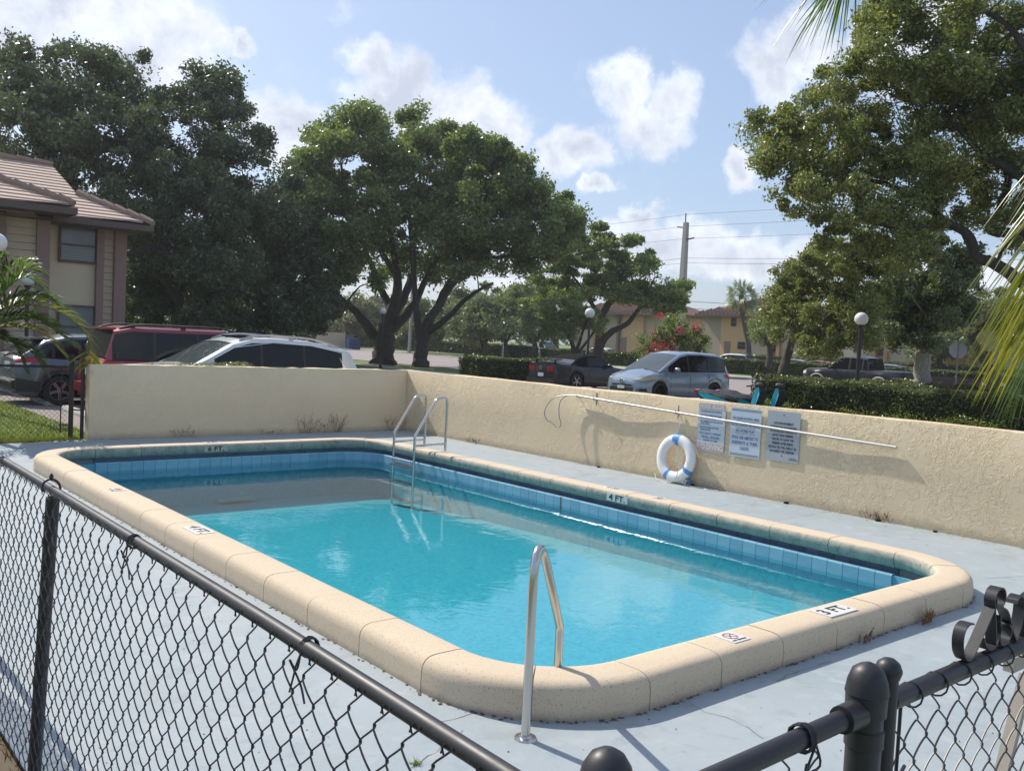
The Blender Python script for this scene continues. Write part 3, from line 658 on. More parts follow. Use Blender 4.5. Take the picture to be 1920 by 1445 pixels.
# chain link fences --------------------------------------------------
PW = .0485; HP = 2*PW
def wire_mesh(h, name='wire', n=5, spp=12, barbs=True):
    mb = MB(); pts = []; per = int(h/HP)
    for k in range(per*spp+1):
        ph = 2*PI*(k % spp)/spp; fr_ = (k % spp)/spp; tri = 4*abs(fr_-.5)-1
        x = -(PW/2+.0022)*max(-1, min(1, tri*1.12)); y = .0052*math.copysign(abs(math.sin(ph))**.45, math.sin(ph)) if abs(math.sin(ph)) > 1e-6 else 0
        pts.append(Vector((x, y, k/spp*HP)))
    mb.tube(pts, .0022, n)
    if barbs:
        z = per*HP; mb.tube([(-.004, .0, z-.02), (.0, .002, z-.004), (.010, .012, z+.006)], .0018, 4); mb.tube([(.004, .0, z-.02), (.0, -.003, z-.004), (-.010, -.012, z+.006)], .0018, 4)
    return mb.mesh(name, M['wire'], 60)
wm = wire_mesh(1.19); wn = wire_mesh(1.19, barbs=False)
ZR = 1.225
XF = .938
fc = empty('chain_link_fence', (XF, 3, 0), 0, 'black chain-link fence nearest the camera along the left of the pool', 'fence')
def Fl(p): return Vector(p)-Vector((XF, 3, 0))
MB().tube([Fl((x, y, ZR)) for x, y in ((.917, 1.02), (.936, 2), (.948, 3.9), (.948, 5), (.948, 8.6))], .0175, 14).build('top_rail', M['black'], fc, 40)
for k, y in enumerate((3.9, 6.5)):
    top = (XF+.012, y, ZR-.03); bot = (XF-.005, y+.14 if y < 5 else y, -.1)
    MB().tube([Fl(bot), Fl(top)], .026, 14).build('line_post', M['black'], fc, 40)
    mb = MB(); mb.tube([Fl((XF+.005, y+.035*math.sin(a*PI/8)*.4, ZR+.0))+Vector((.033*math.cos(a*PI/8), 0, .033*math.sin(a*PI/8)+.008)) for a in range(-1, 10)], .005, 6); mb.lathe([(.005, 0), (.009, .008), (.006, .018), (.0, .024)], Fl((XF+.005, y, ZR+.043)), n=8); mb.build('loop_cap', M['black'], fc, 40)
NW = int((6.0-1.06)/PW)
for k in range(NW):
    y = 1.06+k*PW
    o = link('wire', wm if k % 2 else wn, None, fc, Fl((XF-.022 if y > 2 else XF-.022-(2-y)*.02, y, .015+(PW if k % 2 else 0)-.0)), (0, 0, PI/2)); o.scale = (1, 1, 1)
def ties(parent, P, ax, rad=.0255):
    mb = MB(); P = Vector(P); a1 = Vector((0, 0, 1)); a2 = Vector((1, 0, 0)) if ax == 'y' else Vector((0, 1, 0)); a3 = a1.cross(a2)
    for j in range(3): mb.tube([P+(a1*math.cos(t*PI/6)+a2*math.sin(t*PI/6))*rad+a3*(j*.006+.003*math.sin(t)) for t in range(13)], .0026, 5, False)
    mb.tube(crom([P+a2*-rad+a1*0, P-a1*.05-a2*.02+a3*.02, P-a1*.03-a2*.03+a3*.035, P-a1*.08-a2*.015+a3*.01, P-a1*.11-a2*.02-a3*.02], 4), .0026, 5); mb.tube(crom([P+a2*-rad*.9, P-a1*.04-a2*.035, P-a1*.06-a2*.02+a3*.03, P-a1*.10-a2*.03+a3*.03], 4), .0024, 5)
    return mb.build('wire_tie', M['wire'], parent, 60)
for y in (1.74, 2.88, 4.75, 5.6): ties(fc, Fl((XF-.001, y, ZR)), 'y', .021)
# corner post and the short front run
YF = .905
cpost = empty('fence_post', (1.064, .985, 0), 0, 'round-capped black corner post at the bottom edge between the two fences', 'fence post')
MB().tube([(0, 0, -.1), (0, 0, 1.185)], .036, 18).build('post', M['black'], cpost, 40)
MB().lathe([(.044, 1.14), (.0475, 1.18), (.046, 1.205), (.040, 1.23), (.028, 1.249), (.013, 1.258), (0, 1.26)], n=20).build('dome_cap', M['black'], cpost, 40)
ZRL = ZR; ZR = 1.2
ff = empty('chain_link_fence', (1.4, YF, 0), 0, 'short black chain-link run between the corner post and the gate post', 'fence')
def Gl(p): return Vector(p)-Vector((1.4, YF, 0))
MB().tube([Gl((1.10, YF-.003, ZR-.004)), Gl((1.66, YF, ZR+.002))], .0195, 14).build('top_rail', M['black'], ff, 40)
MB().lathe([(.0, -.03), (.027, -.028), (.0285, .03), (.0, .034)], Gl((1.655, YF, ZR+.002)), 'x', 16).build('rail_end_cup', M['black'], ff, 40)
for k in range(int((1.66-1.13)/PW)): link('wire', wm if k % 2 else wn, None, ff, Gl((1.13+k*PW, YF+.024, -.035+(PW if k % 2 else 0))), (0, 0, 0))
ties(ff, Gl((1.50, YF, ZR)), 'x')
gp1 = empty('gate_post', (1.717, YF, 0), 0, 'thick black gate post with a pointed dome cap', 'fence post')
MB().tube([(0, 0, -.1), (0, 0, 1.245)], .0345, 20).build('post', M['black'], gp1, 40)
MB().lathe([(.0395, 1.195), (.0405, 1.235), (.0425, 1.237), (.0415, 1.243), (.0385, 1.262), (.031, 1.283), (.018, 1.293), (.006, 1.298), (0, 1.299)], n=24).build('dome_cap', M['black'], gp1, 40)
MB().lathe([(.035, 1.13), (.038, 1.132), (.038, 1.165), (.035, 1.167)], n=20).build('clamp_band', M['black'], gp1, 40)
MB().lathe([(.035, .42), (.038, .422), (.038, .455), (.035, .457)], n=20).build('clamp_band', M['black'], gp1, 40)
gt = empty('gate', (1.80, YF, 0), 0, 'black chain-link gate topped with curled iron scrollwork at bottom right', 'gate')
def Hl(p): return Vector(p)-Vector((1.80, YF, 0))
MB().tube([Hl((1.797, YF, .05)), Hl((1.797, YF, 1.27))], .0215, 16).build('frame_upright', M['black'], gt, 40)
MB().lathe([(.0235, 1.25), (.0275, 1.262), (.0275, 1.268), (.022, 1.282), (.012, 1.290), (0, 1.292)], Hl((1.797, YF, 0)), n=18).build('dome_cap', M['black'], gt, 40)
MB().tube([Hl((1.81, YF, ZR)), Hl((3.0, YF, ZR))], .0205, 14).build('top_bar', M['black'], gt, 40)
MB().tube([Hl((1.81, YF, .12)), Hl((3.0, YF, .12))], .0215, 12).build('bottom_bar', M['black'], gt, 40)
MB().tube([Hl((2.98, YF, .05)), Hl((2.98, YF, 1.25))], .0215, 12).build('frame_upright', M['black'], gt, 40)
MB().tube([Hl((1.852, YF-.004, .12)), Hl((1.852, YF-.004, 1.18)), Hl((1.857, YF-.004, 1.195))], .004, 8).build('tension_bar', M['black'], gt, 40)
MB().tube([Hl((1.853, YF-.02+.04*0, 1.06)), Hl((1.82, YF-.028, 1.055)), Hl((1.79, YF-.03, 1.05)), Hl((1.775, YF-.01, 1.05))], .004, 6).build('tension_clip', M['black'], gt, 40)
wg = wire_mesh(1.05, barbs=False)
for k in range(int((2.96-1.86)/PW)): link('wire', wg, None, gt, Hl((1.86+k*PW, YF-.002, .165+(PW if k % 2 else 0)-.0)), (0, 0, 0))
for k in range(9):
    x = 1.90+k*.115; mb = MB(); mb.tube([Hl((x+.004*math.cos(a), YF-.0245*math.cos(a*1.)+0, ZR-.006+.027*math.sin(a))) for a in [q*PI/6 for q in range(-3, 10)]], .0022, 5); mb.build('hook_tie', M['wire'], gt, 60)
# scrolls
def scroll(pts): return [Hl((2.0+(q.x-2.0)*1.22+SH, YF, zt+(q.y-zt)*.95)) for q in crom([Vector((a, b, 0)) for a, b in pts], 6)]
def strip(pts, nm='scroll'):
    q = scroll(pts); MB().ribbon(q, .026, (0, 1, 0), .0042).build(nm, M['black'], gt, 30)
zt = ZR+.022; SH = .10
strip([(2.047, zt+.088), (2.030, zt+.091), (2.013, zt+.082), (2.006, zt+.06), (2.010, zt+.03), (2.028, zt+.006), (2.050, zt+.004), (2.075, zt+.03), (2.11, zt+.075), (2.135, zt+.108)])
cxs, czs = 2.158, zt+.128
strip([(2.152, zt+.012), (2.148, zt+.05), (2.140, zt+.085)]+[(cxs+.027*math.cos(a)*(1-.03*k), czs+.030*math.sin(a)*(1-.03*k)) for k, a in enumerate([R(215-k*40) for k in range(11)])])
strip([(2.095, zt+.042), (2.110, zt+.018), (2.133, zt+.006), (2.156, zt+.014), (2.166, zt+.04), (2.163, zt+.07)])
strip([(2.163, zt+.085), (2.171, zt+.02), (2.190, zt+.005), (2.213, zt+.012), (2.222, zt+.035), (2.210, zt+.053)])
strip([(2.172, zt+.104), (2.20, zt+.085), (2.23, zt+.03), (2.248, zt+.005)])
strip([(2.25, zt+.0), (2.268, zt+.04), (2.275, zt+.09), (2.262, zt+.116), (2.242, zt+.112), (2.236, zt+.1)])
strip([(2.3, zt+.0), (2.29, zt+.05), (2.30, zt+.1), (2.33, zt+.11)])

# fence at the far left, by the wall end
f2 = empty('chain_link_fence', (4.1, 15.75, 0), 0, 'black chain-link fence beyond the pool between grass and parking', 'fence')
A_, B_ = Vector((-1.5, 16.1, 0)), Vector((4.02, 15.78, 0)); dd = (B_-A_)
def Kl(p): return Vector(p)-Vector((4.1, 15.75, 0))
MB().tube([Kl(A_+Vector((0, 0, 1.13))), Kl(B_+Vector((0, 0, 1.13)))], .02, 8).build('top_rail', M['black'], f2, 40)
MB().tube([Kl((4.08, 15.78, -.1)), Kl((4.08, 15.78, 1.33))], .037, 12).build('end_post', M['black'], f2, 40)
MB().tube([Kl((3.93, 15.785, .08)), Kl((3.93, 15.785, 1.14))], .010, 8).build('tension_bar', M['black'], f2, 40)
for z in (.2, .62, 1.02): MB().box(Kl((3.9, 15.76, z)), Kl((4.08, 15.80, z+.02))).build('clamp_band', M['black'], f2)
mb = MB(); L_ = dd.length; dn = dd.normalized(); p_ = .075; nn = int(L_/p_)
for k in range(-16, nn):
    for s in (1, -1):
        a, b = k*p_, k*p_+1.1
        if s < 0: a, b = b, a
        x0_, z0_, x1_, z1_ = a, .03, b, 1.13
        def cl(x, z): return A_+dn*x+Vector((0, .004*s, z))
        # clip to the fence length
        f0, f1 = 0, 1
        for lim, sg in ((0, 1), (L_, -1)):
            da, db = (x0_-lim)*sg, (x1_-lim)*sg
            if da < 0 and db < 0: f0 = 2; break
            if da < 0: f0 = max(f0, -da/(db-da))
            elif db < 0: f1 = min(f1, da/(da-db))
        if f0 >= f1: continue
        mb.tube([Kl(cl(x0_+(x1_-x0_)*f0, z0_+(z1_-z0_)*f0)), Kl(cl(x0_+(x1_-x0_)*f1, z0_+(z1_-z0_)*f1))], .0026, 4, False)
o = mb.build('chain_mesh', M['wire'], f2); o['kind'] = 'stuff'
gp2 = empty('fence_post', (4.2, 15.6, 0), 0, 'slim black post standing against the end of the shaded wall', 'fence post'); MB().tube([(0, 0, -.1), (0, 0, 1.5)], .028, 12).build('post', M['black'], gp2, 40); MB().tube([(-.1, .15, .45), (0, 0, .45)], .012, 6).build('hinge_bar', M['black'], gp2)

# lounge chair leg seen through the gate
ch = empty('garden_chair', (3.2, 1.2, 0), 0, 'tan patio chair mostly hidden behind the gate at the right edge', 'chair')
tan = simple('tan_resin', (.33, .29, .235), .5); Kc = lambda p: Vector(p)-Vector((3.2, 1.2, 0))
def beam(a, b, w, t, nm): 
    a, b = Vector(a), Vector(b); d = (b-a); m_ = Matrix.Translation(a) @ d.to_track_quat('Z', 'Y').to_matrix().to_4x4(); MB().box((-w/2, -t/2, 0), (w/2, t/2, d.length), m_).build(nm, tan, ch)
beam(Kc(onY(1875, 1460, 1.35)), Kc(onY(1925, 1265, 1.35)), .045, .03, 'leg'); beam(Kc((4.7, .9, 0)), Kc((4.7, .9, .42)), .05, .05, 'leg'); beam(Kc((4.7, 1.4, 0)), Kc((4.7, 1.4, .42)), .05, .05, 'leg')
MB().box((.95, -.3, .38), (1.6, .25, .41)).build('seat', tan, ch)
MB().box(Kc(onY(1900, 1262, 1.42)), Kc(onY(1900, 1262, 1.42)+Vector((.5, .04, .06)))).build('armrest', tan, ch)
# ================================================================ ground beyond the deck
def sheet(name, x0, x1, y0, y1, z, mat, lab, kind='structure'):
    mb = MB(); mb.quad((x0, y0, z), (x1, y0, z), (x1, y1, z), (x0, y1, z)); return tag(mb.build(name, mat), lab, kind=kind)
ZG = -.06
mb = MB()
# lawn sheet reaching the horizon, with the pool area left out
for x0, x1, y0, y1 in ((-900, 1.2, -900, 1200), (1.2, 9.9, -900, -2.9), (9.9, 1200, -900, 1200), (1.2, 9.9, 15.0, 1200)): mb.quad((x0, y0, ZG), (x1, y0, ZG), (x1, y1, ZG), (x0, y1, ZG))
tag(mb.build('lawn', M['lawn']), 'green lawn and verge reaching to the horizon', kind='structure')
sheet('car_park', 4.62, 31, 15.9, 30.2, ZG+.008, M['asphalt'], 'sun-bleached asphalt car park behind the pool walls')
sheet('car_park', 11.5, 19.6, -8, 15.9, ZG+.008, M['asphalt'], 'asphalt lane between the long wall and the hedge')
sheet('car_park', 21.9, 26, -30, 15.9, ZG+.008, M['asphalt'], 'asphalt drive beyond the near hedge')
sheet('pavement', 28.4, 29.7, -80, 200, ZG+.012, M['concrete'], 'narrow concrete footpath on the near side of the road')
sheet('road', 34, 53.5, -200, 400, ZG+.008, M['road'], 'wide pinkish-grey road beyond the trees')
sheet('kerb', 53.5, 53.9, -200, 400, ZG+.06, M['concrete'], 'pale kerb on the far side of the road')
sheet('kerb', 33.6, 34, -200, 400, ZG+.04, M['concrete'], 'pale kerb on the near side of the road')
sheet('pavement', 56.2, 60.3, -200, 400, ZG+.012, M['concrete'], 'pale pavement on the far side of the road')
for y in range(-60, 160, 12): sheet('lane_marking', 43.6, 43.75, y, y+3, ZG+.014, M['whitepaint'], 'white dashed lane line on the road')
sheet('dirt_strip', -.5, .93, -3, 6.2, ZG+.03, M['dirt'], 'dry soil strip outside the chain-link fence')
mb = MB(); mb.add([(-2, 15.3, -.03), (3.2, 15.22, -.03), (4.2, 15.47, -.03), (4.2, 15.7, -.045), (3.4, 15.75, -.045), (2.2, 16.2, -.045), (-2, 16.8, -.045)], [(0, 1, 2, 3, 4, 5, 6)]); tag(mb.build('mulch_bed', M['mulch']), 'strip of red-brown mulch between deck and lawn', kind='structure')
# grass blades, nearest lawn
rs = np.random.RandomState(4)
def blades(n, fx, h, w, mat, name, lab):
    P = fx(n); n = len(P); a = rs.uniform(0, 2*PI, n); hh = h*rs.uniform(.4, 1.2, n); ln = rs.uniform(-.6, .6, (n, 2))*hh[:, None]
    V = np.zeros((n, 3, 3)); V[:, 0] = P; V[:, 1] = P; V[:, 2] = P
    V[:, 0, 0] -= np.cos(a)*w; V[:, 0, 1] -= np.sin(a)*w; V[:, 1, 0] += np.cos(a)*w; V[:, 1, 1] += np.sin(a)*w; V[:, 2, 2] += hh; V[:, 2, :2] += ln
    return tag(link(name, npmesh(name, V, 3, mat)), lab, kind='stuff')
def fx1(n):
    x = rs.uniform(-3, 4.6, n); y = 15.75+rs.uniform(0, 1, n)**1.3*9; return np.stack([x, y, np.full(n, ZG)], 1)
blades(26000, fx1, .075, .008, M['blade'], 'grass', 'short sunlit grass beyond the far left fence')
def fx2(n):
    x = rs.uniform(-2, 4.15, n); y = 15.42+.12*rs.randn(n)+.5*rs.uniform(0, 1, n)**2; return np.stack([x, y, np.full(n, -.03)], 1)
blades(5000, fx2, .07, .012, M['blade'], 'ground_cover', 'ragged green weeds at the deck edge')
blades(2600, lambda n: fx2(n)-np.array([0, .06, 0]), .05, .012, M['dry'], 'ground_cover', 'dry brown weeds at the deck edge')
def fx3(n):
    x = .55+rs.uniform(-.6, .42, n); y = rs.uniform(1.5, 6.0, n); return np.stack([x, y, np.full(n, -.04)], 1)
blades(2500, fx3, .07, .005, M['dry'], 'ground_cover', 'dry straw and weeds outside the near fence')
# weeds at wall foot
def weed(x, y, h, n, mat, lab, spread=.12, nx=0, ny=-1):
    mb = MB()
    for k in range(n):
        a = rnd.uniform(-1, 1); p = Vector((x, y, 0)); q = [p]; d = Vector((a*.5*abs(ny)+nx*.2, -a*.5*abs(nx)+ny*.15, 1)).normalized(); L_ = h*rnd.uniform(.4, 1)
        p = p+Vector((rnd.uniform(-spread, spread)*abs(ny), rnd.uniform(-spread, spread)*abs(nx), 0)); q = [p]
        for s in range(5):
            d = (d+Vector((rnd.uniform(-.3, .3), rnd.uniform(-.3, .3)*.3, rnd.uniform(-.25, .1)))).normalized(); q.append(q[-1]+d*L_/5)
            if s > 1:
                e_ = (d+Vector((rnd.uniform(-.9, .9), rnd.uniform(-.5, .5), rnd.uniform(-.2, .5)))).normalized(); mb.tube([q[-1], q[-1]+e_*L_*.16, q[-1]+e_*L_*.22+Vector((0, 0, .01))], .0014, 3, False)
                for w in range(2): c = q[-1]+e_*L_*rnd.uniform(.1, .25); s_ = .006; mb.add([c+Vector((-s_, 0, 0)), c+Vector((0, s_, s_)), c+Vector((s_, 0, 0)), c+Vector((0, -s_, -s_))], [(0, 1, 2, 3)])
        mb.tube(q, [.0022]*3+[.0015]*3, 3, False)
    return tag(mb.build('dry_weed', mat), lab, 'weed')
for u, v, h, n, lab in ((350, 819, .22, 9, 'dry weed against the shaded wall above the 6 FT. marking'), (512, 814.5, .09, 6, 'tiny dry weed against the shaded wall, left of the tall pair'), (588, 813, .36, 16, 'tall dry weed with seed heads, left one of the pair on the shaded wall'), (634, 812, .34, 20, 'tall dry weed with seed heads, right one of the pair on the shaded wall'), (746, 808, .34, 12, 'dry weed in the corner where the two walls meet')):
    p = gp(u, v); weed(p.x, 15.40, h, n, M['dry'], lab, .2)
for u, v, h, n, lab in ((868, 831, .09, 14, 'low reddish weed at the long wall beside the ladder'), (1650, 974, .12, 22, 'reddish dry weed at the foot of the long wall near the right')):
    p = gp(u, v); weed(10.19, p.y, h, n, M['dry'], lab, .2, -1, 0)
for u, v, h, n, lab in ((1738, 1168, .10, 26, 'tuft of red-brown dry grass at the coping foot, larger one on the right'), (1622, 1205, .09, 10, 'small dark weed at the coping foot, left of the larger tuft')):
    p = gp(u, v); weed(p.x, p.y, h, n, M['dry'], lab, .08)
mb = MB(); p0 = gp(782, 1432)
for k in range(60): a = rnd.uniform(0, 6.3); l = rnd.uniform(.02, .05); q = p0+Vector((rnd.gauss(0, .012), rnd.gauss(0, .012), 0)); mb.add([q+Vector((-.002, 0, 0)), q+Vector((.002, 0, 0)), q+Vector((math.cos(a)*l*.8, math.sin(a)*l*.8, l*.5))], [(0, 1, 2)])
tag(mb.build('weed_tuft', M['blade']), 'small green weed growing from the deck crack by the near fence', 'weed')
# wheel stops
stop_me = MB(); 
for (w, z) in ((.09, 0), (.085, .05), (.05, .11), (-.05, .11), (-.085, .05), (-.09, 0)): stop_me.v += [(w, -.9, z), (w, .9, z)]
stop_me.f = [(2*i, 2*i+1, 2*i+3, 2*i+2) for i in range(5)]+[(0, 2, 4, 6, 8, 10), (11, 9, 7, 5, 3, 1)]; stop_me.m = [0]*7
sm_ = stop_me.mesh('wheel_stop', M['stop'])
for y, lab in ((26.0, 'pale concrete wheel stop furthest from the pool, behind the fence mesh'), (23.1, 'pale concrete wheel stop behind the rear wheel of the dark grey crossover'), (20.1, 'broken-edged concrete wheel stop behind the fence post'), (17.35, 'concrete wheel stop in front of the white SUV, hidden by the wall end')):
    o = link('wheel_stop', sm_, None, None, (5.32, y, ZG+.01)); tag(o, lab, 'wheel stop', 'concrete wheel stops in the car park')

# ================================================================ cars
def paint(name, c, metal=.0, rough=.3):
    m = Mt(name); m.col(c).set(Roughness=rough, Metallic=metal, Coat_Weight=.8 if max(c) > .04 else .25, Coat_Roughness=.06); m.bump(m.noise(1.5, 2), .02, .02); return m.m
M['glass'] = (lambda m: (m.col((.012, .013, .015)).set(Roughness=.04, Specular_IOR_Level=.3), m.m)[1])(Mt('car_glass'))
M['glass2'] = (lambda m: (m.col((.06, .075, .08)).set(Roughness=.04, Specular_IOR_Level=.6), m.m)[1])(Mt('car_glass_lighter'))
M['tyre'] = simple('tyre_rubber', (.022, .022, .022), .85); M['trim'] = simple('black_trim', (.02, .02, .022), .6)
M['rim'] = simple('alloy', (.42, .42, .43), .35, .8, .1); M['chrome'] = simple('chrome', (.75, .75, .76), .15, 1., .02)
M['lamp_y'] = simple('hazed_headlamp', (.52, .45, .30), .25); M['lamp_r'] = simple('tail_lamp_red', (.38, .02, .02), .15); M['lamp_w'] = simple('lamp_clear', (.62, .62, .60), .15)
M['liner'] = simple('wheel_arch_dark', (.008, .008, .008), 1); M['liner'].node_tree.nodes['Principled BSDF'].inputs['Specular IOR Level'].default_value = .1; M['softtop'] = simple('soft_top', (.012, .012, .014), .95); M['softtop'].node_tree.nodes['Principled BSDF'].inputs['Specular IOR Level'].default_value = .08
def lerp_tab(tab, x):
    if x <= tab[0][0]: return tab[0][1:]
    for a, b in zip(tab, tab[1:]):
        if x <= b[0]:
            f = (x-a[0])/(b[0]-a[0]); return tuple(p+(q-p)*f for p, q in zip(a[1:], b[1:]))
    return tab[-1][1:]
def car(name, lab, cat, P, loc, rz, group=None, hi=True):
    """P: L W wb fo r; top=[(x,z)] hood/belt/deck line; plan=[(x,halfwidth factor)]; gh=[(x,z,halfwidth)] roof line; rx=(roof x0,x1)"""
    root = empty(name, loc, rz, lab, cat, group); L_, W_ = P['L'], P['W']; hw0 = W_/2; r = P['r']; xf, xr = P['fo'], P['fo']+P['wb']; pm = P['paint']; gc = P.get('gc', .2)
    top = P['top']; plan = P.get('plan', [(0, .70), (.08, .82), (.25, .92), (.6, .985), (1.2, 1), (L_-1., 1), (L_-.4, .97), (L_-.12, .9), (L_, .80)])
    xs = sorted(set([0, .03, .08, .15, .25, .4, .6]+[L_-q for q in (0, .03, .08, .15, .25, .4, .6)]+[x for x, *_ in top]+[c+r*1.12*math.cos(R(a)) for c in (xf, xr) for a in range(0, 181, 15)]+[L_*k/16 for k in range(17)]))
    def zb(x):
        for c in (xf, xr):
            d = abs(x-c); ra = r*1.12
            if d < ra: return max(gc+.02, r+math.sqrt(max(0, ra*ra-d*d)))
        e = min(x, L_-x); return gc+max(0, .25-e)*.35
    def sec(x):
        zt, = lerp_tab(top, x); pf, = lerp_tab(plan, x); w = hw0*pf; b = zb(x); zt = max(zt, b+.05); c = P.get('tuck', .86)
        zs = [b, b+(zt-b)*.12, b+(zt-b)*.45, zt-.16 if zt-.16 > b+(zt-b)*.5 else b+(zt-b)*.7, zt-.05, zt-.01, zt+.01, zt+P.get('crown', .03)]
        ws = [w*.955, w*.985, w, w*.975, w*.93, w*.87, w*.6, 0]
        return [(ww, z) for ww, z in zip(ws, zs)]
    S = [sec(x) for x in xs]; n = len(S[0]); mb = MB()
    for x, s in zip(xs, S):
        mb.v += [(x, -w, z) for w, z in s]+[(x, w, z) for w, z in reversed(s[:-1])]
    m_ = 2*n-1
    for i in range(len(xs)-1):
        for j in range(m_-1): mb.f.append((i*m_+j, (i+1)*m_+j, (i+1)*m_+j+1, i*m_+j+1)); mb.m.append(0)
    mb.f += [tuple(range(m_)), tuple((len(xs)-1)*m_+j for j in range(m_-1, -1, -1))]; mb.m += [0, 0]
    if 'two_tone' in P: pass
    mb.build('body', pm, root, 32)
    MB().box((.25, -hw0*.9, gc-.02), (L_-.25, hw0*.9, gc+.12)).build('underbody', M['liner'], root)
    for c in (xf, xr): MB().box((c-r*1.15, -hw0*.93, gc), (c+r*1.15, hw0*.93, r*1.9)).build('wheel_well', M['liner'], root)
    def side(x, z):
        s = lerp_tab([(xx, *[q for p in ss for q in p]) for xx, ss in zip(xs, S)], x); pts = [(s[2*i], s[2*i+1]) for i in range(n)]
        for (w1, z1), (w2, z2) in zip(pts, pts[1:]):
            if z1 <= z <= z2: f = (z-z1)/max(1e-6, z2-z1); return w1+(w2-w1)*f
        return pts[0][0] if z < pts[0][1] else pts[-2][0]
    def patch(nm, mat, poly, sd, off=.006, nx=6, nz=3):     # poly: 4 (x,z) corners in order, follows the side skin
        a, b, c, d = poly; mb = MB()
        for i in range(nx+1):
            for j in range(nz+1):
                u, v = i/nx, j/nz; x = (a[0]*(1-u)+b[0]*u)*(1-v)+(d[0]*(1-u)+c[0]*u)*v; z = (a[1]*(1-u)+b[1]*u)*(1-v)+(d[1]*(1-u)+c[1]*u)*v
                y = side(x, z)+off; ex = -off if x < .35 else (off if x > L_-.35 else 0); mb.v.append((x+ex, sd*y, z))
        for i in range(nx):
            for j in range(nz): k = i*(nz+1)+j; mb.f.append((k, k+nz+1, k+nz+2, k+1)); mb.m.append(0)
        return mb.build(nm, mat, root, 40)
    # greenhouse
    gh = P['gh']; x0, x1 = gh[0][0], gh[-1][0]; rx0, rx1 = P['rx']; gx = sorted(set([g[0] for g in gh]+[x0+(x1-x0)*k/34 for k in range(35)]+list(P.get('pil', ()))+[p+P.get('pw', .07) for p in P.get('pil', ())]+[rx0, rx1]))
    def gsec(x):
        zr, wf = lerp_tab(gh, x); zt, = lerp_tab(top, x); pf, = lerp_tab(plan, x); w = hw0*pf*.915; zt -= .02; zr = max(zr, zt+.002); h = zr-zt
        tb_ = P.get('tumble', .20); wt = w-h*tb_; e = min(.085, h*.45)
        return [(w, zt), (wt+e*tb_, zt+h-e), (wt-.015, zt+h-e*.35), (wt-.09, zt+h), (wt*.5, zt+h+.018*min(1, h*4)), (0, zt+h+.028*min(1, h*4))]
    G = {}
    def addf(key, q): G.setdefault(key, MB()).add(q, [(0, 1, 2, 3)])
    kinds = P.get('win', [])
    for a, b in zip(gx, gx[1:]):
        xm = (a+b)/2; A, B = gsec(a), gsec(b); pil = any(p <= xm <= p+P.get('pw', .07) for p in P.get('pil', ()))
        for sd in (-1, 1):
            for j in range(5):
                q = [(a, sd*A[j][0], A[j][1]), (b, sd*B[j][0], B[j][1]), (b, sd*B[j+1][0], B[j+1][1]), (a, sd*A[j+1][0], A[j+1][1])]
                if sd > 0: q = q[::-1]
                if j == 0:
                    wi = sum(1 for p in P.get('pil', ()) if p+.001 < xm)
                    key = ('pillar', sum(1 for p in P.get('pil', ()) if p < xm), sd) if pil else (('side_window', wi, sd) if P.get('wx0', x0) < xm < P.get('wx1', x1) else ('roof', 0, 0))
                elif j in (1, 2): key = ('roof', 0, 0)
                else: key = ('windshield', 0, 0) if xm < rx0 else (('rear_window', 0, 0) if xm > rx1 else ('roof', 0, 0))
                addf(key, q)
    for key, mb in sorted(G.items()):
        mat = {'roof': P.get('roofmat', pm), 'pillar': P.get('pilmat', M['trim']), 'windshield': P.get('wsmat', M['glass2']), 'rear_window': P.get('rwmat', M['glass']), 'side_window': P.get('swmat', M['glass'])}[key[0]]
        me = mb.mesh(key[0], mat); bmm = bmesh.new(); bmm.from_mesh(me); bmesh.ops.remove_doubles(bmm, verts=bmm.verts, dist=.0004); bmm.to_mesh(me); bmm.free(); me.shade_smooth()
        try: me.set_sharp_from_angle(angle=R(35))
        except Exception: pass
        link(key[0], me, None, root)
    # wheels
    for c in (xf, xr):
        for sd in (-1, 1):
            w = MB(); wd = .11; w.lathe([(r*.64, -wd), (r*.90, -wd), (r*.98, -wd*.75), (r, -wd*.4), (r, wd*.4), (r*.98, wd*.75), (r*.90, wd), (r*.64, wd)], (c, sd*(hw0-.12), r), 'y', 24)
            wh = w.build('wheel', M['tyre'], root, 40)
            q = MB(); yy = sd*(hw0-.02); q.lathe([(0, -.03), (r*.16, -.03), (r*.16, -.05), (r*.60, -.055), (r*.66, -.01*1), (r*.68, -.03)], (c, yy, r), 'y', 24)
            dk = q.build('wheel_disc', M['liner'], wh, 40) if hi else None
            q = MB(); ns = P.get('spokes', 5)
            if hi:
                for s_ in range(ns):
                    a = 2*PI*s_/ns+.3; mm = Matrix.Translation((c, yy-sd*.01, r)) @ Matrix.Rotation(a, 4, 'Y'); q.box((r*.1, -.012, -r*.085), (r*.66, .012, -r*.02), mm); q.box((r*.1, -.012, r*.02), (r*.66, .012, r*.085), mm)
                q.lathe([(r*.62, -.015), (r*.62, .015), (r*.69, .015), (r*.69, -.015), (r*.62, -.015)], (c, yy-sd*.008, r), 'y', 24)
                q.lathe([(0, .012), (r*.14, .012), (r*.14, -.012), (0, -.012)], (c, yy-sd*.006, r), 'y', 10)
            else: q.lathe([(0, .0), (r*.6, .0), (r*.62, -.02)], (c, yy+sd*.002, r), 'y', 14)
            q.build('rim', P.get('rimmat', M['rim']), wh, 40)
    def sidebox(nm, mat, x, z, w, h, sd, off=.008, d=.02, ov=0):
        y = side(x, z); return MB().box((x-w/2, min(sd*(y-.01), sd*(y+off+d)), z-h/2), (x+w/2, max(sd*(y-.01), sd*(y+off+d)), z+h/2)).build(nm, mat, root)
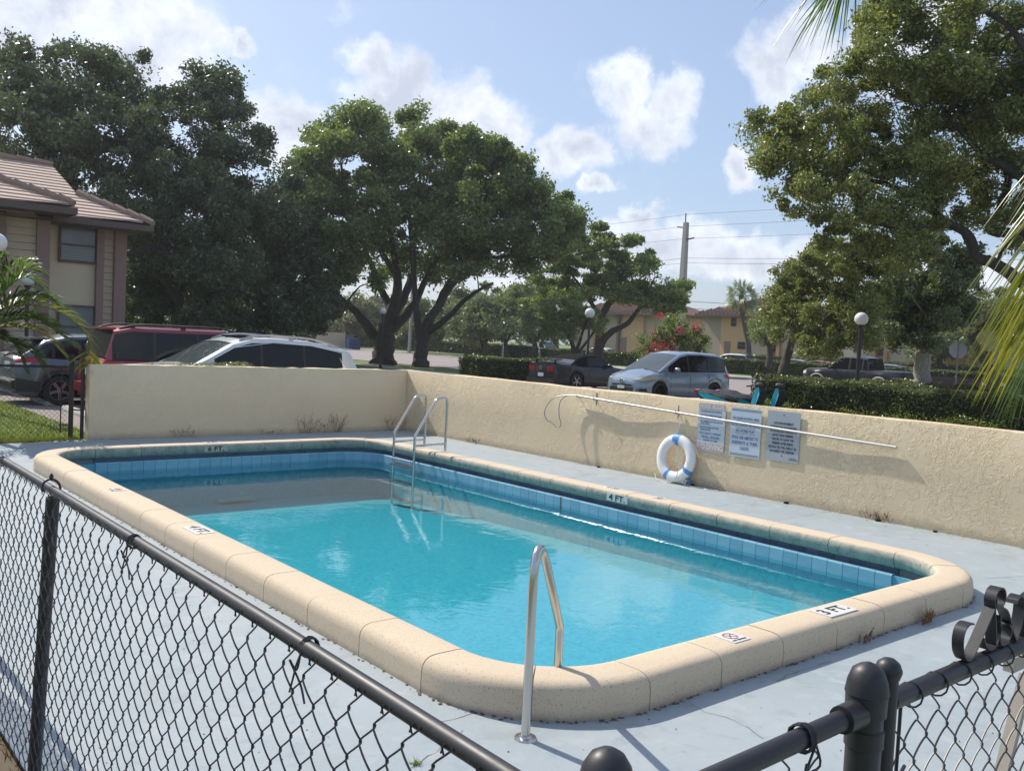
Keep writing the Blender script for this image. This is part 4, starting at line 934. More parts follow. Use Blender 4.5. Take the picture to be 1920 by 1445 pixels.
    for sd in (-1, 1):
        for x in P.get('doors', ()):
            zt, = lerp_tab(top, x); mb = MB(); zz = [gc+.12+(zt-.03-gc-.12)*k/5 for k in range(6)]; mb.ribbon([(x, sd*(side(x, z)+.001), z) for z in zz], .008, (1, 0, 0), .004); mb.build('door_gap', M['liner'], root)
        for x in P.get('handles', ()):
            zt, = lerp_tab(top, x); sidebox('door_handle', P.get('hmat', pm), x, zt-.13, .17, .025, sd)
        if P.get('mirror'):
            mx_, mz_ = P['mirror']; y = hw0*.93; m2 = MB(); m2.lathe([(0, -.10), (.06, -.095), (.085, -.05), (.085, .05), (.06, .09), (0, .10)], (0, 0, 0), 'y', 12)
            for i, v_ in enumerate(m2.v): m2.v[i] = (mx_+v_[0]*.75, sd*(y+.12)+v_[1], mz_+v_[2]*.95)
            m2.box((mx_-.03, min(sd*(y-.08), sd*(y+.08)), mz_-.05), (mx_+.03, max(sd*(y-.08), sd*(y+.08)), mz_-.02)); m2.build('side_mirror', P.get('mirmat', pm), root, 40)
    if P.get('rails'):
        for sd in (-1, 1):
            a, b = P['rails']; mb = MB(); pts = []
            for k in range(11):
                x = a+(b-a)*k/10; g = gsec(x); zz = g[3][1]+.05*min(1, k*.6, (10-k)*.6)+.01; pts.append((x, sd*(g[3][0]-.02), zz))
            mb.tube(pts, .02, 6); 
            for k in (1, 5, 9): mb.box((pts[k][0]-.05, pts[k][1]-.015, pts[k][2]-.06), (pts[k][0]+.05, pts[k][1]+.015, pts[k][2]))
            mb.build('roof_rail', P.get('railmat', M['trim']), root, 40)
    return root, side, patch, sidebox, gsec, L_, hw0
def bx_(root, nm, mat, a, b, smooth=None): return MB().box(a, b).build(nm, mat, root)

# dark grey crossover, rear towards the fence. local x: 0 front .. L rear ; placed with rz=pi so the rear is at low X
def place_rear(x_rear, yc, L_): return (x_rear+L_, yc, ZG+.01), PI   # heading +X
def place_front(x_front, yc): return (x_front, yc, ZG+.01), 0        # heading -X
pg = paint('paint_dark_grey', (.10, .115, .14), .5, .35)
P1 = dict(L=4.33, W=1.80, wb=2.61, fo=.85, r=.335, paint=pg, gc=.20, top=[(0, .66), (.1, .76), (.4, .86), (1.15, .99), (2., 1.01), (3.2, 1.06), (3.9, 1.10), (4.2, 1.06), (4.33, 1.0)],
          gh=[(1.0, 1.0, 1), (1.8, 1.52, 1), (2.3, 1.60, 1), (3.2, 1.56, 1), (3.75, 1.44, 1), (4.22, 1.08, 1)], rx=(1.85, 3.62), pil=(2.05, 3.0, 3.55), wx1=3.95, mirror=(1.55, 1.02), doors=(1.35, 2.45, 3.35), handles=(2.2,), rimmat=M['rim'])
loc, rz = place_rear(4.62, 23.05, 4.33)
root, side, patch, sbx, gs, L_, hw = car('parked_car', 'dark grey crossover with red tail lamps parked tail first behind the fence', 'car', P1, loc, rz)
for sd in (-1, 1):
    patch('tail_light', M['lamp_r'], [(4.32, .93), (3.72, .97), (3.86, 1.05), (4.30, 1.06)], sd, .012); patch('reverse_light', M['lamp_w'], [(4.32, .84), (4.06, .90), (4.02, .955), (4.32, .935)], sd, .01)
    patch('lower_cladding', M['trim'], [(4.30, .30), (3.86, .30), (3.86, .52), (4.31, .60)], sd, .012)
    mb = MB(); mb.tube([(P1['fo']+P1['wb']+.40*math.cos(R(a)), sd*(hw-.0), .335+.40*math.sin(R(a))) for a in range(0, 181, 15)], .035, 6); mb.build('arch_cladding', M['trim'], root, 50)
bx_(root, 'licence_plate', M['sign_w'], (4.325, -.26, .78), (4.35, .26, .92)); bx_(root, 'rear_bumper', M['trim'], (4.28, -.72, .36), (4.40, .72, .55)); bx_(root, 'bumper_strip', simple('strip_silver', (.5, .5, .5), .4, .5), (4.38, -.66, .50), (4.415, .66, .54))
bx_(root, 'roof_spoiler', pg, (3.72, -.56, 1.45), (4.02, .56, 1.49)); bx_(root, 'wiper', M['trim'], (4.16, -.3, 1.12), (4.19, .2, 1.14))
# red SUV
pr2 = paint('paint_dark_red', (.24, .020, .028), .2, .35)
P2 = dict(L=5.15, W=1.98, wb=2.95, fo=1.0, r=.38, paint=pr2, gc=.24, top=[(0, .8), (.08, .98), (.5, 1.08), (1.5, 1.14), (2.2, 1.17), (4.9, 1.19), (5.08, 1.17), (5.15, 1.1)],
          gh=[(1.35, 1.15, 1), (2.05, 1.72, 1), (2.6, 1.83, 1), (4.6, 1.83, 1), (4.92, 1.76, 1), (5.08, 1.2, 1)], rx=(2.1, 4.88), pil=(2.35, 3.2, 4.1), pw=.06, wx1=4.98, tumble=.14, mirror=(1.85, 1.2), doors=(2.2, 3.2, 4.1), rails=(2.2, 4.8), railmat=M['trim'], roofmat=pr2)
P2['plan'] = [(0, .75), (.08, .85), (.25, .93), (.6, .985), (1.2, 1), (4.5, 1), (4.95, .975), (5.1, .93), (5.15, .88)]
loc, rz = place_rear(5.55, 20.15, 5.15)
root, side, patch, sbx, gs, L_, hw = car('parked_car', 'dark red SUV with black roof rails and tinted windows behind the wall end', 'car', P2, loc, rz)
for sd in (-1, 1): patch('tail_light', M['lamp_r'], [(5.15, .80), (4.98, .80), (4.98, 1.15), (5.14, 1.15)], sd, .01); patch('side_moulding', M['chrome'], [(1.5, .62), (4.6, .62), (4.6, .65), (1.5, .65)], sd, .01)
bx_(root, 'licence_plate', M['sign_w'], (5.14, -.26, .80), (5.17, .26, .94)); bx_(root, 'rear_bumper', pr2, (5.05, -.88, .45), (5.25, .88, .64)); bx_(root, 'roof_spoiler', pr2, (4.85, -.66, 1.77), (5.12, .66, 1.81))
for sd in (-1, 1): bx_(root, 'rear_quarter_glass_frame', M['trim'], (4.85, sd*.93-.012, 1.22), (4.92, sd*.93+.0, 1.3))
# white SUV facing left
pw_ = paint('paint_pearl_white', (.66, .68, .68), .05, .3)
P3 = dict(L=5.02, W=1.96, wb=2.9, fo=.98, r=.375, paint=pw_, gc=.2, top=[(0, .76), (.1, .97), (.5, 1.11), (1.45, 1.20), (2.2, 1.14), (3.4, 1.14), (4.4, 1.17), (4.9, 1.14), (5.02, 1.0)],
          gh=[(1.38, 1.19, 1), (2.18, 1.63, 1), (2.55, 1.73, 1), (3.0, 1.75, 1), (3.8, 1.72, 1), (4.5, 1.60, 1), (4.72, 1.55, 1), (4.93, 1.16, 1)], rx=(2.2, 4.66), pil=(2.72, 3.62), pw=.05, wx0=1.75, wx1=4.50, tumble=.2, mirror=(1.98, 1.17), doors=(1.75, 2.8, 3.7), handles=(2.6, 3.5), rails=(2.35, 4.5), railmat=M['rim'], hmat=M['chrome'])
loc, rz = place_front(4.98, 17.55)
root, side, patch, sbx, gs, L_, hw = car('parked_car', 'pearl white SUV facing left just behind the shaded wall', 'car', P3, loc, rz)
for sd in (-1, 1):
    patch('headlight', M['lamp_w'], [(.02, .78), (.75, .88), (.65, .98), (.06, .86)], sd); patch('tail_light', M['lamp_r'], [(4.55, .98), (5.0, .90), (4.98, 1.05), (4.6, 1.1)], sd)
    g = [gs(x) for x in (1.8, 2.2, 3., 3.8, 4.4)]; mb = MB(); mb.tube([(x, sd*(q[1][0]+.004), q[1][1]) for x, q in zip((1.8, 2.2, 3., 3.8, 4.4), g)], .011, 5); mb.tube([(4.4, sd*(g[-1][1][0]+.004), g[-1][1][1]), (4.50, sd*(g[-1][1][0]-.01), g[-1][1][1]-.06), (4.44, sd*(g[-1][1][0]+.01), g[-1][1][1]-.12), (4.58, sd*.865, 1.17)], .013, 5); mb.build('window_trim', M['chrome'], root, 50)
bx_(root, 'grille', M['trim'], (-.02, -.45, .45), (.02, .45, .72)); bx_(root, 'roof_fin', pw_, (4.4, -.03, 1.62), (4.6, .03, 1.68)); bx_(root, 'sunroof', M['glass'], (2.45, -.42, 1.742), (3.1, .42, 1.776))
bx_(root, 'front_seat', simple('seat_grey', (.35, .33, .3), .9), (2.35, -.60, .9), (2.5, -.2, 1.5)); bx_(root, 'roof_spoiler', pw_, (4.6, -.58, 1.56), (4.86, .58, 1.595))
# silver hatchback far left
ps = paint('paint_silver', (.33, .35, .37), .7, .3)
P4 = dict(L=4.5, W=1.80, wb=2.7, fo=.9, r=.33, paint=ps, gc=.18, top=[(0, .6), (.1, .74), (.5, .84), (1.3, .97), (3.2, 1.02), (4.1, 1.06), (4.45, 1.0), (4.5, .9)],
          gh=[(1.15, .97, 1), (2.0, 1.40, 1), (2.4, 1.46, 1), (3.2, 1.44, 1), (3.7, 1.36, 1), (4.3, 1.06, 1)], rx=(2.05, 3.4), pil=(2.2, 3.1), mirror=(1.7, 1.0), doors=(1.5, 2.5, 3.4))
loc, rz = place_rear(5.0, 26.0, 4.5)
root, side, patch, sbx, gs, L_, hw = car('parked_car', 'silver car at the left edge, beyond the dark grey crossover', 'car', P4, loc, rz)
for sd in (-1, 1): patch('tail_light', M['lamp_r'], [(4.49, .78), (4.1, .84), (4.15, .93), (4.47, .93)], sd)
# blue car roof between the crossover and the red SUV
P4b = dict(P4); P4b['paint'] = paint('paint_blue_grey', (.12, .16, .22), .5, .3)
loc, rz = place_rear(9.5, 29.2, 4.5); car('parked_car', 'blue-grey car half hidden behind the palm fronds and red SUV', 'car', P4b, (13.5, 28.9, ZG+.01), PI)
# silver-blue minivan
pm_ = paint('paint_blue_silver', (.27, .33, .40), .55, .3)
P5 = dict(L=4.6, W=1.76, wb=2.75, fo=.88, r=.33, paint=pm_, gc=.18, top=[(0, .62), (.06, .74), (.3, .86), (.9, 1.0), (1.25, 1.04), (2.2, 1.04), (3.6, 1.06), (4.35, 1.06), (4.52, 1.0), (4.6, .85)],
          plan=[(0, .60), (.06, .76), (.2, .87), (.45, .95), (.9, 1), (3.8, 1), (4.2, .97), (4.48, .9), (4.6, .82)],
          gh=[(.85, 1.0, 1), (1.45, 1.34, 1), (1.95, 1.58, 1), (2.35, 1.655, 1), (3.0, 1.67, 1), (3.9, 1.63, 1), (4.18, 1.58, 1), (4.50, 1.05, 1)], rx=(1.92, 4.15), pil=(2.28, 3.25), pw=.06, wx0=1.25, wx1=4.25, tumble=.22, mirror=(1.55, 1.08), doors=(1.35, 2.32, 3.3), handles=(2.12, 3.1), spokes=7, crown=.06)
loc, rz = place_front(23.6, 22.15)
root, side, patch, sbx, gs, L_, hw = car('parked_car', 'silver-blue minivan with yellowed headlamps facing the long wall', 'minivan', P5, (loc[0], loc[1], ZG+.01), rz); root.scale = (1.10, 1.10, 1.08)
for sd in (-1, 1):
    patch('headlight', M['lamp_y'], [(.02, .66), (.80, .80), (.72, .90), (.10, .77)], sd, .008, 8, 3); patch('tail_light', M['lamp_r'], [(4.1, .86), (4.57, .80), (4.54, .96), (4.15, .96)], sd)
    patch('lower_air_vent', M['trim'], [(.03, .36), (.35, .36), (.30, .46), (.04, .44)], sd, .006)
bx_(root, 'upper_grille', M['trim'], (-.016, -.42, .52), (.02, .42, .57)); bx_(root, 'lower_grille', M['trim'], (-.018, -.48, .30), (.02, .48, .47)); MB().lathe([(0, -.02), (.07, -.02), (.075, .0), (0, .0)], (-.01, 0, .665), 'x', 14).build('front_badge', M['chrome'], root)
bx_(root, 'licence_plate', M['sign_w'], (-.03, -.15, .42), (-.01, .15, .52)); bx_(root, 'roof_aerial', M['chrome'], (3.9, -.01, 1.66), (3.93, .01, 1.76))
for sd in (-1, 1):
    mb = MB(); mb.tube([(.92, sd*.1, 1.055), (1.12, sd*.55, 1.115)], .012, 5); mb.build('wiper', M['trim'], root)
bx_(root, 'rear_seat_back', simple('seat_beige', (.4, .37, .33), .9), (1.9, -.6, .9), (2.05, -.2, 1.4))
# black convertible
pb_ = paint('paint_black', (.012, .011, .015), 0, .3)
P6 = dict(L=4.78, W=1.88, wb=2.72, fo=.95, r=.345, paint=pb_, gc=.16, top=[(0, .6), (.1, .74), (.5, .84), (1.5, .96), (2.4, .96), (3.4, .97), (3.9, 1.03), (4.6, 1.04), (4.74, 1.0), (4.78, .85)],
          gh=[(1.55, .96, 1), (2.25, 1.34, 1), (2.6, 1.40, 1), (3.1, 1.385, 1), (3.5, 1.26, 1), (3.95, 1.0, 1)], rx=(2.28, 3.62), pil=(3.02,), pw=.7, wx0=1.9, tumble=.28, roofmat=M['softtop'], pilmat=M['softtop'], rwmat=M['glass2'], mirror=(1.95, 1.0), doors=(1.7, 3.0), handles=(2.85,))
loc, rz = place_rear(25.5, 28.3, 4.78)
root, side, patch, sbx, gs, L_, hw = car('parked_car', 'black convertible with soft top and rear wing left of the minivan', 'convertible', P6, (loc[0], loc[1], ZG+.01), rz); root.scale = (1.04, 1.04, 1.04)
for sd in (-1, 1):
    for k in range(3): y = sd*(.42+k*.115); bx_(root, 'tail_light', M['lamp_r'], (4.765, y-.04, .72), (4.80, y+.04, .90))
    bx_(root, 'wing_strut', pb_, (4.5, sd*.55-.02, 1.03), (4.58, sd*.55+.02, 1.16))
bx_(root, 'rear_wing', pb_, (4.42, -.82, 1.16), (4.70, .82, 1.185)); bx_(root, 'licence_plate', M['sign_w'], (4.77, -.16, .50), (4.80, .16, .64)); bx_(root, 'rear_valance', M['trim'], (4.66, -.8, .2), (4.82, .8, .42))
mb = MB(); mb.lathe([(.06, 0), (.06, .015), (.085, .015), (.085, 0)], (4.785, 0, .84), 'x', 18); mb.build('rear_badge', M['chrome'], root); MB().box((4.79, -.05, .82), (4.80, .05, .86)).build('badge_bar', M['chrome'], root)
# black pickup on the road
pk = paint('paint_pickup_black', (.010, .012, .016), 0, .35)
P7 = dict(L=5.9, W=2.02, wb=3.6, fo=1.05, r=.42, paint=pk, gc=.34, top=[(0, .9), (.08, 1.08), (.4, 1.18), (1.5, 1.24), (2.0, 1.25), (3.9, 1.27), (3.95, 1.25), (5.8, 1.26), (5.9, 1.2)],
          gh=[(1.6, 1.24, 1), (2.15, 1.80, 1), (2.5, 1.93, 1), (3.5, 1.93, 1), (3.85, 1.86, 1), (3.98, 1.25, 1)], rx=(2.2, 3.82), pil=(2.85, 3.6), pw=.09, tumble=.16, mirror=(1.95, 1.35), doors=(1.8, 2.9, 3.85), handles=(2.7, 3.65), hmat=M['chrome'], swmat=M['glass'])
root, side, patch, sbx, gs, L_, hw = car('pickup_truck', 'black crew-cab pickup on the road behind the right-hand hedges', 'pickup truck', P7, (46.4, 29.1, ZG+.02), R(-90))
for c in (P7['fo'], P7['fo']+P7['wb']):
    for sd in (-1, 1): MB().tube([(c+.475*math.cos(R(a)), sd*(hw+.0), .42+.475*math.sin(R(a))) for a in range(0, 181, 12)], .045, 6).build('fender_flare', simple('flare_tan', (.42, .40, .35), .6), root, 50)
for sd in (-1, 1): patch('headlight', M['lamp_w'], [(.02, .86), (.35, .90), (.33, 1.06), (.03, 1.02)], sd)
# far cars, smaller in the picture
def small(nm, lab, cat, u, D, col_, rz, P=P4, sc_=1., grp='parked cars in the distance'):
    Q = dict(P); Q['paint'] = paint('paint_far', col_, .3, .3); p = at(u, 700, D); return car(nm, lab, cat, Q, (p.x, p.y, ZG+.02), rz, grp, False)
van = dict(L=5.4, W=2.0, wb=3.4, fo=.9, r=.36, gc=.2, top=[(0, .7), (.1, .95), (.8, 1.15), (1.3, 1.2), (5.3, 1.22), (5.4, 1.1)], gh=[(.9, 1.15, 1), (1.6, 1.85, 1), (2., 2.05, 1), (5.2, 2.05, 1), (5.35, 1.3, 1)], rx=(1.6, 5.2), pil=(2.0,), pw=3.1, wx0=1.1, tumble=.1, doors=(), pilmat=None)
van['pilmat'] = paint('paint_van_white', (.5, .52, .53)); van['pil'] = (2.1,)
small('parked_van', 'white panel van behind the far hedge, left of the small olive tree', 'van', 1040, 112, (.5, .52, .53), R(90+0), van)
small('parked_car', 'white SUV beside the left lamp post in the far car park', 'car', 1090, 96, (.6, .6, .6), R(-85), P1)
small('parked_car', 'dark low car behind the far hedge, right of the white SUV', 'car', 1178, 92, (.05, .05, .055), R(-90))
small('parked_car', 'silver car behind the pink-flowering shrub', 'car', 1222, 88, (.4, .4, .42), R(-90))
small('parked_car', 'silver estate car in front of the peach building, right of the flowering shrub', 'car', 1330, 84, (.36, .38, .40), R(-90), P5)
small('parked_car', 'light grey car under the tan building, left of the leaning dark trunk', 'car', 1442, 82, (.4, .43, .45), R(-90))
small('parked_car', 'red car roof behind the far hedge near the leaning trunk', 'car', 1488, 81, (.22, .03, .03), R(-90))
small('parked_car', 'dark grey car roof right of the red car in the distance', 'car', 1528, 80, (.10, .11, .12), R(-90))
small('parked_car', 'blue-grey car behind the lamp post at right', 'car', 1610, 79, (.14, .17, .20), R(-90))
small('parked_car', 'low white vehicle at the road beyond the hedges at far right', 'car', 1790, 46, (.6, .6, .6), R(-90), dict(P4, top=[(0, .6), (4.5, .7)], gh=[(1.15, .72, 1), (2, .78, 1), (4.3, .72, 1)]))
# dark utility trailer behind the pickup
p = at(1778, 700, 50.5); tr_ = empty('utility_trailer', (p.x, p.y, ZG), R(-90), 'dark open utility trailer hitched behind the black pickup', 'trailer')
MB().box((-1.6, -.9, .55), (1.6, .9, .65)).build('bed', M['trim'], tr_)
for sd in (-1, 1): MB().box((-1.6, sd*.9-.02, .65), (1.6, sd*.9+.02, 1.15)).build('side_panel', M['trim'], tr_); MB().lathe([(0, -.1), (.3, -.1), (.33, 0), (.3, .1), (0, .1)], (0, sd*1.02, .33), 'y', 14).build('wheel', M['tyre'], tr_)
MB().tube([(-2.6, 0, .5), (-1.6, 0, .6)], .04, 6).build('tow_bar', M['trim'], tr_)

# scooters -----------------------------------------------------------
teal = paint('paint_teal', (.01, .38, .47), .1, .25)
def scooter(loc, rz, lab, lean=0):
    r = empty('motor_scooter', loc, rz, lab, 'scooter', 'teal scooters beside the minivan'); r.rotation_euler = (R(lean), 0, rz)
    for x in (0, 1.28): 
        w = MB().lathe([(.13, -.045), (.2, -.055), (.235, -.03), (.24, 0), (.235, .03), (.2, .055), (.13, .045)], (x, 0, .24), 'y', 18).build('wheel', M['tyre'], r, 40); MB().lathe([(0, -.03), (.13, -.03), (.13, .03), (0, .03)], (x, 0, .24), 'y', 12).build('rim', M['rim'], w)
    mb = MB(); mb.tube(crom([Vector(q) for q in ((0.02, 0, .26), (.10, 0, .55), (.22, 0, .92))], 4), .03, 8); mb.build('fork', M['trim'], r, 40)
    # leg shield, tapering panel
    mb = MB(); 
    for (x, w, z) in ((.16, .05, 1.0), (.08, .12, .92), (.10, .19, .75), (.20, .20, .55), (.34, .17, .36), (.50, .13, .30)): mb.v += [(x, -w, z), (x-.05, 0, z+.01), (x, w, z), (x+.05, w*.9, z), (x+.05, -w*.9, z)]
    for i in range(5):
        for j in range(5): mb.f.append((i*5+j, i*5+(j+1) % 5, (i+1)*5+(j+1) % 5, (i+1)*5+j)); mb.m.append(0)
    mb.build('leg_shield', M['trim'], r, 40)
    for sd in (-1, 1):
        mb = MB(); mb.add([(.14, sd*.09, 1.0), (.09, sd*.16, .86), (.16, sd*.225, .60), (.36, sd*.20, .38), (.26, sd*.215, .66), (.20, sd*.12, .98)], [(0, 1, 2, 5), (5, 2, 3, 4)]); mb.build('shield_panel', teal, r)
    bx_(r, 'floor_board', M['trim'], (.36, -.15, .28), (.78, .15, .34))
    mb = MB()  # engine and under seat body
    for (x, w, z0, z1) in ((.72, .10, .32, .66), (.95, .15, .34, .72), (1.25, .15, .44, .76), (1.5, .09, .60, .80), (1.68, .03, .74, .83)): mb.v += [(x, -w, z0), (x, w, z0), (x, w, z1), (x, -w, z1)]
    for i in range(4):
        for j in range(4): mb.f.append((i*4+j, i*4+(j+1) % 4, (i+1)*4+(j+1) % 4, (i+1)*4+j)); mb.m.append(0)
    mb.f += [(0, 1, 2, 3), (19, 18, 17, 16)]; mb.m += [0, 0]; mb.build('rear_body', M['trim'], r, 40)
    for sd in (-1, 1):
        mb = MB(); pts = [(.74, .11, .50, .60), (.95, .165, .52, .70), (1.25, .165, .60, .76), (1.5, .105, .70, .81), (1.70, .04, .78, .84)]
        for (x, w, z0, z1) in pts: mb.v += [(x, sd*w, z0), (x, sd*(w-.01), z1)]
        mb.f = [(2*i, 2*i+2, 2*i+3, 2*i+1) for i in range(4)]; mb.m = [0]*4; mb.build('side_fairing', teal, r, 40)
    mb = MB()
    for (x, w, z) in ((.70, .09, .72), (.85, .14, .78), (1.1, .15, .775), (1.25, .13, .84), (1.5, .11, .86), (1.6, .06, .84)): mb.v += [(x, -w, z-.06), (x, -w*.7, z), (x, w*.7, z), (x, w, z-.06)]
    for i in range(5):
        for j in range(3): mb.f.append((i*4+j, i*4+j+1, (i+1)*4+j+1, (i+1)*4+j)); mb.m.append(0)
    mb.build('seat', simple('seat_vinyl', (.02, .02, .02), .5), r, 50)
    bx_(r, 'tail_light', M['lamp_r'], (1.62, -.07, .76), (1.72, .07, .84)); bx_(r, 'front_mudguard', teal, (-.18, -.07, .47), (.14, .07, .51))
    mb = MB(); mb.tube([(.30, -.33, 1.03), (.22, -.15, 1.04), (.2, 0, 1.0), (.22, .15, 1.04), (.30, .33, 1.03)], .016, 6); mb.build('handlebar', M['trim'], r, 40)
    MB().lathe([(0, -.10), (.05, -.08), (.085, 0), (.07, .06), (0, .09)], (.16, 0, 1.02), 'x', 12).build('headlight_cowl', M['trim'], r, 40)
    for sd in (-1, 1):
        q = MB(); q.tube([(.24, sd*.2, 1.05), (.20, sd*.25, 1.16), (.19, sd*.28, 1.22)], .006, 5); q.lathe([(0, -.01), (.05, -.01), (.055, .005), (0, .01)], (.19, sd*.29, 1.27), 'x', 10); q.build('mirror', M['trim'], r, 40)
    return r
sa_ = scooter((18.62, 12.75, ZG+.01), R(99), 'teal and black scooter nearer the long wall, in front of its twin', -5)
sb_ = scooter((19.25, 12.62, ZG+.01), R(97), 'teal and black scooter behind its twin, against the hedge end', -7)
sa_.scale = sb_.scale = (1.1, 1.1, 1.13)

# ================================================================ leaves, trees, hedges
def leafcloud(P, n_sz, mat, name, parent, seed=1, aspect=.5, up=.35):
    r_ = np.random.RandomState(seed); n = len(P); L_ = n_sz*r_.uniform(.6, 1.3, n)
    a = r_.normal(size=(n, 3)); a /= np.linalg.norm(a, axis=1, keepdims=True); b = r_.normal(size=(n, 3)); b[:, 2] += up; b -= (a*b).sum(1, keepdims=True)*a; b /= np.linalg.norm(b, axis=1, keepdims=True)
    c = np.cross(a, b); V = np.zeros((n, 4, 3)); A = a*L_[:, None]/2; Bv = c*(L_*aspect/2)[:, None]
    V[:, 0] = P-A; V[:, 1] = P+Bv-A*.1; V[:, 2] = P+A; V[:, 3] = P-Bv-A*.1
    o = link(name, npmesh(name, V, 4, mat), None, parent); o['kind'] = 'stuff'; return o
def tree(name, lab, cat, base, limbs, blobs, nleaf, lsz, mat, bmat, seed=1, clump=.75, group=None, twig=.5, flat=.75, dens=1., mats2=None, k2=.3):
    """limbs: lists of (point, radius); blobs: (centre, rx, rz, ry) with rx across, rz up, ry in depth"""
    r_ = np.random.RandomState(seed); root = empty(name, base, 0, lab, cat, group); B = Vector(base)
    tk = MB(); nodes = []
    for i, lm in enumerate(limbs):
        pts = crom([p for p, _ in lm], 5); rr = []
        k = len(lm)-1
        for q in range(len(pts)): f = q/5; a = min(int(f), k-1); rr.append(lm[a][1]+(lm[a+1][1]-lm[a][1])*(f-a))
        pts = [p+Vector((r_.uniform(-1, 1), r_.uniform(-1, 1), r_.uniform(-1, 1)))*r*.18 for p, r in zip(pts, rr)]
        tk.tube([p-B for p in pts], rr, 9); nodes += [(p, r) for p, r in zip(pts[3:], rr[3:])]
    tot = sum((b[1]*b[2]*b[3])**.62*b[4] if len(b) > 4 else (b[1]*b[2]*b[3])**.62 for b in blobs); NP = np.array([list(p) for p, _ in nodes]); NR = [r for _, r in nodes]; allP = []; cl = []
    for b in blobs:
        c, rx, rz_, ry = b[:4]; wt = (rx*rz_*ry)**.62*(b[4] if len(b) > 4 else 1)/tot; nl = int(nleaf*wt)
        vd = Vector((c.x, c.y, 0)).normalized(); rt = Vector((vd.y, -vd.x, 0)); nc = max(6, int(3.1*(rx*ry*rz_)**(2/3)/clump**2*dens))
        d = r_.normal(size=(nc, 3)); d /= np.linalg.norm(d, axis=1, keepdims=True); rad = r_.uniform(.1, 1.2, nc)**.5; d *= rad[:, None]
        cc = np.array(c)+d[:, :1]*rx*np.array(rt)+d[:, 1:2]*ry*np.array(vd)+d[:, 2:3]*rz_*np.array((0, 0, 1.))
        cl.append(cc); per = r_.multinomial(nl, r_.dirichlet(np.ones(nc)*2.2)); sz = clump*r_.uniform(.45, 1.2, nc)
        idx = np.repeat(np.arange(nc), per); g = r_.normal(size=(nl, 3)); g /= np.linalg.norm(g, axis=1, keepdims=True); g *= (r_.uniform(0, 1, nl)**.55)[:, None]; an = r_.uniform(.6, 1.5, (nc, 3)); g *= an[idx]; g[:, 2] *= flat; g += r_.normal(size=(nl, 3))*.13
        allP.append(cc[idx]+g*sz[idx][:, None])
    CC = np.concatenate(cl)
    if len(NP):
        for c in CC[r_.uniform(size=len(CC)) < twig]:
            d2 = ((NP-c)**2).sum(1)+ .3*np.maximum(0, NP[:, 2]-c[2])**2*4; j = int(d2.argmin()); p0 = Vector(NP[j]); r0 = min(NR[j]*.45, .05+.012*math.sqrt(d2[j])); q = Vector(c); md = (p0+q)/2+Vector(r_.normal(size=3))*.12*(q-p0).length
            tk.tube([p0-B, p0.lerp(md, .6)-B+Vector((0, 0, .05)), md-B, q-B], [r0, r0*.75, r0*.5, .012], 4, False)
    t = tk.build('trunk', bmat, root, 60)
    A = np.concatenate(allP)-np.array(B)
    if mats2 is not None:
        s = r_.uniform(size=len(A)) < k2; leafcloud(A[~s], lsz, mat, 'crown', root, seed); leafcloud(A[s], lsz, mats2, 'crown', root, seed+5)
    else: leafcloud(A, lsz, mat, 'crown', root, seed)
    return root
def bl(u, v, D, ru, rv, ry, w=1.): c = at(u, v, D); k = D/FPX; return (c, ru*k, rv*k, ry, w)
def lm(*q): return [(at(u, v, D), r) for u, v, D, r in q]

# middle tree (left of its two trunks)
D = 60
tree('shade_tree', 'broad green shade tree with thick flared trunk in the centre, left of the pair', 'tree', at(717, 690, D),
  [lm((717, 692, D, 1.0), (716, 672, D, .72), (722, 625, D, .66), (735, 585, D, .40), (745, 520, D, .27), (730, 430, D, .17), (720, 330, D, .10)),
   lm((700, 628, D, .38), (672, 590, D-1, .25), (630, 552, D-2, .19), (590, 500, D-3, .13), (575, 430, D-3, .08)),
   lm((735, 590, D, .3), (715, 540, D+1, .22), (690, 480, D+1, .16), (660, 400, D, .14), (640, 310, D, .06)),
   lm((738, 615, D, .34), (770, 580, D-1, .25), (800, 520, D-2, .18), (830, 460, D-3, .12), (850, 380, D-3, .08)),
   lm((735, 600, D, .3), (765, 540, D+1, .26), (775, 470, D+2, .18), (785, 380, D+2, .1), (790, 280, D+2, .05)),
   lm((745, 520, D, .2), (700, 450, D-2, .15), (640, 400, D-3, .08))],
  [bl(596, 300, D, 45, 60, 3), bl(636, 255, D, 45, 45, 3), bl(696, 245, D, 50, 38, 3), bl(651, 330, D-2, 75, 60, 4), bl(586, 390, D-2, 50, 70, 3.5), bl(736, 320, D-1, 70, 55, 4), bl(796, 265, D, 50, 52, 3), bl(841, 275, D, 42, 48, 3), bl(676, 420, D-3, 80, 55, 4), bl(766, 410, D-2, 70, 60, 4), bl(606, 470, D-3, 55, 45, 3), bl(656, 510, D-2, 60, 35, 3, .6), bl(726, 490, D+3, 70, 45, 3, .5), bl(826, 360, D-1, 55, 60, 4), bl(566, 440, D, 35, 60, 3), bl(616, 530, D, 40, 30, 3, .6)],
  125000, .27, M['leaf_mid'], M['bark_d'], 11, .95, twig=.35, group=None)
D = 57
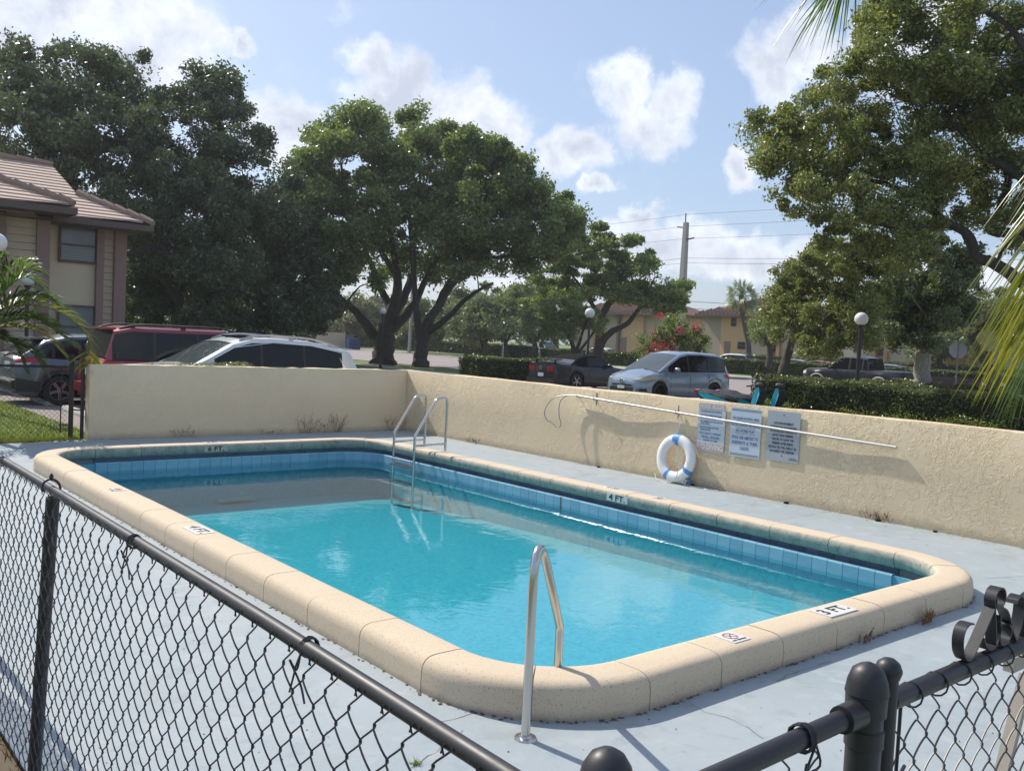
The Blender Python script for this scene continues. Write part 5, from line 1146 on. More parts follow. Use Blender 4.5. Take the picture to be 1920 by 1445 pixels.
tree('shade_tree', 'broad green shade tree with forked slimmer trunk in the centre, right of the pair', 'tree', at(787, 694, D),
  [lm((787, 696, D, .58), (788, 668, D, .44), (795, 625, D, .38), (815, 585, D, .26), (850, 530, D, .19), (890, 490, D, .13), (950, 480, D, .12), (1010, 460, D, .06)),
   lm((790, 640, D, .3), (782, 590, D, .2), (776, 520, D, .17), (772, 450, D, .17), (765, 380, D, .08)),
   lm((795, 628, D, .25), (840, 595, D-1, .17), (880, 555, D-2, .12), (925, 530, D-2, .06)),
   lm((815, 588, D, .22), (835, 540, D+1, .18), (870, 490, D+2, .14), (905, 430, D+2, .14), (940, 350, D+1, .06)),
   lm((850, 530, D, .2), (870, 460, D, .16), (880, 390, D, .1), (885, 310, D, .05)),
   lm((890, 490, D, .17), (950, 440, D-1, .12), (1010, 400, D-1, .08), (1060, 380, D-1, .04))],
  [bl(875, 299, D, 50, 50, 3), bl(930, 304, D, 48, 45, 3), bl(985, 344, D, 48, 42, 3), bl(1030, 384, D, 42, 40, 3), bl(1065, 421, D-1, 26, 30, 2), bl(880, 379, D, 60, 50, 4), bl(950, 399, D, 60, 48, 4), bl(1010, 439, D-1, 48, 36, 3), bl(840, 439, D-1, 60, 42, 3.5), bl(910, 464, D, 60, 36, 3, .8), bl(980, 479, D-1, 36, 24, 2), bl(1042, 464, D-2, 22, 18, 1.5), bl(880, 504, D-2, 36, 22, 2, .7), bl(820, 509, D+3, 50, 35, 2, .5), bl(1075, 409, D-1, 12, 18, 1)],
  95000, .26, M['leaf_mid'], M['bark_d'], 12, .9, twig=.4)
# dark oaks at left
D = 50
tree('live_oak', 'huge dark live oak filling the upper left behind the brown-columned building', 'tree', at(352, 690, D),
  [lm((352, 700, D, .9), (350, 620, D, .7), (345, 560, D, .6), (330, 500, D, .4), (250, 430, D, .28), (160, 370, D-2, .18), (80, 300, D-2, .1)),
   lm((348, 600, D, .5), (370, 520, D, .4), (400, 430, D-1, .3), (420, 330, D-1, .18), (400, 220, D, .08)),
   lm((345, 560, D, .4), (280, 480, D-2, .3), (240, 440, D-3, .2), (200, 380, D-3, .1)),
   lm((350, 540, D, .4), (330, 420, D+1, .3), (270, 320, D+1, .2), (200, 220, D, .08)),
   lm((370, 520, D, .3), (320, 455, D-4, .22), (260, 470, D-5, .15), (230, 478, D-5, .1))],
  [bl(20, 150, D, 60, 55, 4), bl(80, 170, D, 70, 60, 4), bl(150, 130, D, 48, 50, 4), bl(140, 220, D-2, 80, 70, 5), bl(240, 165, D, 60, 50, 4), bl(300, 200, D, 55, 48, 4), bl(380, 175, D, 58, 55, 4), bl(420, 190, D, 40, 50, 3), bl(30, 260, D-2, 90, 70, 5), bl(230, 280, D-2, 90, 75, 5), bl(340, 290, D-2, 85, 70, 5), bl(430, 278, D, 56, 56, 4), bl(120, 330, D-2, 90, 60, 5), bl(260, 380, D-3, 90, 65, 5), bl(370, 400, D-3, 80, 70, 5), bl(460, 370, D-1, 80, 70, 5), bl(482, 278, D, 22, 36, 3), bl(290, 460, D-3, 80, 50, 4, .8), bl(400, 490, D-3, 80, 50, 4, .8), bl(330, 550, D+3, 90, 40, 3, .7)],
  165000, .21, M['leaf_oak'], M['bark_d'], 13, .75, twig=.35)
D = 56
tree('live_oak', 'second dark oak with low dense crown between the big oak and the central trees', 'tree', at(470, 690, D),
  [lm((470, 700, D, .55), (472, 640, D, .45), (480, 570, D, .35), (500, 480, D, .2), (520, 380, D, .1)), lm((472, 620, D, .35), (430, 570, D, .25), (400, 520, D, .12)), lm((475, 600, D, .3), (530, 560, D-1, .2), (580, 520, D-1, .1))],
  [bl(540, 350, D, 34, 40, 4), bl(500, 420, D, 75, 65, 5), bl(560, 430, D, 50, 60, 4), bl(470, 500, D-1, 75, 50, 4), bl(560, 510, D-1, 65, 50, 4), bl(510, 570, D-1, 90, 38, 4), bl(420, 560, D-2, 70, 48, 4), bl(600, 575, D-1, 45, 34, 3), bl(550, 610, D, 60, 22, 3, .6)],
  85000, .22, M['leaf_oak'], M['bark_d'], 14, .8, twig=.3)
D = 52
tree('bushy_tree', 'dark bushy understorey tree between the left building and the red SUV', 'tree', at(290, 690, D),
  [lm((290, 700, D, .3), (292, 640, D, .25), (300, 560, D, .15), (310, 500, D, .06))], [bl(270, 560, D, 50, 50, 3), bl(320, 520, D, 50, 40, 3), bl(280, 500, D, 45, 40, 3), bl(250, 600, D, 36, 26, 2)],
  26000, .26, M['leaf_oak'], M['bark_d'], 15, .7, twig=.3)
for (u, v, D, ru, rv, sd, lb) in ((395, 560, 47, 50, 60, 21, 'dark glossy bush under the oak, above the white SUV roof'), (480, 590, 52, 55, 38, 22, 'dark bush under the oak, left of the dumpster enclosure')):
    tree('bushy_tree', lb, 'tree', at(u, 690, D), [lm((u, 700, D, .2), (u+4, 640, D, .15), (u, 580, D, .06))], [bl(u, v, D, ru, rv, 2.5), bl(u-20, v+30, D, ru*.8, rv*.6, 2)], 16000, .24, M['leaf_oak'], M['bark_d'], sd, .6, twig=.3)
# right big tree
D = 25
tree('shade_tree', 'large olive-green shade tree hanging over the upper right of the view', 'tree', at(2130, 760, D+2),
  [lm((2130, 780, D+2, 0.396), (2120, 700, D+2, 0.324), (2060, 640, D+1, 0.230), (1960, 560, D, 0.173), (1905, 520, D, 0.151), (1860, 492, D, 0.137), (1830, 482, D, 0.122), (1815, 440, D, 0.108), (1770, 415, D, 0.094), (1720, 375, D, 0.079), (1660, 345, D, 0.058), (1580, 330, D, 0.029)),
   lm((2120, 700, D+2, 0.288), (2050, 560, D+1, 0.216), (1960, 470, D+1, 0.158), (1905, 440, D+1, 0.144), (1858, 430, D+1, 0.122), (1870, 400, D+1, 0.101), (1890, 330, D+1, 0.086), (1850, 270, D+1, 0.079), (1805, 205, D+1, 0.072), (1740, 185, D+1, 0.036)),
   lm((2110, 660, D+2, 0.252), (2040, 480, D, 0.202), (1960, 380, D, 0.144), (1900, 320, D, 0.101), (1840, 290, D, 0.072), (1780, 230, D, 0.050), (1700, 260, D, 0.029)),
   lm((2110, 650, D+2, 0.216), (2060, 400, D-1, 0.180), (1990, 220, D-1, 0.115), (1900, 60, D-1, 0.072), (1820, 10, D-1, 0.036)),
   lm((1770, 415, D, 0.058), (1700, 430, D-1, 0.043), (1640, 420, D-1, 0.029), (1560, 400, D-1, 0.014)), lm((1820, 470, D, 0.043), (1790, 420, D, 0.036), (1740, 425, D, 0.022), (1690, 440, D, 0.014))],
  [bl(1890, 200, D, 46, 60, 2), bl(1850, 380, D+1, 40, 46, 1.6), bl(1900, 420, D+1, 36, 46, 1.6, .7), bl(1660, 50, D, 60, 60, 2.2), bl(1740, 10, D, 75, 50, 2.2), bl(1840, 30, D, 80, 70, 2.5), bl(1620, 120, D, 50, 50, 2), bl(1700, 120, D, 60, 55, 2.2), bl(1790, 120, D, 70, 55, 2.2), bl(1890, 140, D+1, 60, 70, 2.2), bl(1560, 170, D, 48, 42, 1.8), bl(1500, 215, D, 46, 36, 1.6), bl(1450, 245, D, 42, 34, 1.4), bl(1520, 270, D, 62, 44, 2), bl(1600, 235, D, 60, 48, 2), bl(1690, 210, D, 60, 44, 2), bl(1780, 190, D, 55, 42, 2),
   bl(1455, 305, D, 40, 34, 1.4), bl(1530, 330, D, 55, 36, 1.8), bl(1500, 370, D-1, 44, 30, 1.4), bl(1610, 320, D, 62, 48, 2), bl(1690, 300, D, 56, 42, 2), bl(1580, 385, D-1, 52, 34, 1.6), bl(1660, 380, D-1, 56, 38, 1.8), bl(1740, 310, D, 50, 50, 2), bl(1810, 330, D+1, 46, 42, 1.8), bl(1740, 400, D, 46, 34, 1.6), bl(1870, 240, D+1, 50, 60, 2), bl(1960, 100, D, 70, 110, 2), bl(1960, 300, D+1, 50, 70, 2), bl(1640, 430, D-1, 56, 30, 1.4, .8), bl(1570, 440, D-1, 50, 32, 1.4, .8), bl(1700, 470, D, 52, 36, 1.6, .8)],
  175000, .105, M['leaf_right'], M['bark_d'], 16, .42, twig=.5, dens=.82, mats2=M['leaf_right2'], k2=.45)
D = 30
tree('shade_tree', 'olive-green tree with drooping crown left of the right-hand lamp post', 'tree', at(1478, 700, D+8),
  [lm((1468, 700, D+8, .2), (1480, 655, D+8, .16), (1490, 620, D+6, .14), (1520, 570, D+3, .1), (1560, 500, D, .06)), lm((1488, 625, D+6, .1), (1470, 580, D+4, .07), (1460, 540, D+3, .03)), lm((1520, 570, D+3, .09), (1590, 530, D, .05), (1640, 500, D, .02))],
  [bl(1560, 500, D, 62, 48, 1.8), bl(1500, 530, D+2, 52, 36, 1.6), bl(1460, 560, D+3, 36, 28, 1.4), bl(1600, 560, D, 60, 44, 1.8), bl(1540, 585, D+1, 62, 44, 1.8), bl(1490, 600, D+2, 40, 36, 1.5), bl(1600, 620, D, 44, 36, 1.5), bl(1545, 638, D, 46, 26, 1.3), bl(1630, 480, D, 46, 40, 1.5)],
  72000, .11, M['leaf_right'], M['bark_d'], 17, .42, twig=.4, mats2=M['leaf_right2'], k2=.5)
# royal palm trunk wrapped in foliage
D = 36.5
tree('palm_tree', 'pale ringed palm trunk wrapped in dark foliage in front of the black pickup', 'tree', at(1728, 716, D),
  [[(at(1727, 745, D), .30), (at(1729, 700, D), .29), (at(1738, 640, D), .28), (at(1747, 560, D), .29), (at(1753, 460, D), .26), (at(1757, 360, D), .22), (at(1757, 320, D), .1)]],
  [bl(1745, 470, D-1, 36, 50, 1.4), bl(1720, 540, D-1, 55, 42, 1.6), bl(1780, 530, D-1, 46, 44, 1.5), bl(1760, 590, D-1, 50, 34, 1.4), bl(1700, 600, D-1, 44, 30, 1.3), bl(1790, 580, D, 36, 26, 1.2), bl(1680, 560, D, 46, 40, 1.3), bl(1720, 640, D-1, 26, 18, .8), bl(1670, 625, D-1, 30, 20, 1), bl(1810, 510, D, 30, 40, 1.2), bl(1755, 330, D, 45, 30, 1.5, .5)],
  70000, .14, M['leaf_right2'], M['bark_p'], 18, .40, twig=.4, mats2=M['leaf_oak'], k2=.5)
# poinciana
D = 72
tree('flame_tree', 'wide bright green spreading tree behind the concrete utility pole', 'tree', at(1160, 680, D),
  [lm((1121, 676, D, .45), (1124, 630, D, .36), (1130, 590, D, .3), (1153, 545, D, .2), (1168, 490, D, .1)), lm((1122, 655, D, .3), (1143, 625, D, .26), (1178, 605, D, .2), (1203, 570, D, .12), (1228, 520, D, .05)), lm((1128, 600, D, .2), (1098, 550, D, .14), (1068, 510, D, .05))],
  [bl(1106, 448, D, 62, 26, 3), bl(1156, 468, D, 62, 26, 3), bl(1061, 478, D, 50, 24, 3), bl(1026, 528, D, 40, 26, 2.5), bl(1116, 508, D, 75, 34, 4), bl(1196, 498, D, 56, 30, 3), bl(1256, 543, D, 42, 26, 3), bl(1226, 558, D, 56, 28, 3), bl(1076, 546, D, 60, 24, 4), bl(1156, 543, D, 62, 24, 4), bl(1016, 568, D, 40, 26, 2.5), bl(1266, 578, D, 26, 20, 2)],
  62000, .30, M['leaf_poin'], M['bark_d'], 19, .8, twig=.35, flat=.4)
D = 52
tree('small_tree', 'small olive-leaved tree with many stems left of the left lamp post', 'tree', at(1078, 680, D),
  [lm((1075, 690, D, .16), (1076, 655, D, .13), (1060, 620, D, .08), (1040, 590, D, .03)), lm((1078, 665, D, .12), (1090, 630, D, .08), (1105, 590, D, .03)), lm((1074, 660, D, .1), (1070, 610, D, .06), (1070, 580, D, .03)), lm((1078, 668, D, .09), (1108, 630, D, .07), (1125, 600, D, .03))],
  [bl(1040, 590, D, 36, 24, 1.5), bl(1080, 585, D, 36, 28, 1.5), bl(1110, 600, D, 26, 24, 1.2), bl(1060, 615, D, 44, 18, 1.5, .7), bl(1030, 610, D, 22, 16, 1)], 17000, .13, M['leaf_olive'], M['bark_d'], 23, .4, twig=.5)
D = 44
tree('flowering_shrub', 'shrub tree with pink flowers in front of the concrete utility pole', 'shrub', at(1270, 690, D),
  [lm((1265, 700, D, .07), (1262, 660, D, .05), (1240, 620, D, .03)), lm((1270, 700, D, .07), (1275, 650, D, .05), (1285, 610, D, .03)), lm((1268, 700, D, .06), (1300, 650, D, .04), (1315, 615, D, .02))],
  [bl(1230, 644, D, 32, 30, 1.2), bl(1270, 624, D, 36, 28, 1.2), bl(1300, 644, D, 26, 34, 1.2), bl(1255, 669, D, 44, 18, 1.2), bl(1212, 659, D, 22, 26, 1)], 15000, .13, M['leaf_mid'], M['bark'], 24, .35, twig=.5)
fl = np.concatenate([np.array(at(u, v, D-1.1))+np.random.RandomState(k).normal(size=(n, 3))*s for k, (u, v, n, s) in enumerate([(1238, 592, 54, .10), (1226, 622, 42, .13), (1234, 648, 132, .22), (1248, 658, 156, .25), (1276, 618, 54, .13), (1306, 613, 66, .13), (1218, 662, 72, .2), (1292, 640, 30, .2), (1262, 650, 36, .3)])])
fo = leafcloud(fl, .085, M['petal'], 'blossom', None, 3, .8); fo.parent = [o for o in C.objects if o.name.startswith('flowering_shrub')][0]; fo.matrix_parent_inverse = Matrix.Translation(-fo.parent.location)
D = 46
tree('small_tree', 'sparse grey-green tree with a leaning dark trunk behind the stop sign', 'tree', at(1852, 700, D),
  [lm((1870, 712, D, .22), (1855, 690, D, .19), (1838, 665, D, .17), (1822, 635, D, .14), (1815, 615, D, .08), (1790, 590, D, .03)), lm((1822, 635, D, .1), (1850, 600, D, .06), (1870, 570, D, .03)), lm((1815, 615, D, .07), (1825, 580, D, .05), (1830, 555, D, .02)), lm((1815, 618, D, .06), (1780, 608, D, .04), (1760, 605, D, .02)), lm((1862, 700, D, .14), (1885, 660, D, .11), (1890, 610, D, .06), (1900, 570, D, .03))],
  [bl(1830, 570, D, 42, 26, 1.5), bl(1870, 570, D, 40, 30, 1.5), bl(1790, 590, D, 36, 22, 1.3), bl(1850, 605, D, 42, 22, 1.5), bl(1780, 615, D, 24, 16, 1, .5), bl(1895, 600, D, 26, 36, 1.2)], 13000, .12, M['leaf_grey'], M['bark_d'], 25, .4, twig=.9, mats2=M['leaf_olive'], k2=.5)
# background row of trees beyond the road
for i, (u, v, D, ru, rv, m_, n, lb) in enumerate([(870, 590, 98, 50, 42, 'leaf_bg', 15000, 'dark leafy tree beyond the road, right of the central trunks'), (945, 580, 102, 62, 52, 'leaf_olive', 20000, 'tall pale green tree beyond the road above the white van'), (1000, 600, 106, 40, 40, 'leaf_bg', 12000, 'dark tree beyond the road just right of the pale green one'), (905, 600, 88, 52, 36, 'leaf_bg', 15000, 'dark vine-hung tree beyond the road, behind the small signpost'), (655, 600, 120, 42, 40, 'leaf_grey', 12000, 'greyish tree behind the dumpster enclosure'), (700, 590, 118, 40, 38, 'leaf_grey', 9000, 'greyish-green tree beyond the road behind the flared trunk'),
    (790, 605, 104, 60, 44, 'leaf_bg', 16000, 'dark tree seen between the two central trunks'), (1040, 560, 128, 60, 34, 'leaf_poin', 12000, 'bright green treetop far behind, left of the spreading tree'), (560, 600, 110, 60, 40, 'leaf_bg', 12000, 'dark tree beyond the road left of the dumpster enclosure'), (1440, 610, 66, 28, 30, 'leaf_olive', 7000, 'small light green tree at the corner of the tan building'), (1760, 640, 90, 60, 30, 'leaf_bg', 7000, 'green shrub tree in front of the far right building'), (1950, 620, 60, 50, 60, 'leaf_bg', 9000, 'green tree at the right edge behind the palm fronds')]):
    tree('background_tree', lb, 'tree', at(u, 680, D), [lm((u, 690, D, .25), (u+5, 650, D, .2), (u-6, 615, D, .15), (u+4, v, D, .06)), lm((u, 650, D, .16), (u+ru*.5, v+10, D, .05)), lm((u, 645, D, .16), (u-ru*.5, v+10, D, .05))],
         [bl(u, v, D, ru, rv, 4), bl(u-ru*.5, v+rv*.3, D, ru*.6, rv*.6, 3), bl(u+ru*.5, v+rv*.25, D, ru*.6, rv*.6, 3), bl(u+ru*.1, v-rv*.4, D, ru*.5, rv*.5, 3)], n, .36 if D > 80 else .2, M[m_], M['bark_d'], 40+i, 1.1 if D > 80 else .5, 'trees beyond the road', twig=.25)
# far treeline so the horizon is closed
r_ = np.random.RandomState(9); A = []
for k in range(260):
    a = R(-70+k*.7); DD = 190+r_.uniform(-20, 40); c = np.array((math.sin(a)*DD, math.cos(a)*DD, 3.0)); n = 260; g = r_.normal(size=(n, 3)); g /= np.linalg.norm(g, axis=1, keepdims=True); g *= r_.uniform(0, 1, (n, 1))**.4; h = r_.uniform(2.5, 4.6); A.append(c+g*np.array((4.5, 4.5, h))+np.array((0, 0, h*.4)))
tag(leafcloud(np.concatenate(A), 1.0, M['leaf_bg'], 'far_treeline', None, 9, .7), 'distant band of trees closing the horizon')

# hedges -----------------------------------------------------------
def hedge(name, lab, x0, x1, y0, y1, h, nleaf, lsz, mat, tops=None, seed=1, grp='clipped hedges', cat='hedge'):
    r_ = np.random.RandomState(seed); root = empty(name, ((x0+x1)/2, (y0+y1)/2, ZG), 0, lab, cat, grp); c = np.array(((x0+x1)/2, (y0+y1)/2, 0))
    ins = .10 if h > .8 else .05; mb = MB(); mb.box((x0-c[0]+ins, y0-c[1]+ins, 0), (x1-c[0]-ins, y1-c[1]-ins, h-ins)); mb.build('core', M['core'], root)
    ax, ay, at_ = h*(x1-x0), h*(y1-y0), (x1-x0)*(y1-y0); w = np.array([ax, ax*.3, ay*1.2, ay*.3, at_*1.3]); w /= w.sum(); n = r_.multinomial(nleaf, w); P = []
    for f, k in enumerate(n):
        u, v = r_.uniform(size=k), r_.uniform(size=k); d = np.abs(r_.normal(size=k))*.06*(1 if h > .8 else .5)
        if f < 2: X = x0+(x1-x0)*u; Y = (y0+d) if f == 0 else (y1-d); Z = v*h
        elif f < 4: Y = y0+(y1-y0)*u; X = (x0+d) if f == 2 else (x1-d); Z = v*h
        else: X = x0+(x1-x0)*u; Y = y0+(y1-y0)*v; Z = h-d
        w_ = .05*np.sin(Y*2.3+X)+.035*np.sin(Y*5.1+1+Z*3)+.02*np.sin(Y*11); Z = Z+np.where(Z > h*.8, w_, 0); X = X+w_*.8*(f == 2)
        P.append(np.stack([X, Y, Z], 1)-c)
    A = np.concatenate(P)
    if tops is not None:
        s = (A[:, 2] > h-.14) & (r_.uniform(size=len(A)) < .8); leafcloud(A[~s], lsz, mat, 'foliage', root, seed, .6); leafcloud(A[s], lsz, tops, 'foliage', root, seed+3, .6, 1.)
    else: leafcloud(A, lsz, mat, 'foliage', root, seed, .6)
    return root
T2 = M['leaf_hedge2']
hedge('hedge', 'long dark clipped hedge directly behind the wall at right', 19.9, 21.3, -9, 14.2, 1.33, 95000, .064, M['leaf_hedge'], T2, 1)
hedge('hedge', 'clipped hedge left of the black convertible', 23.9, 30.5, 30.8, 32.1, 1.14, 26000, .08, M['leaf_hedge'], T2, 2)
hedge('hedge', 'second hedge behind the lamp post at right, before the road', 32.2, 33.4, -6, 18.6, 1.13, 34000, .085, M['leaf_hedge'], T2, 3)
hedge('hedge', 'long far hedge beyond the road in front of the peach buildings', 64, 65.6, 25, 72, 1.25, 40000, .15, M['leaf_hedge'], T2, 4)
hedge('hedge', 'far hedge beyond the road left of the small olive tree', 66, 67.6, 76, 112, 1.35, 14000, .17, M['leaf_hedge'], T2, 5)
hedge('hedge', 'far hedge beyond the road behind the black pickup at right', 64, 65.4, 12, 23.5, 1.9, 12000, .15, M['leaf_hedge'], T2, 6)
hedge('shrub_row', 'low trimmed pale shrubs peeping over the shaded wall by the white SUV', 5.35, 7.25, 15.82, 16.35, 1.29, 15000, .032, M['leaf_shrub'], None, 7, None, 'shrub')
hedge('shrub_row', 'low green shrubs at the foot of the far buildings', 80, 81.5, 30, 60, 1.6, 6000, .22, M['leaf_hedge'], T2, 8, None, 'shrub')
r_ = np.random.RandomState(31)
c_ = at(1795, 716, 30); A = np.array((0, 0, 1.05))+r_.normal(size=(900, 3))*np.array((.25, .7, .09)); o = leafcloud(A, .09, M['dry'], 'dry_patch', None, 5); o.location = (32.7, at(1790, 716, 35).y, ZG); tag(o, 'brown dead patch on top of the second hedge', kind='stuff')
A = np.concatenate([np.array(onX(u, v, 19.7))+r_.normal(size=(160, 3))*np.array((.1, .25, .06)) for u, v in ((1420, 752), (1445, 758), (1470, 762), (1600, 772), (1690, 782), (1780, 792), (1810, 790), (1850, 800))]); o = leafcloud(A, .06, M['blade'], 'vine', None, 6); tag(o, 'light green creeper sprigs at the foot of the near hedge', kind='stuff')

# palms --------------------------------------------------------------
def frond(pts, nl, ll, lw, mat, parent, name='frond', droop=.5, side_=(1, -1), fold=.5, seed=1, rw=.012, lmax=.5, tw=.55, dirn=None, jit=.15):
    r_ = random.Random(seed); P = crom([Vector(p) for p in pts], 8); mb = MB(); k = len(P); mb.tube(P, [rw*(1-.8*i/(k-1)) for i in range(k)], 5, False)
    for i in range(nl):
        f = .06+.93*i/(nl-1); q = f*(k-1); a = min(int(q), k-2); p = P[a].lerp(P[a+1], q-a); t = (P[a+1]-P[a]).normalized()
        sdv = t.cross(Vector((0, 0, 1)));  sdv = sdv.normalized() if sdv.length > .05 else Vector((1, 0, 0)); up = sdv.cross(t).normalized()
        L_ = ll*math.sin(PI*(.12+.80*f))**.7*r_.uniform(.85, 1.1)
        for s in side_:
            d = (t*(tw+.5*f+r_.uniform(-jit, jit))+sdv*s*(1+r_.uniform(-jit, jit))+up*(fold+r_.uniform(-jit, jit))).normalized()
            if dirn is not None: d = (d*.5+Vector(dirn)*.8+Vector((r_.uniform(-jit, jit), r_.uniform(-jit, jit), r_.uniform(-jit, jit)))).normalized()
            c = [p]; 
            for j in range(4): d = (d+Vector((0, 0, -droop*(j+.5)*.16))).normalized(); c.append(c[-1]+d*L_/4)
            wv = d.cross(up); wv = wv.normalized() if wv.length > .1 else t; vs_ = []
            for j, cc in enumerate(c): w = lw*(.5, 1, .85, .5, .06)[j]; vs_ += [cc-wv*w, cc+up*w*.25, cc+wv*w]
            fs = []
            for j in range(4): fs += [(3*j, 3*j+1, 3*j+4, 3*j+3), (3*j+1, 3*j+2, 3*j+5, 3*j+4)]
            mb.add(vs_, fs)
    return mb.build(name, mat, parent)
# left palm by the far fence
bp_ = Vector((1.9, 17.6, ZG)); pl = empty('palm_tree', (0, 0, 0), 0, 'arching green palm at the left edge in front of the parked cars', 'palm')
D = 16.5
cr_ = at(-40, 600, D)
MB().tube([bp_*0+Vector((cr_.x, cr_.y, ZG)), Vector((cr_.x, cr_.y, cr_.z*.6)), cr_], [.09, .08, .06], 10).build('trunk', M['bark_p'], pl, 40)
for i, (pt, mm, ll) in enumerate([([(-40, 600), (10, 545), (45, 505), (75, 510)], 'palm', .42), ([(-40, 600), (20, 560), (80, 555), (150, 600)], 'palm', .45), ([(-40, 610), (30, 590), (90, 610), (150, 655)], 'palm', .45), ([(-40, 620), (30, 612), (80, 625), (120, 665)], 'palm_y', .36), ([(-40, 600), (0, 530), (20, 500), (60, 488)], 'palm', .36), ([(-40, 610), (20, 575), (100, 580), (160, 625), (168, 690)], 'palm_y', .42), ([(-40, 600), (-30, 540), (-10, 500), (10, 480)], 'palm', .4), ([(-40, 620), (0, 625), (30, 650), (50, 700)], 'palm', .35), ([(-40, 600), (-90, 540), (-140, 520), (-190, 560)], 'palm', .45), ([(-40, 605), (25, 572), (95, 565), (158, 622)], 'palm', .5), ([(-40, 615), (30, 600), (75, 600), (130, 640)], 'palm', .48), ([(-40, 600), (5, 548), (50, 520), (100, 560)], 'palm', .42), ([(-40, 625), (20, 640), (60, 660), (85, 700)], 'palm', .42)]):
    frond([at(u, v, D+(-.5, .3, -.3, .5, .2, -.4, 0, .1, 0, .6, -.6, .4, .2)[i]) for u, v in pt], 44, ll*1.35, .021, M[mm], pl, seed=i, droop=.42, fold=.3, jit=.2, tw=.25)
# foreground palm, upper right: hanging leaflets
pr3 = empty('palm_tree', (0, 0, 0), 0, 'near palm whose yellow-green leaflets hang down the right edge', 'palm')
MB().tube([(6.2, .2, -.05), (6.1, .1, 2.2), (5.9, .0, 4.6)], [.14, .11, .09], 12).build('trunk', M['bark_p'], pr3, 40)
K = 3.3
def dirpx(u0, v0, u1, v1, D): return (at(u1, v1, D)-at(u0, v0, D)).normalized()
d1 = dirpx(1900, 300, 1790, 600, K)
frond([at(2200, -120, K+.6), at(2130, 60, K+.3), at(2065, 260, K), at(2015, 430, K), at(1975, 570, K)], 60, .62, .0048, M['palm_y2'], pr3, seed=31, droop=.25, dirn=d1, jit=.10, rw=.012)
frond([at(2140, 180, K+.2), at(2045, 330, K-.1), at(1995, 470, K-.1), at(1955, 620, K)], 40, .56, .0048, M['palm_y'], pr3, seed=32, droop=.3, dirn=dirpx(1900, 450, 1800, 760, K), jit=.12, rw=.010)
frond([at(2100, 300, K+.4), at(2010, 480, K+.3), at(1960, 600, K+.3), at(1930, 690, K+.3)], 34, .44, .0048, M['palm'], pr3, seed=33, droop=.3, dirn=dirpx(1900, 560, 1830, 800, K), jit=.16, rw=.010)
frond([at(1640, -330, K+.2), at(1625, -220, K+.1), at(1600, -110, K), at(1585, -30, K)], 30, .46, .004, M['palm'], pr3, seed=34, droop=.2, dirn=dirpx(1580, -50, 1500, 170, K), jit=.26, rw=.010)
frond([at(1700, -300, K+.5), at(1660, -180, K+.4), at(1625, -70, K+.4)], 18, .40, .004, M['palm'], pr3, seed=35, droop=.2, dirn=dirpx(1610, -50, 1570, 170, K), jit=.16, rw=.010)
# sabal palm in front of the far building
D = 82; sp = empty('palm_tree', (0, 0, 0), 0, 'fan palm with thin curved trunk in front of the peach building', 'palm'); c0 = at(1390, 553, D)
MB().tube(crom([at(1404, 672, D), at(1402, 640, D), at(1394, 600, D), c0], 4), [.26]*4+[.22]*5+[.24]*4, 8).build('trunk', M['bark'], sp, 40)
mb = MB(); rq = random.Random(6)
for k in range(46):
    th, ph = rq.uniform(0, 2*PI), rq.uniform(-.9, 1.35); d = Vector((math.cos(th)*math.cos(ph), math.sin(th)*math.cos(ph), math.sin(ph))); e = c0+d*rq.uniform(.7, 1.0); mb.tube([c0, e], .02, 3, False); a1 = d.orthogonal().normalized(); a2 = d.cross(a1)
    for q in range(13):
        an = (q-6)*.21; dd_ = (d*math.cos(an)+a1*math.sin(an)).normalized(); tip = e+dd_*rq.uniform(.75, 1.05)+Vector((0, 0, -.18)); w = a2.cross(dd_).normalized()*.035; mb.add([e-w*.4, e+dd_*.45+w, tip, e+dd_*.45-w], [(0, 1, 2, 3)])
o = mb.build('crown', M['leaf_mid'], sp); o['kind'] = 'stuff'
mb = MB()
for k in range(26):
    th = rq.uniform(0, 2*PI); q = c0+Vector((math.cos(th)*.5, math.sin(th)*.5, -.4)); tip = q+Vector((math.cos(th)*.4, math.sin(th)*.4, -rq.uniform(.6, 1.1))); w = Vector((-math.sin(th), math.cos(th), 0))*.12; mb.add([q-w*.3, q.lerp(tip, .5)-w, tip, q.lerp(tip, .5)+w], [(0, 1, 2, 3)])
o = mb.build('dead_fronds', M['dry'], sp); o['kind'] = 'stuff'
# ================================================================ buildings
M['beige'] = simple('beige_stucco', (.68, .58, .42), .9, 0, .06, 1.5, .2); M['siding'] = simple('tan_siding', (.52, .41, .30), .85, 0, .1, 3)
M['brown'] = simple('brown_trim', (.27, .175, .15), .75, 0, .1, 3); M['fascia'] = simple('dark_fascia', (.11, .08, .07), .7)
M['rooft'] = simple('roof_tile_clay', (.52, .39, .31), .85, 0, .22, 9, .3); M['roofs'] = simple('roof_tile_dark', (.30, .21, .165), .85, 0, .25, 6, .3)
M['roofo'] = simple('roof_tile_brown', (.16, .085, .06), .85, 0, .25, 2, .3)
M['win'] = (lambda m: (m.col(m.ramp(m.noise(.6, 3), (.3, (.12, .15, .16)), (.7, (.22, .25, .27)))).set(Roughness=.12), m.m)[1])(Mt('window_glass'))
M['blind'] = simple('window_blind', (.30, .33, .35), .6); M['windark'] = simple('window_dark', (.03, .035, .04), .2)
M['peach'] = simple('peach_stucco', (.64, .40, .22), .9, 0, .06, .5, .1); M['tanw'] = simple('tan_stucco', (.50, .41, .31), .9, 0, .06, .5, .1); M['orangew'] = simple('orange_pilaster', (.52, .27, .13), .9, 0, .06, .5); M['greyw'] = simple('shaded_tan_stucco', (.40, .33, .27), .9, 0, .06, .5)
YB = 32.5
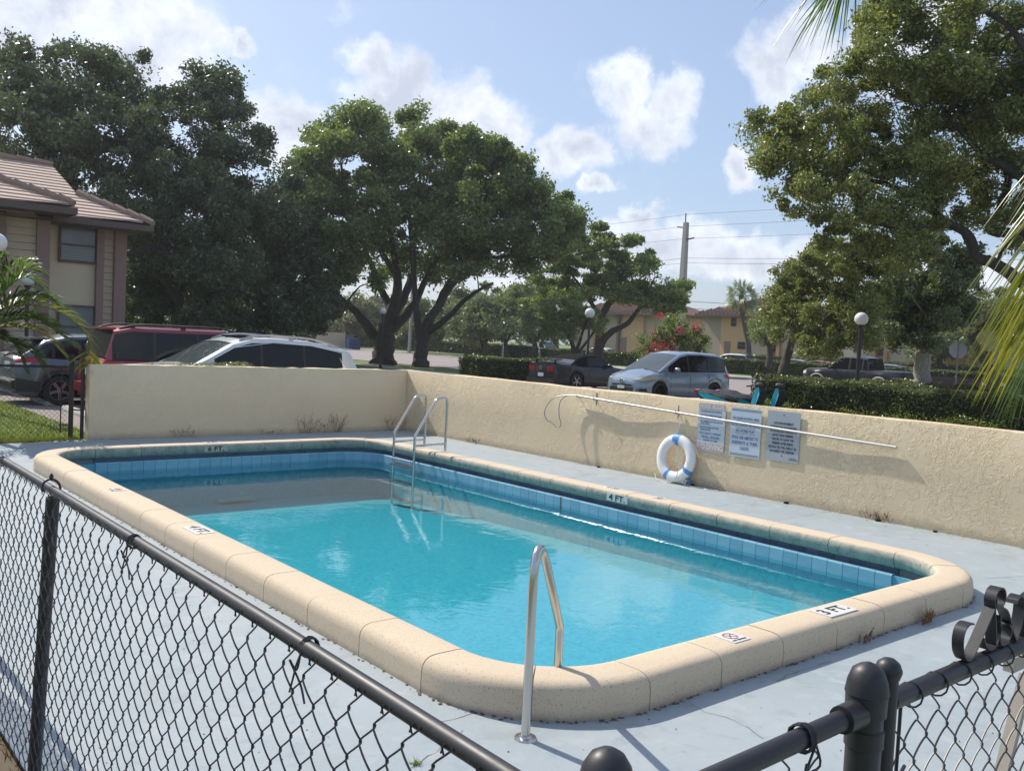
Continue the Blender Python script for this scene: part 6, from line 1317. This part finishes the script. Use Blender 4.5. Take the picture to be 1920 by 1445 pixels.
lb_ = empty('apartment_building', (0, YB, 0), 0, 'two-storey tan building with brown columns and clay roof at the left edge', 'building')
def Bl(p): return Vector(p)-Vector((0, YB, 0))
def bxp(nm, mat, u0, u1, ya, yb, z0, z1, par=None):
    x0 = onY(u0, 560, ya).x; x1 = onY(u1, 560, ya).x; return MB().box(Bl((x0, ya, z0)), Bl((x1, yb, z1))).build(nm, mat, par or lb_)
ze = onY(235, 428, YB).z
XR = onY(235, 560, YB).x
MB().box(Bl((-14, YB+.05, 0)), Bl((XR-.05, YB+14, ze+.1))).build('wall', M['beige'], lb_)
def siding(u0, u1, ya):
    x0 = onY(u0, 560, ya).x; x1 = onY(u1, 560, ya).x; z = .1; first = None
    me = None
    while z < ze:
        mb = MB(); mb.add([Bl((x0, ya, z)), Bl((x1, ya, z)), Bl((x1, ya-.0, z+.215)), Bl((x0, ya-.0, z+.215)), Bl((x0, ya-.022, z+.008)), Bl((x1, ya-.022, z+.008))], [(4, 5, 2, 3), (0, 1, 5, 4)])
        if me is None: me = MB().add([(0, -.022, .008), (x1-x0, -.022, .008), (x1-x0, 0, .215), (0, 0, .215), (0, 0, 0), (x1-x0, 0, 0)], [(0, 1, 2, 3), (4, 5, 1, 0)]).mesh('siding_board', M['siding'])
        link('siding_board', me, None, lb_, Bl((x0, ya, z))); z += .225
YF_ = YB-1.0
bxp('front_bay', M['beige'], -330, 92, YF_+.03, YB+.04, 0, ze-.02)
siding(9, 67, YF_); siding(-60, -12, YF_)
for u0, u1 in ((-12, 9), (67, 92)): bxp('brown_column', M['brown'], u0, u1, YF_-.12, YF_+.02, 0, ze-.03)
siding(193, 214, YB-.01)
for u0, u1 in ((180, 193.5), (213.5, 235.5)): bxp('brown_column', M['brown'], u0, u1, YB-.16, YB+.04, 0, ze+.05)
bxp('downpipe', M['brown'], 211.5, 213, YB-.1, YB, 0, ze)
def window(u0, u1, v0, v1, lbl=None, lower=False):
    p0 = onY((u0+u1)/2, v0, YB); p1 = onY((u0+u1)/2, v1, YB); x0 = onY(u0, 560, YB).x; x1 = onY(u1, 560, YB).x
    w = MB(); z0, z1 = p1.z, p0.z; t = .07; w.box(Bl((x0, YB-.07, z0)), Bl((x0+t, YB+.02, z1))); w.box(Bl((x1-t, YB-.07, z0)), Bl((x1, YB+.02, z1))); w.box(Bl((x0+t, YB-.07, z1-t)), Bl((x1-t, YB+.02, z1))); w.box(Bl((x0+t, YB-.07, z0)), Bl((x1-t, YB+.02, z0+t)))
    zm = z0+(z1-z0)*.48; w.box(Bl((x0+t, YB-.06, zm-.025)), Bl((x1-t, YB+.0, zm+.025))); f = w.build('window', M['fascia'], lb_)
    MB().box(Bl((x0+t, YB-.01, z0+t)), Bl((x1-t, YB+.0, zm-.025))).build('pane', M['win'], f); MB().box(Bl((x0+t, YB-.01, zm+.025)), Bl((x1-t, YB+.0, z1-t))).build('pane', M['win'], f)
    for k in range(5): MB().box(Bl((x0+t+.02, YB-.022, z0+t+.04+k*.07)), Bl((x1-t-.02, YB-.014, z0+t+.08+k*.07))).build('blind_slat', M['blind'], f)
window(107, 180, 424, 493); window(107, 180, 572, 650)
# roofs: plane facing the camera, from eave upward
def roof(yE, zE, slope, outline_px, name, mcourse=M['rooft'], caps=None, tilt=0):
    def hit(u, v):
        d = ray(u, v); # z-zE = slope*(y-yE)
        t = (zE-CAM.z-slope*yE)/(d.z-slope*d.y); return CAM+d*t
    P = [hit(u, v) for u, v in outline_px]; ys = [p.y for p in P]; y = yE; yt = max(ys); k = 0
    def xr(yy):
        for a, b in zip(P, P[1:]):
            lo, hi = sorted((a.y, b.y))
            if lo-1e-6 <= yy <= hi+1e-6 and hi-lo > 1e-6: return a.x+(b.x-a.x)*(yy-a.y)/(b.y-a.y)
        return P[-1].x
    st_ = .30
    while y < yt:
        y2 = min(y+st_, yt); xa = xr(y); xb = xr(y2); z = zE+slope*(y-yE); z2 = zE+slope*(y2-yE); x0 = -14
        mb = MB().add([Bl(q) for q in ((x0, y, z+.055), (xa, y, z+.055), (xb, y2, z2+.02), (x0, y2, z2+.02), (x0, y, z-.02), (xa, y, z-.02))], [(0, 1, 2, 3), (4, 5, 1, 0), (5, 4, 3, 2)]); mb.build('tile_course', mcourse, lb_); y = y2
    for a, b in (caps or []):
        A, B = hit(*a), hit(*b); n = max(2, int((B-A).length/.42)); d = (B-A)/n
        for q in range(n):
            p = A+d*q; m2 = MB(); m2.tube([Bl(p+Vector((0, 0, .05))), Bl(p+d*1.05+Vector((0, 0, .09)))], [.12, .14], 7); m2.build('ridge_cap', M['roofs'], lb_, 40)
    return P, hit
YE = YB-1.25; zE = onY(230, 419, YE).z
P, hit = roof(YE, zE, .45, [(285, 424), (147, 369), (98, 313), (0, 297)], 'roof', caps=[((98, 312), (0, 297)), ((287, 422), (147, 367))])
MB().box(Bl((onY(99, 410, YE).x, YE-.06, zE-.17)), Bl((P[0].x+.03, YE-.01, zE+.02))).build('fascia_board', M['fascia'], lb_)
MB().box(Bl((P[0].x-.02, YE-.01, zE-.17)), Bl((P[0].x+.03, YE+12, zE+.0))).build('fascia_board', M['fascia'], lb_)
MB().box(Bl((-14, YE, zE-.16)), Bl((P[0].x, YE+12, zE-.13))).build('soffit', M['fascia'], lb_)
# hip side and back of the main roof
k0, k1 = P[1], P[2]
mb = MB(); mb.add([Bl(q) for q in (P[0], P[1], P[2], Vector((P[2].x, P[2].y+6, P[2].z-2)), Vector((P[0].x, YE+12, zE)))], [(0, 4, 3, 2, 1)]); mb.add([Bl(q) for q in ((-14, P[3].y, P[3].z), (P[2].x, P[2].y, P[2].z), (P[2].x, P[2].y+6, P[2].z-2), (-14, P[3].y+6, P[3].z-2))], [(0, 1, 2, 3)]); mb.build('roof_back', M['roofs'], lb_)
YE2 = YF_-1.3; zE2 = onY(70, 383, YE2).z
P2_, hit2 = roof(YE2, zE2, .45, [(139, 386), (0, 339), (-60, 318)], 'front_roof', caps=[((139, 385), (0, 339)), ((0, 339), (-60, 318))])
MB().box(Bl((-14, YE2-.06, zE2-.18)), Bl((P2_[0].x+.03, YE2-.01, zE2+.02))).build('fascia_board', M['fascia'], lb_)
MB().box(Bl((P2_[0].x-.02, YE2-.01, zE2-.18)), Bl((P2_[0].x+.03, YE2+2.2, zE2-.0))).build('fascia_board', M['fascia'], lb_)
MB().box(Bl((-14, YE2, zE2-.16)), Bl((P2_[0].x, YB, zE2-.13))).build('soffit', M['fascia'], lb_)
mb = MB(); A_ = P2_[0]; B2_ = P2_[1]; C2_ = P2_[2]; mb.add([Bl(q) for q in (A_, B2_, Vector((B2_.x, B2_.y+1.5, B2_.z-.5)), Vector((A_.x, A_.y+2.2, A_.z)))], [(0, 3, 2, 1)]); mb.build('roof_back', M['roofs'], lb_)

# far buildings: facades looking towards the road
XB = 86
def far_building(lab, parts, zr, roofs, grp='peach and tan apartment buildings beyond the road'):
    us = [q[1] for q in parts]+[q[2] for q in parts]; y0 = onX(max(us), 650, XB).y; y1 = onX(min(us), 650, XB).y
    r = empty('apartment_building', (XB, (y0+y1)/2, 0), 0, lab, 'building', grp); B = Vector((XB, (y0+y1)/2, 0))
    MB().box(Vector((XB+.6, y0, 0))-B, Vector((XB+10, y1, zr-.05))-B).build('wall', M['tanw'], r)
    for nm, u0, u1, v0, v1, mat, off, dep in parts:
        ya, yb = onX(u1, 650, XB).y, onX(u0, 650, XB).y; um = (u0+u1)/2; za = 0 if v1 is None else onX(um, v1, XB).z; zb_ = zr if v0 is None else onX(um, v0, XB).z
        if nm in ('window', 'door'):
            f = MB().box(Vector((XB+off-.05, ya, za))-B, Vector((XB+off+.02, yb, zb_))-B).build(nm, M['fascia'] if nm == 'window' else M['brown'], r)
            if nm == 'window':
                h2 = (zb_-za)/2
                for q in (0, 1): MB().box(Vector((XB+off-.075, ya+.12, za+.08+q*h2))-B, Vector((XB+off-.052, yb-.12, za+h2*(q+1)-.05))-B).build('pane', M['windark'], f)
        else: MB().box(Vector((XB+off, ya, za))-B, Vector((XB+off+dep, yb, zb_))-B).build(nm, mat, r)
    for (u0, u1, v_e, v_r) in roofs:
        ya, yb = onX(u1, 650, XB).y-.6, onX(u0, 650, XB).y+.6; ztop = onX((u0+u1)/2, v_r, XB+5).z; e0 = XB-1.0; mid = XB+5
        rf = MB().add([Vector(q)-B for q in ((e0, ya, zr), (e0, yb, zr), (mid, yb-4.5, ztop), (mid, ya+4.5, ztop), (mid+6, ya, zr), (mid+6, yb, zr), (e0, ya, zr-.3), (e0, yb, zr-.3), (mid+6, ya, zr-.3), (mid+6, yb, zr-.3))], [(0, 1, 2, 3), (3, 2, 5, 4), (0, 3, 4), (1, 5, 2), (0, 6, 7, 1), (0, 4, 8, 6), (1, 7, 9, 5), (6, 8, 9, 7)]).build('roof', M['roofo'], r)
        mb = MB(); n = int((yb-ya)/.55)
        for k in range(1, n):
            y = ya+(yb-ya)*k/n; f1 = min(1, (y-ya)/4.5, (yb-y)/4.5); mb.tube([Vector((e0-.02, y, zr+.05))-B, Vector((e0+(mid-e0)*f1, y, zr+.05+(ztop-zr)*f1))-B], .10, 4, False)
        o = mb.build('barrel_tiles', M['roofo'], rf); o['kind'] = 'stuff'; 
        MB().box(Vector((e0-.05, ya, zr-.35))-B, Vector((e0+.02, yb, zr-.02))-B).build('fascia_board', M['fascia'], r)
zr_ = onX(1380, 588, XB).z
far_building('peach and beige two-storey building behind the wide spreading tree', [('wall_panel', 1075, 1110, None, None, M['tanw'], .2, .3), ('pilaster', 1111, 1127, None, None, M['orangew'], -.1, .7), ('wall_panel', 1127, 1166, None, None, M['tanw'], .3, .3), ('wall_panel', 1166, 1204, None, None, M['peach'], 0, .6), ('wall_panel', 1204, 1232, None, None, M['tanw'], .3, .3), ('pilaster', 1155, 1159, None, None, M['brown'], -.1, .3), ('door', 1163, 1174, 632, None, M['brown'], -.01, .1), ('window', 1084, 1100, 604, 618, None, .2, .1)], zr_, [(1075, 1235, 585, 560)])
far_building('peach building with hip roof left of the fan palm in the distance', [('wall_panel', 1318, 1350, None, None, M['greyw'], 0.2, .4), ('wall_panel', 1350, 1408, None, None, M['peach'], 0, .6), ('wall_panel', 1408, 1444, None, None, M['tanw'], -.5, 1.1), ('pilaster', 1444, 1450, None, None, M['orangew'], -.6, 1.2), ('wall_panel', 1450, 1461, None, None, M['greyw'], .1, .5), ('pilaster', 1461, 1467, None, None, M['orangew'], -.6, 1.2), ('wall_panel', 1467, 1500, None, None, M['tanw'], -.3, .9), ('window', 1368, 1378, 596, 612, None, 0, .1), ('door', 1358, 1369, 640, None, None, -.01, .1), ('window', 1383, 1407, 641, 655, None, 0, .1), ('window', 1449, 1460, 645, 660, None, .1, .1), ('window', 1449, 1460, 600, 616, None, .1, .1)], zr_, [(1318, 1504, 588, 560)])
far_building('long tan building with orange pilasters and outside stair behind the pickup', [('wall_panel', 1560, 1638, None, None, M['tanw'], 0, .6), ('pilaster', 1638, 1646, None, None, M['orangew'], -.4, 1.), ('wall_panel', 1646, 1661, None, None, M['greyw'], .2, .4), ('pilaster', 1661, 1668, None, None, M['orangew'], -.4, 1.), ('wall_panel', 1668, 1735, None, None, M['tanw'], -.1, .7), ('wall_panel', 1735, 1838, None, None, M['peach'], .2, .4), ('pilaster', 1838, 1846, None, None, M['orangew'], -.4, 1.), ('wall_panel', 1846, 1990, None, None, M['tanw'], 0, .6), ('window', 1648, 1661, 598, 618, None, .2, .1), ('window', 1646, 1661, 652, 667, None, .2, .1), ('window', 1600, 1609, 648, 660, None, 0, .1), ('window', 1600, 1612, 602, 618, None, 0, .1), ('window', 1848, 1862, 658, 677, None, 0, .1), ('window', 1700, 1712, 605, 620, None, -.1, .1)], zr_+.1, [(1560, 1995, 590, 566)])
stb = [o for o in C.objects if o.get('label', '').startswith('long tan building')][0]
for k in range(12):
    u = 1745+k*4.8; q = onX(u, 684-k*3.9, XB-1.2)-stb.location; MB().box(q, q+Vector((.9, .45, .16))).build('stair_tread', M['tanw'], stb)
pD = at(615, 640, 130); MB_ = MB().box((-3, -3, 0), (3, 3, 4.4)); o = MB_.build('garage_block', M['peach'], None, None, (pD.x, pD.y, 0)); tag(o, 'peach building corner seen behind the dumpster enclosure', 'building')
dm = empty('dumpster_enclosure', at(625, 640, 105), 0, 'tan walled dumpster enclosure with grey gate beyond the road', 'enclosure'); dm.location.z = 0; dm.rotation_euler = (0, 0, R(-21))
MB().box((-1.6, 0, 0), (1.3, .2, 1.75)).build('wall', M['tanw'], dm); MB().box((-1.6, .2, 0), (-1.4, 3, 1.75)).build('wall', M['tanw'], dm)
for k in range(6): MB().box((1.35+k*.16, .02, .1), (1.49+k*.16, .08, 1.65)).build('gate_board', simple('gate_grey', (.10, .12, .15), .7), dm)
o = MB().box((-.7, -.4, .0), (.7, .4, 1.2)).build('dumpster', simple('dumpster_blue', (.03, .06, .16), .6), None, None, at(662, 640, 104)); o.location.z = 0; tag(o, 'dark blue bin beside the dumpster enclosure', 'dumpster')
for k, (u, D, w) in enumerate([(0, 0, 0)]): pass
# ================================================================ lamps, poles, signs
globe = simple('lamp_globe', (.78, .78, .76), .35, 0, .04, 2)
def lamp(u, v, D, lab, r=.2, lean=0):
    t = at(u, v, D); o = empty('street_lamp', (t.x, t.y, ZG), 0, lab, 'street lamp', 'black post lamps with white globes'); h = t.z-ZG
    MB().tube([(0, 0, 0), (0, 0, h-r*.9)], .055, 12).build('post', M['black'], o, 40); MB().lathe([(.10, 0), (.10, .05), (.07, .12), (.055, .14)], n=14).build('base', M['black'], o, 40)
    MB().lathe([(.055, h-r*1.25), (.09, h-r*1.2), (.10, h-r*.9), (.05, h-r*.85)], n=14).build('collar', M['black'], o, 40)
    MB().lathe([(0, h-r)]+[(r*math.sin(R(a)), h-r*math.cos(R(a))) for a in range(12, 180, 12)]+[(0, h+r)], n=20).build('globe', globe, o, 60)
    o.rotation_euler = (0, R(lean), 0) if False else (0, 0, 0)
    return o
lamp(1615, 598, 27.5, 'black lamp post with white globe in front of the pickup', .185); lamp(1106, 587, 44, 'black lamp post with white globe behind the black convertible', .235); lamp(718, 583, 52, 'black lamp post with white globe before the flared tree trunk', .195)
lamp(-6, 455, 21, 'nearest lamp globe cut by the left edge of the photo', .19); lamp(52, 524, 31.5, 'lamp with white globe behind the palm fronds by the left building', .20)
up = at(1274, 640, 78); X_, Y_ = up.x, up.y
uc = simple('pole_concrete', (.40, .38, .35), .85, 0, .12, 3)
U = empty('utility_pole', (X_, Y_, ZG), 0, 'tall grey concrete utility pole behind the flowering shrub', 'utility pole'); ht = at(1277, 417, 78).z-ZG
w0, w1 = .32, .17; MB().add([(-w0, -w0, 0), (w0, -w0, 0), (w0, w0, 0), (-w0, w0, 0), (-w1, -w1, ht), (w1, -w1, ht), (w1, w1, ht), (-w1, w1, ht)], [(0, 1, 5, 4), (1, 2, 6, 5), (2, 3, 7, 6), (3, 0, 4, 7), (4, 5, 6, 7)]).build('pole', uc, U)
MB().tube([(-.1, 0, ht-.3), (-.1, 0, ht+.75)], .05, 6).build('top_pin', simple('pin_dark', (.08, .08, .08), .7), U)
dl = simple('insulator', (.12, .11, .11), .6); zz = [at(1275, v, 78).z for v in (402, 424, 447, 483, 492, 564, 577)]
for s, z in ((1, zz[1]), (-1, zz[2])): MB().tube([(0, 0, z-ZG-.1), (0, s*.9, z-ZG), (0, s*.9, z-ZG+.05)], .06, 6).build('insulator_arm', dl, U)
for z in (ht*.42, ht*.45, ht*.6): MB().box((-.3, -.3, z), (.3, .3, z+.05)).build('band', dl, U)
off = (0, .9, -.9, 0, 0, 0, 0)
for i, z in enumerate(zz):
    rr = .012 if i < 3 else (.014 if i < 5 else .024); pts = []
    for k in range(-16, 49):
        d = k*4.; ph = (d/52.) % 1; pts.append((X_+(.25 if i > 2 else 0), Y_+d, z-(1.1 if i > 2 else .7)*4*ph*(1-ph)*.6))
    o = MB().tube(pts, rr, 4).build('overhead_cable', simple('cable', (.10, .10, .10), .6)); tag(o, ['topmost thin overhead cable on the utility pole tip', 'second overhead cable from the top, on the left insulator', 'third overhead cable from the top, on the right insulator', 'upper of two close cables at mid height of the pole', 'faint lower of two close cables at mid height of the pole', 'upper thick communication cable low on the pole', 'lowest thick communication cable passing the lamp globe'][i], 'cable', 'overhead cables along the road')
p = at(768, 650, 100); o = MB().tube([(0, 0, 0), (0, 0, 9)], [.2, .14], 8).build('utility_pole', uc, None, 40, (p.x, p.y, 0)); tag(o, 'pale slim pole seen between the two central tree trunks', 'utility pole')
# stop sign seen from behind
gb = simple('sign_back', (.33, .35, .37), .45, .4)
p = at(1797, 650, 47); s = empty('stop_sign', (p.x, p.y, ZG), R(25), 'grey back of an octagonal stop sign on a thin post at right', 'sign'); hs = at(1797, 656, 47).z-ZG
mb = MB(); a8 = [R(22.5+45*k) for k in range(8)]; mb.v = [(x, .40*math.cos(a), hs+.40*math.sin(a)) for x in (0, .01) for a in a8]; mb.f = [tuple(range(8)), tuple(range(15, 7, -1))]+[(k, 8+k, 8+(k+1) % 8, (k+1) % 8) for k in range(8)]; mb.m = [0]*10; mb.build('octagon_panel', gb, s)
MB().box((-.03, -.03, 0), (0, .03, hs+.45)).build('post', simple('post_galv', (.20, .22, .20), .6, .4), s)
p = at(942, 660, 43); s = empty('road_sign', (p.x, p.y, ZG), R(-30), 'small blank grey sign back on a dark post behind the left hedge', 'sign'); hs = at(942, 655, 43).z-ZG
MB().box((0, -.22, hs-.33), (.01, .22, hs+.33)).build('panel', gb, s); MB().box((-.03, -.035, 0), (0, .035, hs+.30)).build('post', M['fascia'], s)
p = at(999, 645, 95); s = empty('road_sign', (p.x, p.y, ZG), R(-40), 'tiny pale sign in front of the white van beyond the hedge', 'sign'); hs = at(999, 640, 95).z-ZG
MB().box((0, -.24, hs-.5), (.01, .24, hs+.5)).build('panel', gb, s); MB().box((-.03, -.04, 0), (0, .04, hs)).build('post', M['fascia'], s)
p = at(713, 690, 50); o = MB().tube([(0, 0, 0), (0, 0, .55)], .07, 8).build('bollard_light', M['black'], None, 40, (p.x, p.y, ZG)); tag(o, 'short dark bollard at the foot of the left central lamp post', 'bollard')

# one thin even haze added over the whole place to lift its dark tones
hm = bpy.data.materials.new('added_haze'); hm.use_nodes = True; t_ = hm.node_tree; t_.nodes.clear(); ho = t_.nodes.new('ShaderNodeOutputMaterial'); pv = t_.nodes.new('ShaderNodeVolumePrincipled')
pv.inputs['Density'].default_value = .00045; pv.inputs['Color'].default_value = (.93, .95, 1, 1); pv.inputs['Anisotropy'].default_value = .35; t_.links.new(pv.outputs[0], ho.inputs['Volume'])
tag(MB().box((-910, -910, -3.2), (1210, 1210, 26)).build('haze', hm), 'thin even haze added to lift the dark tones', kind='stuff')
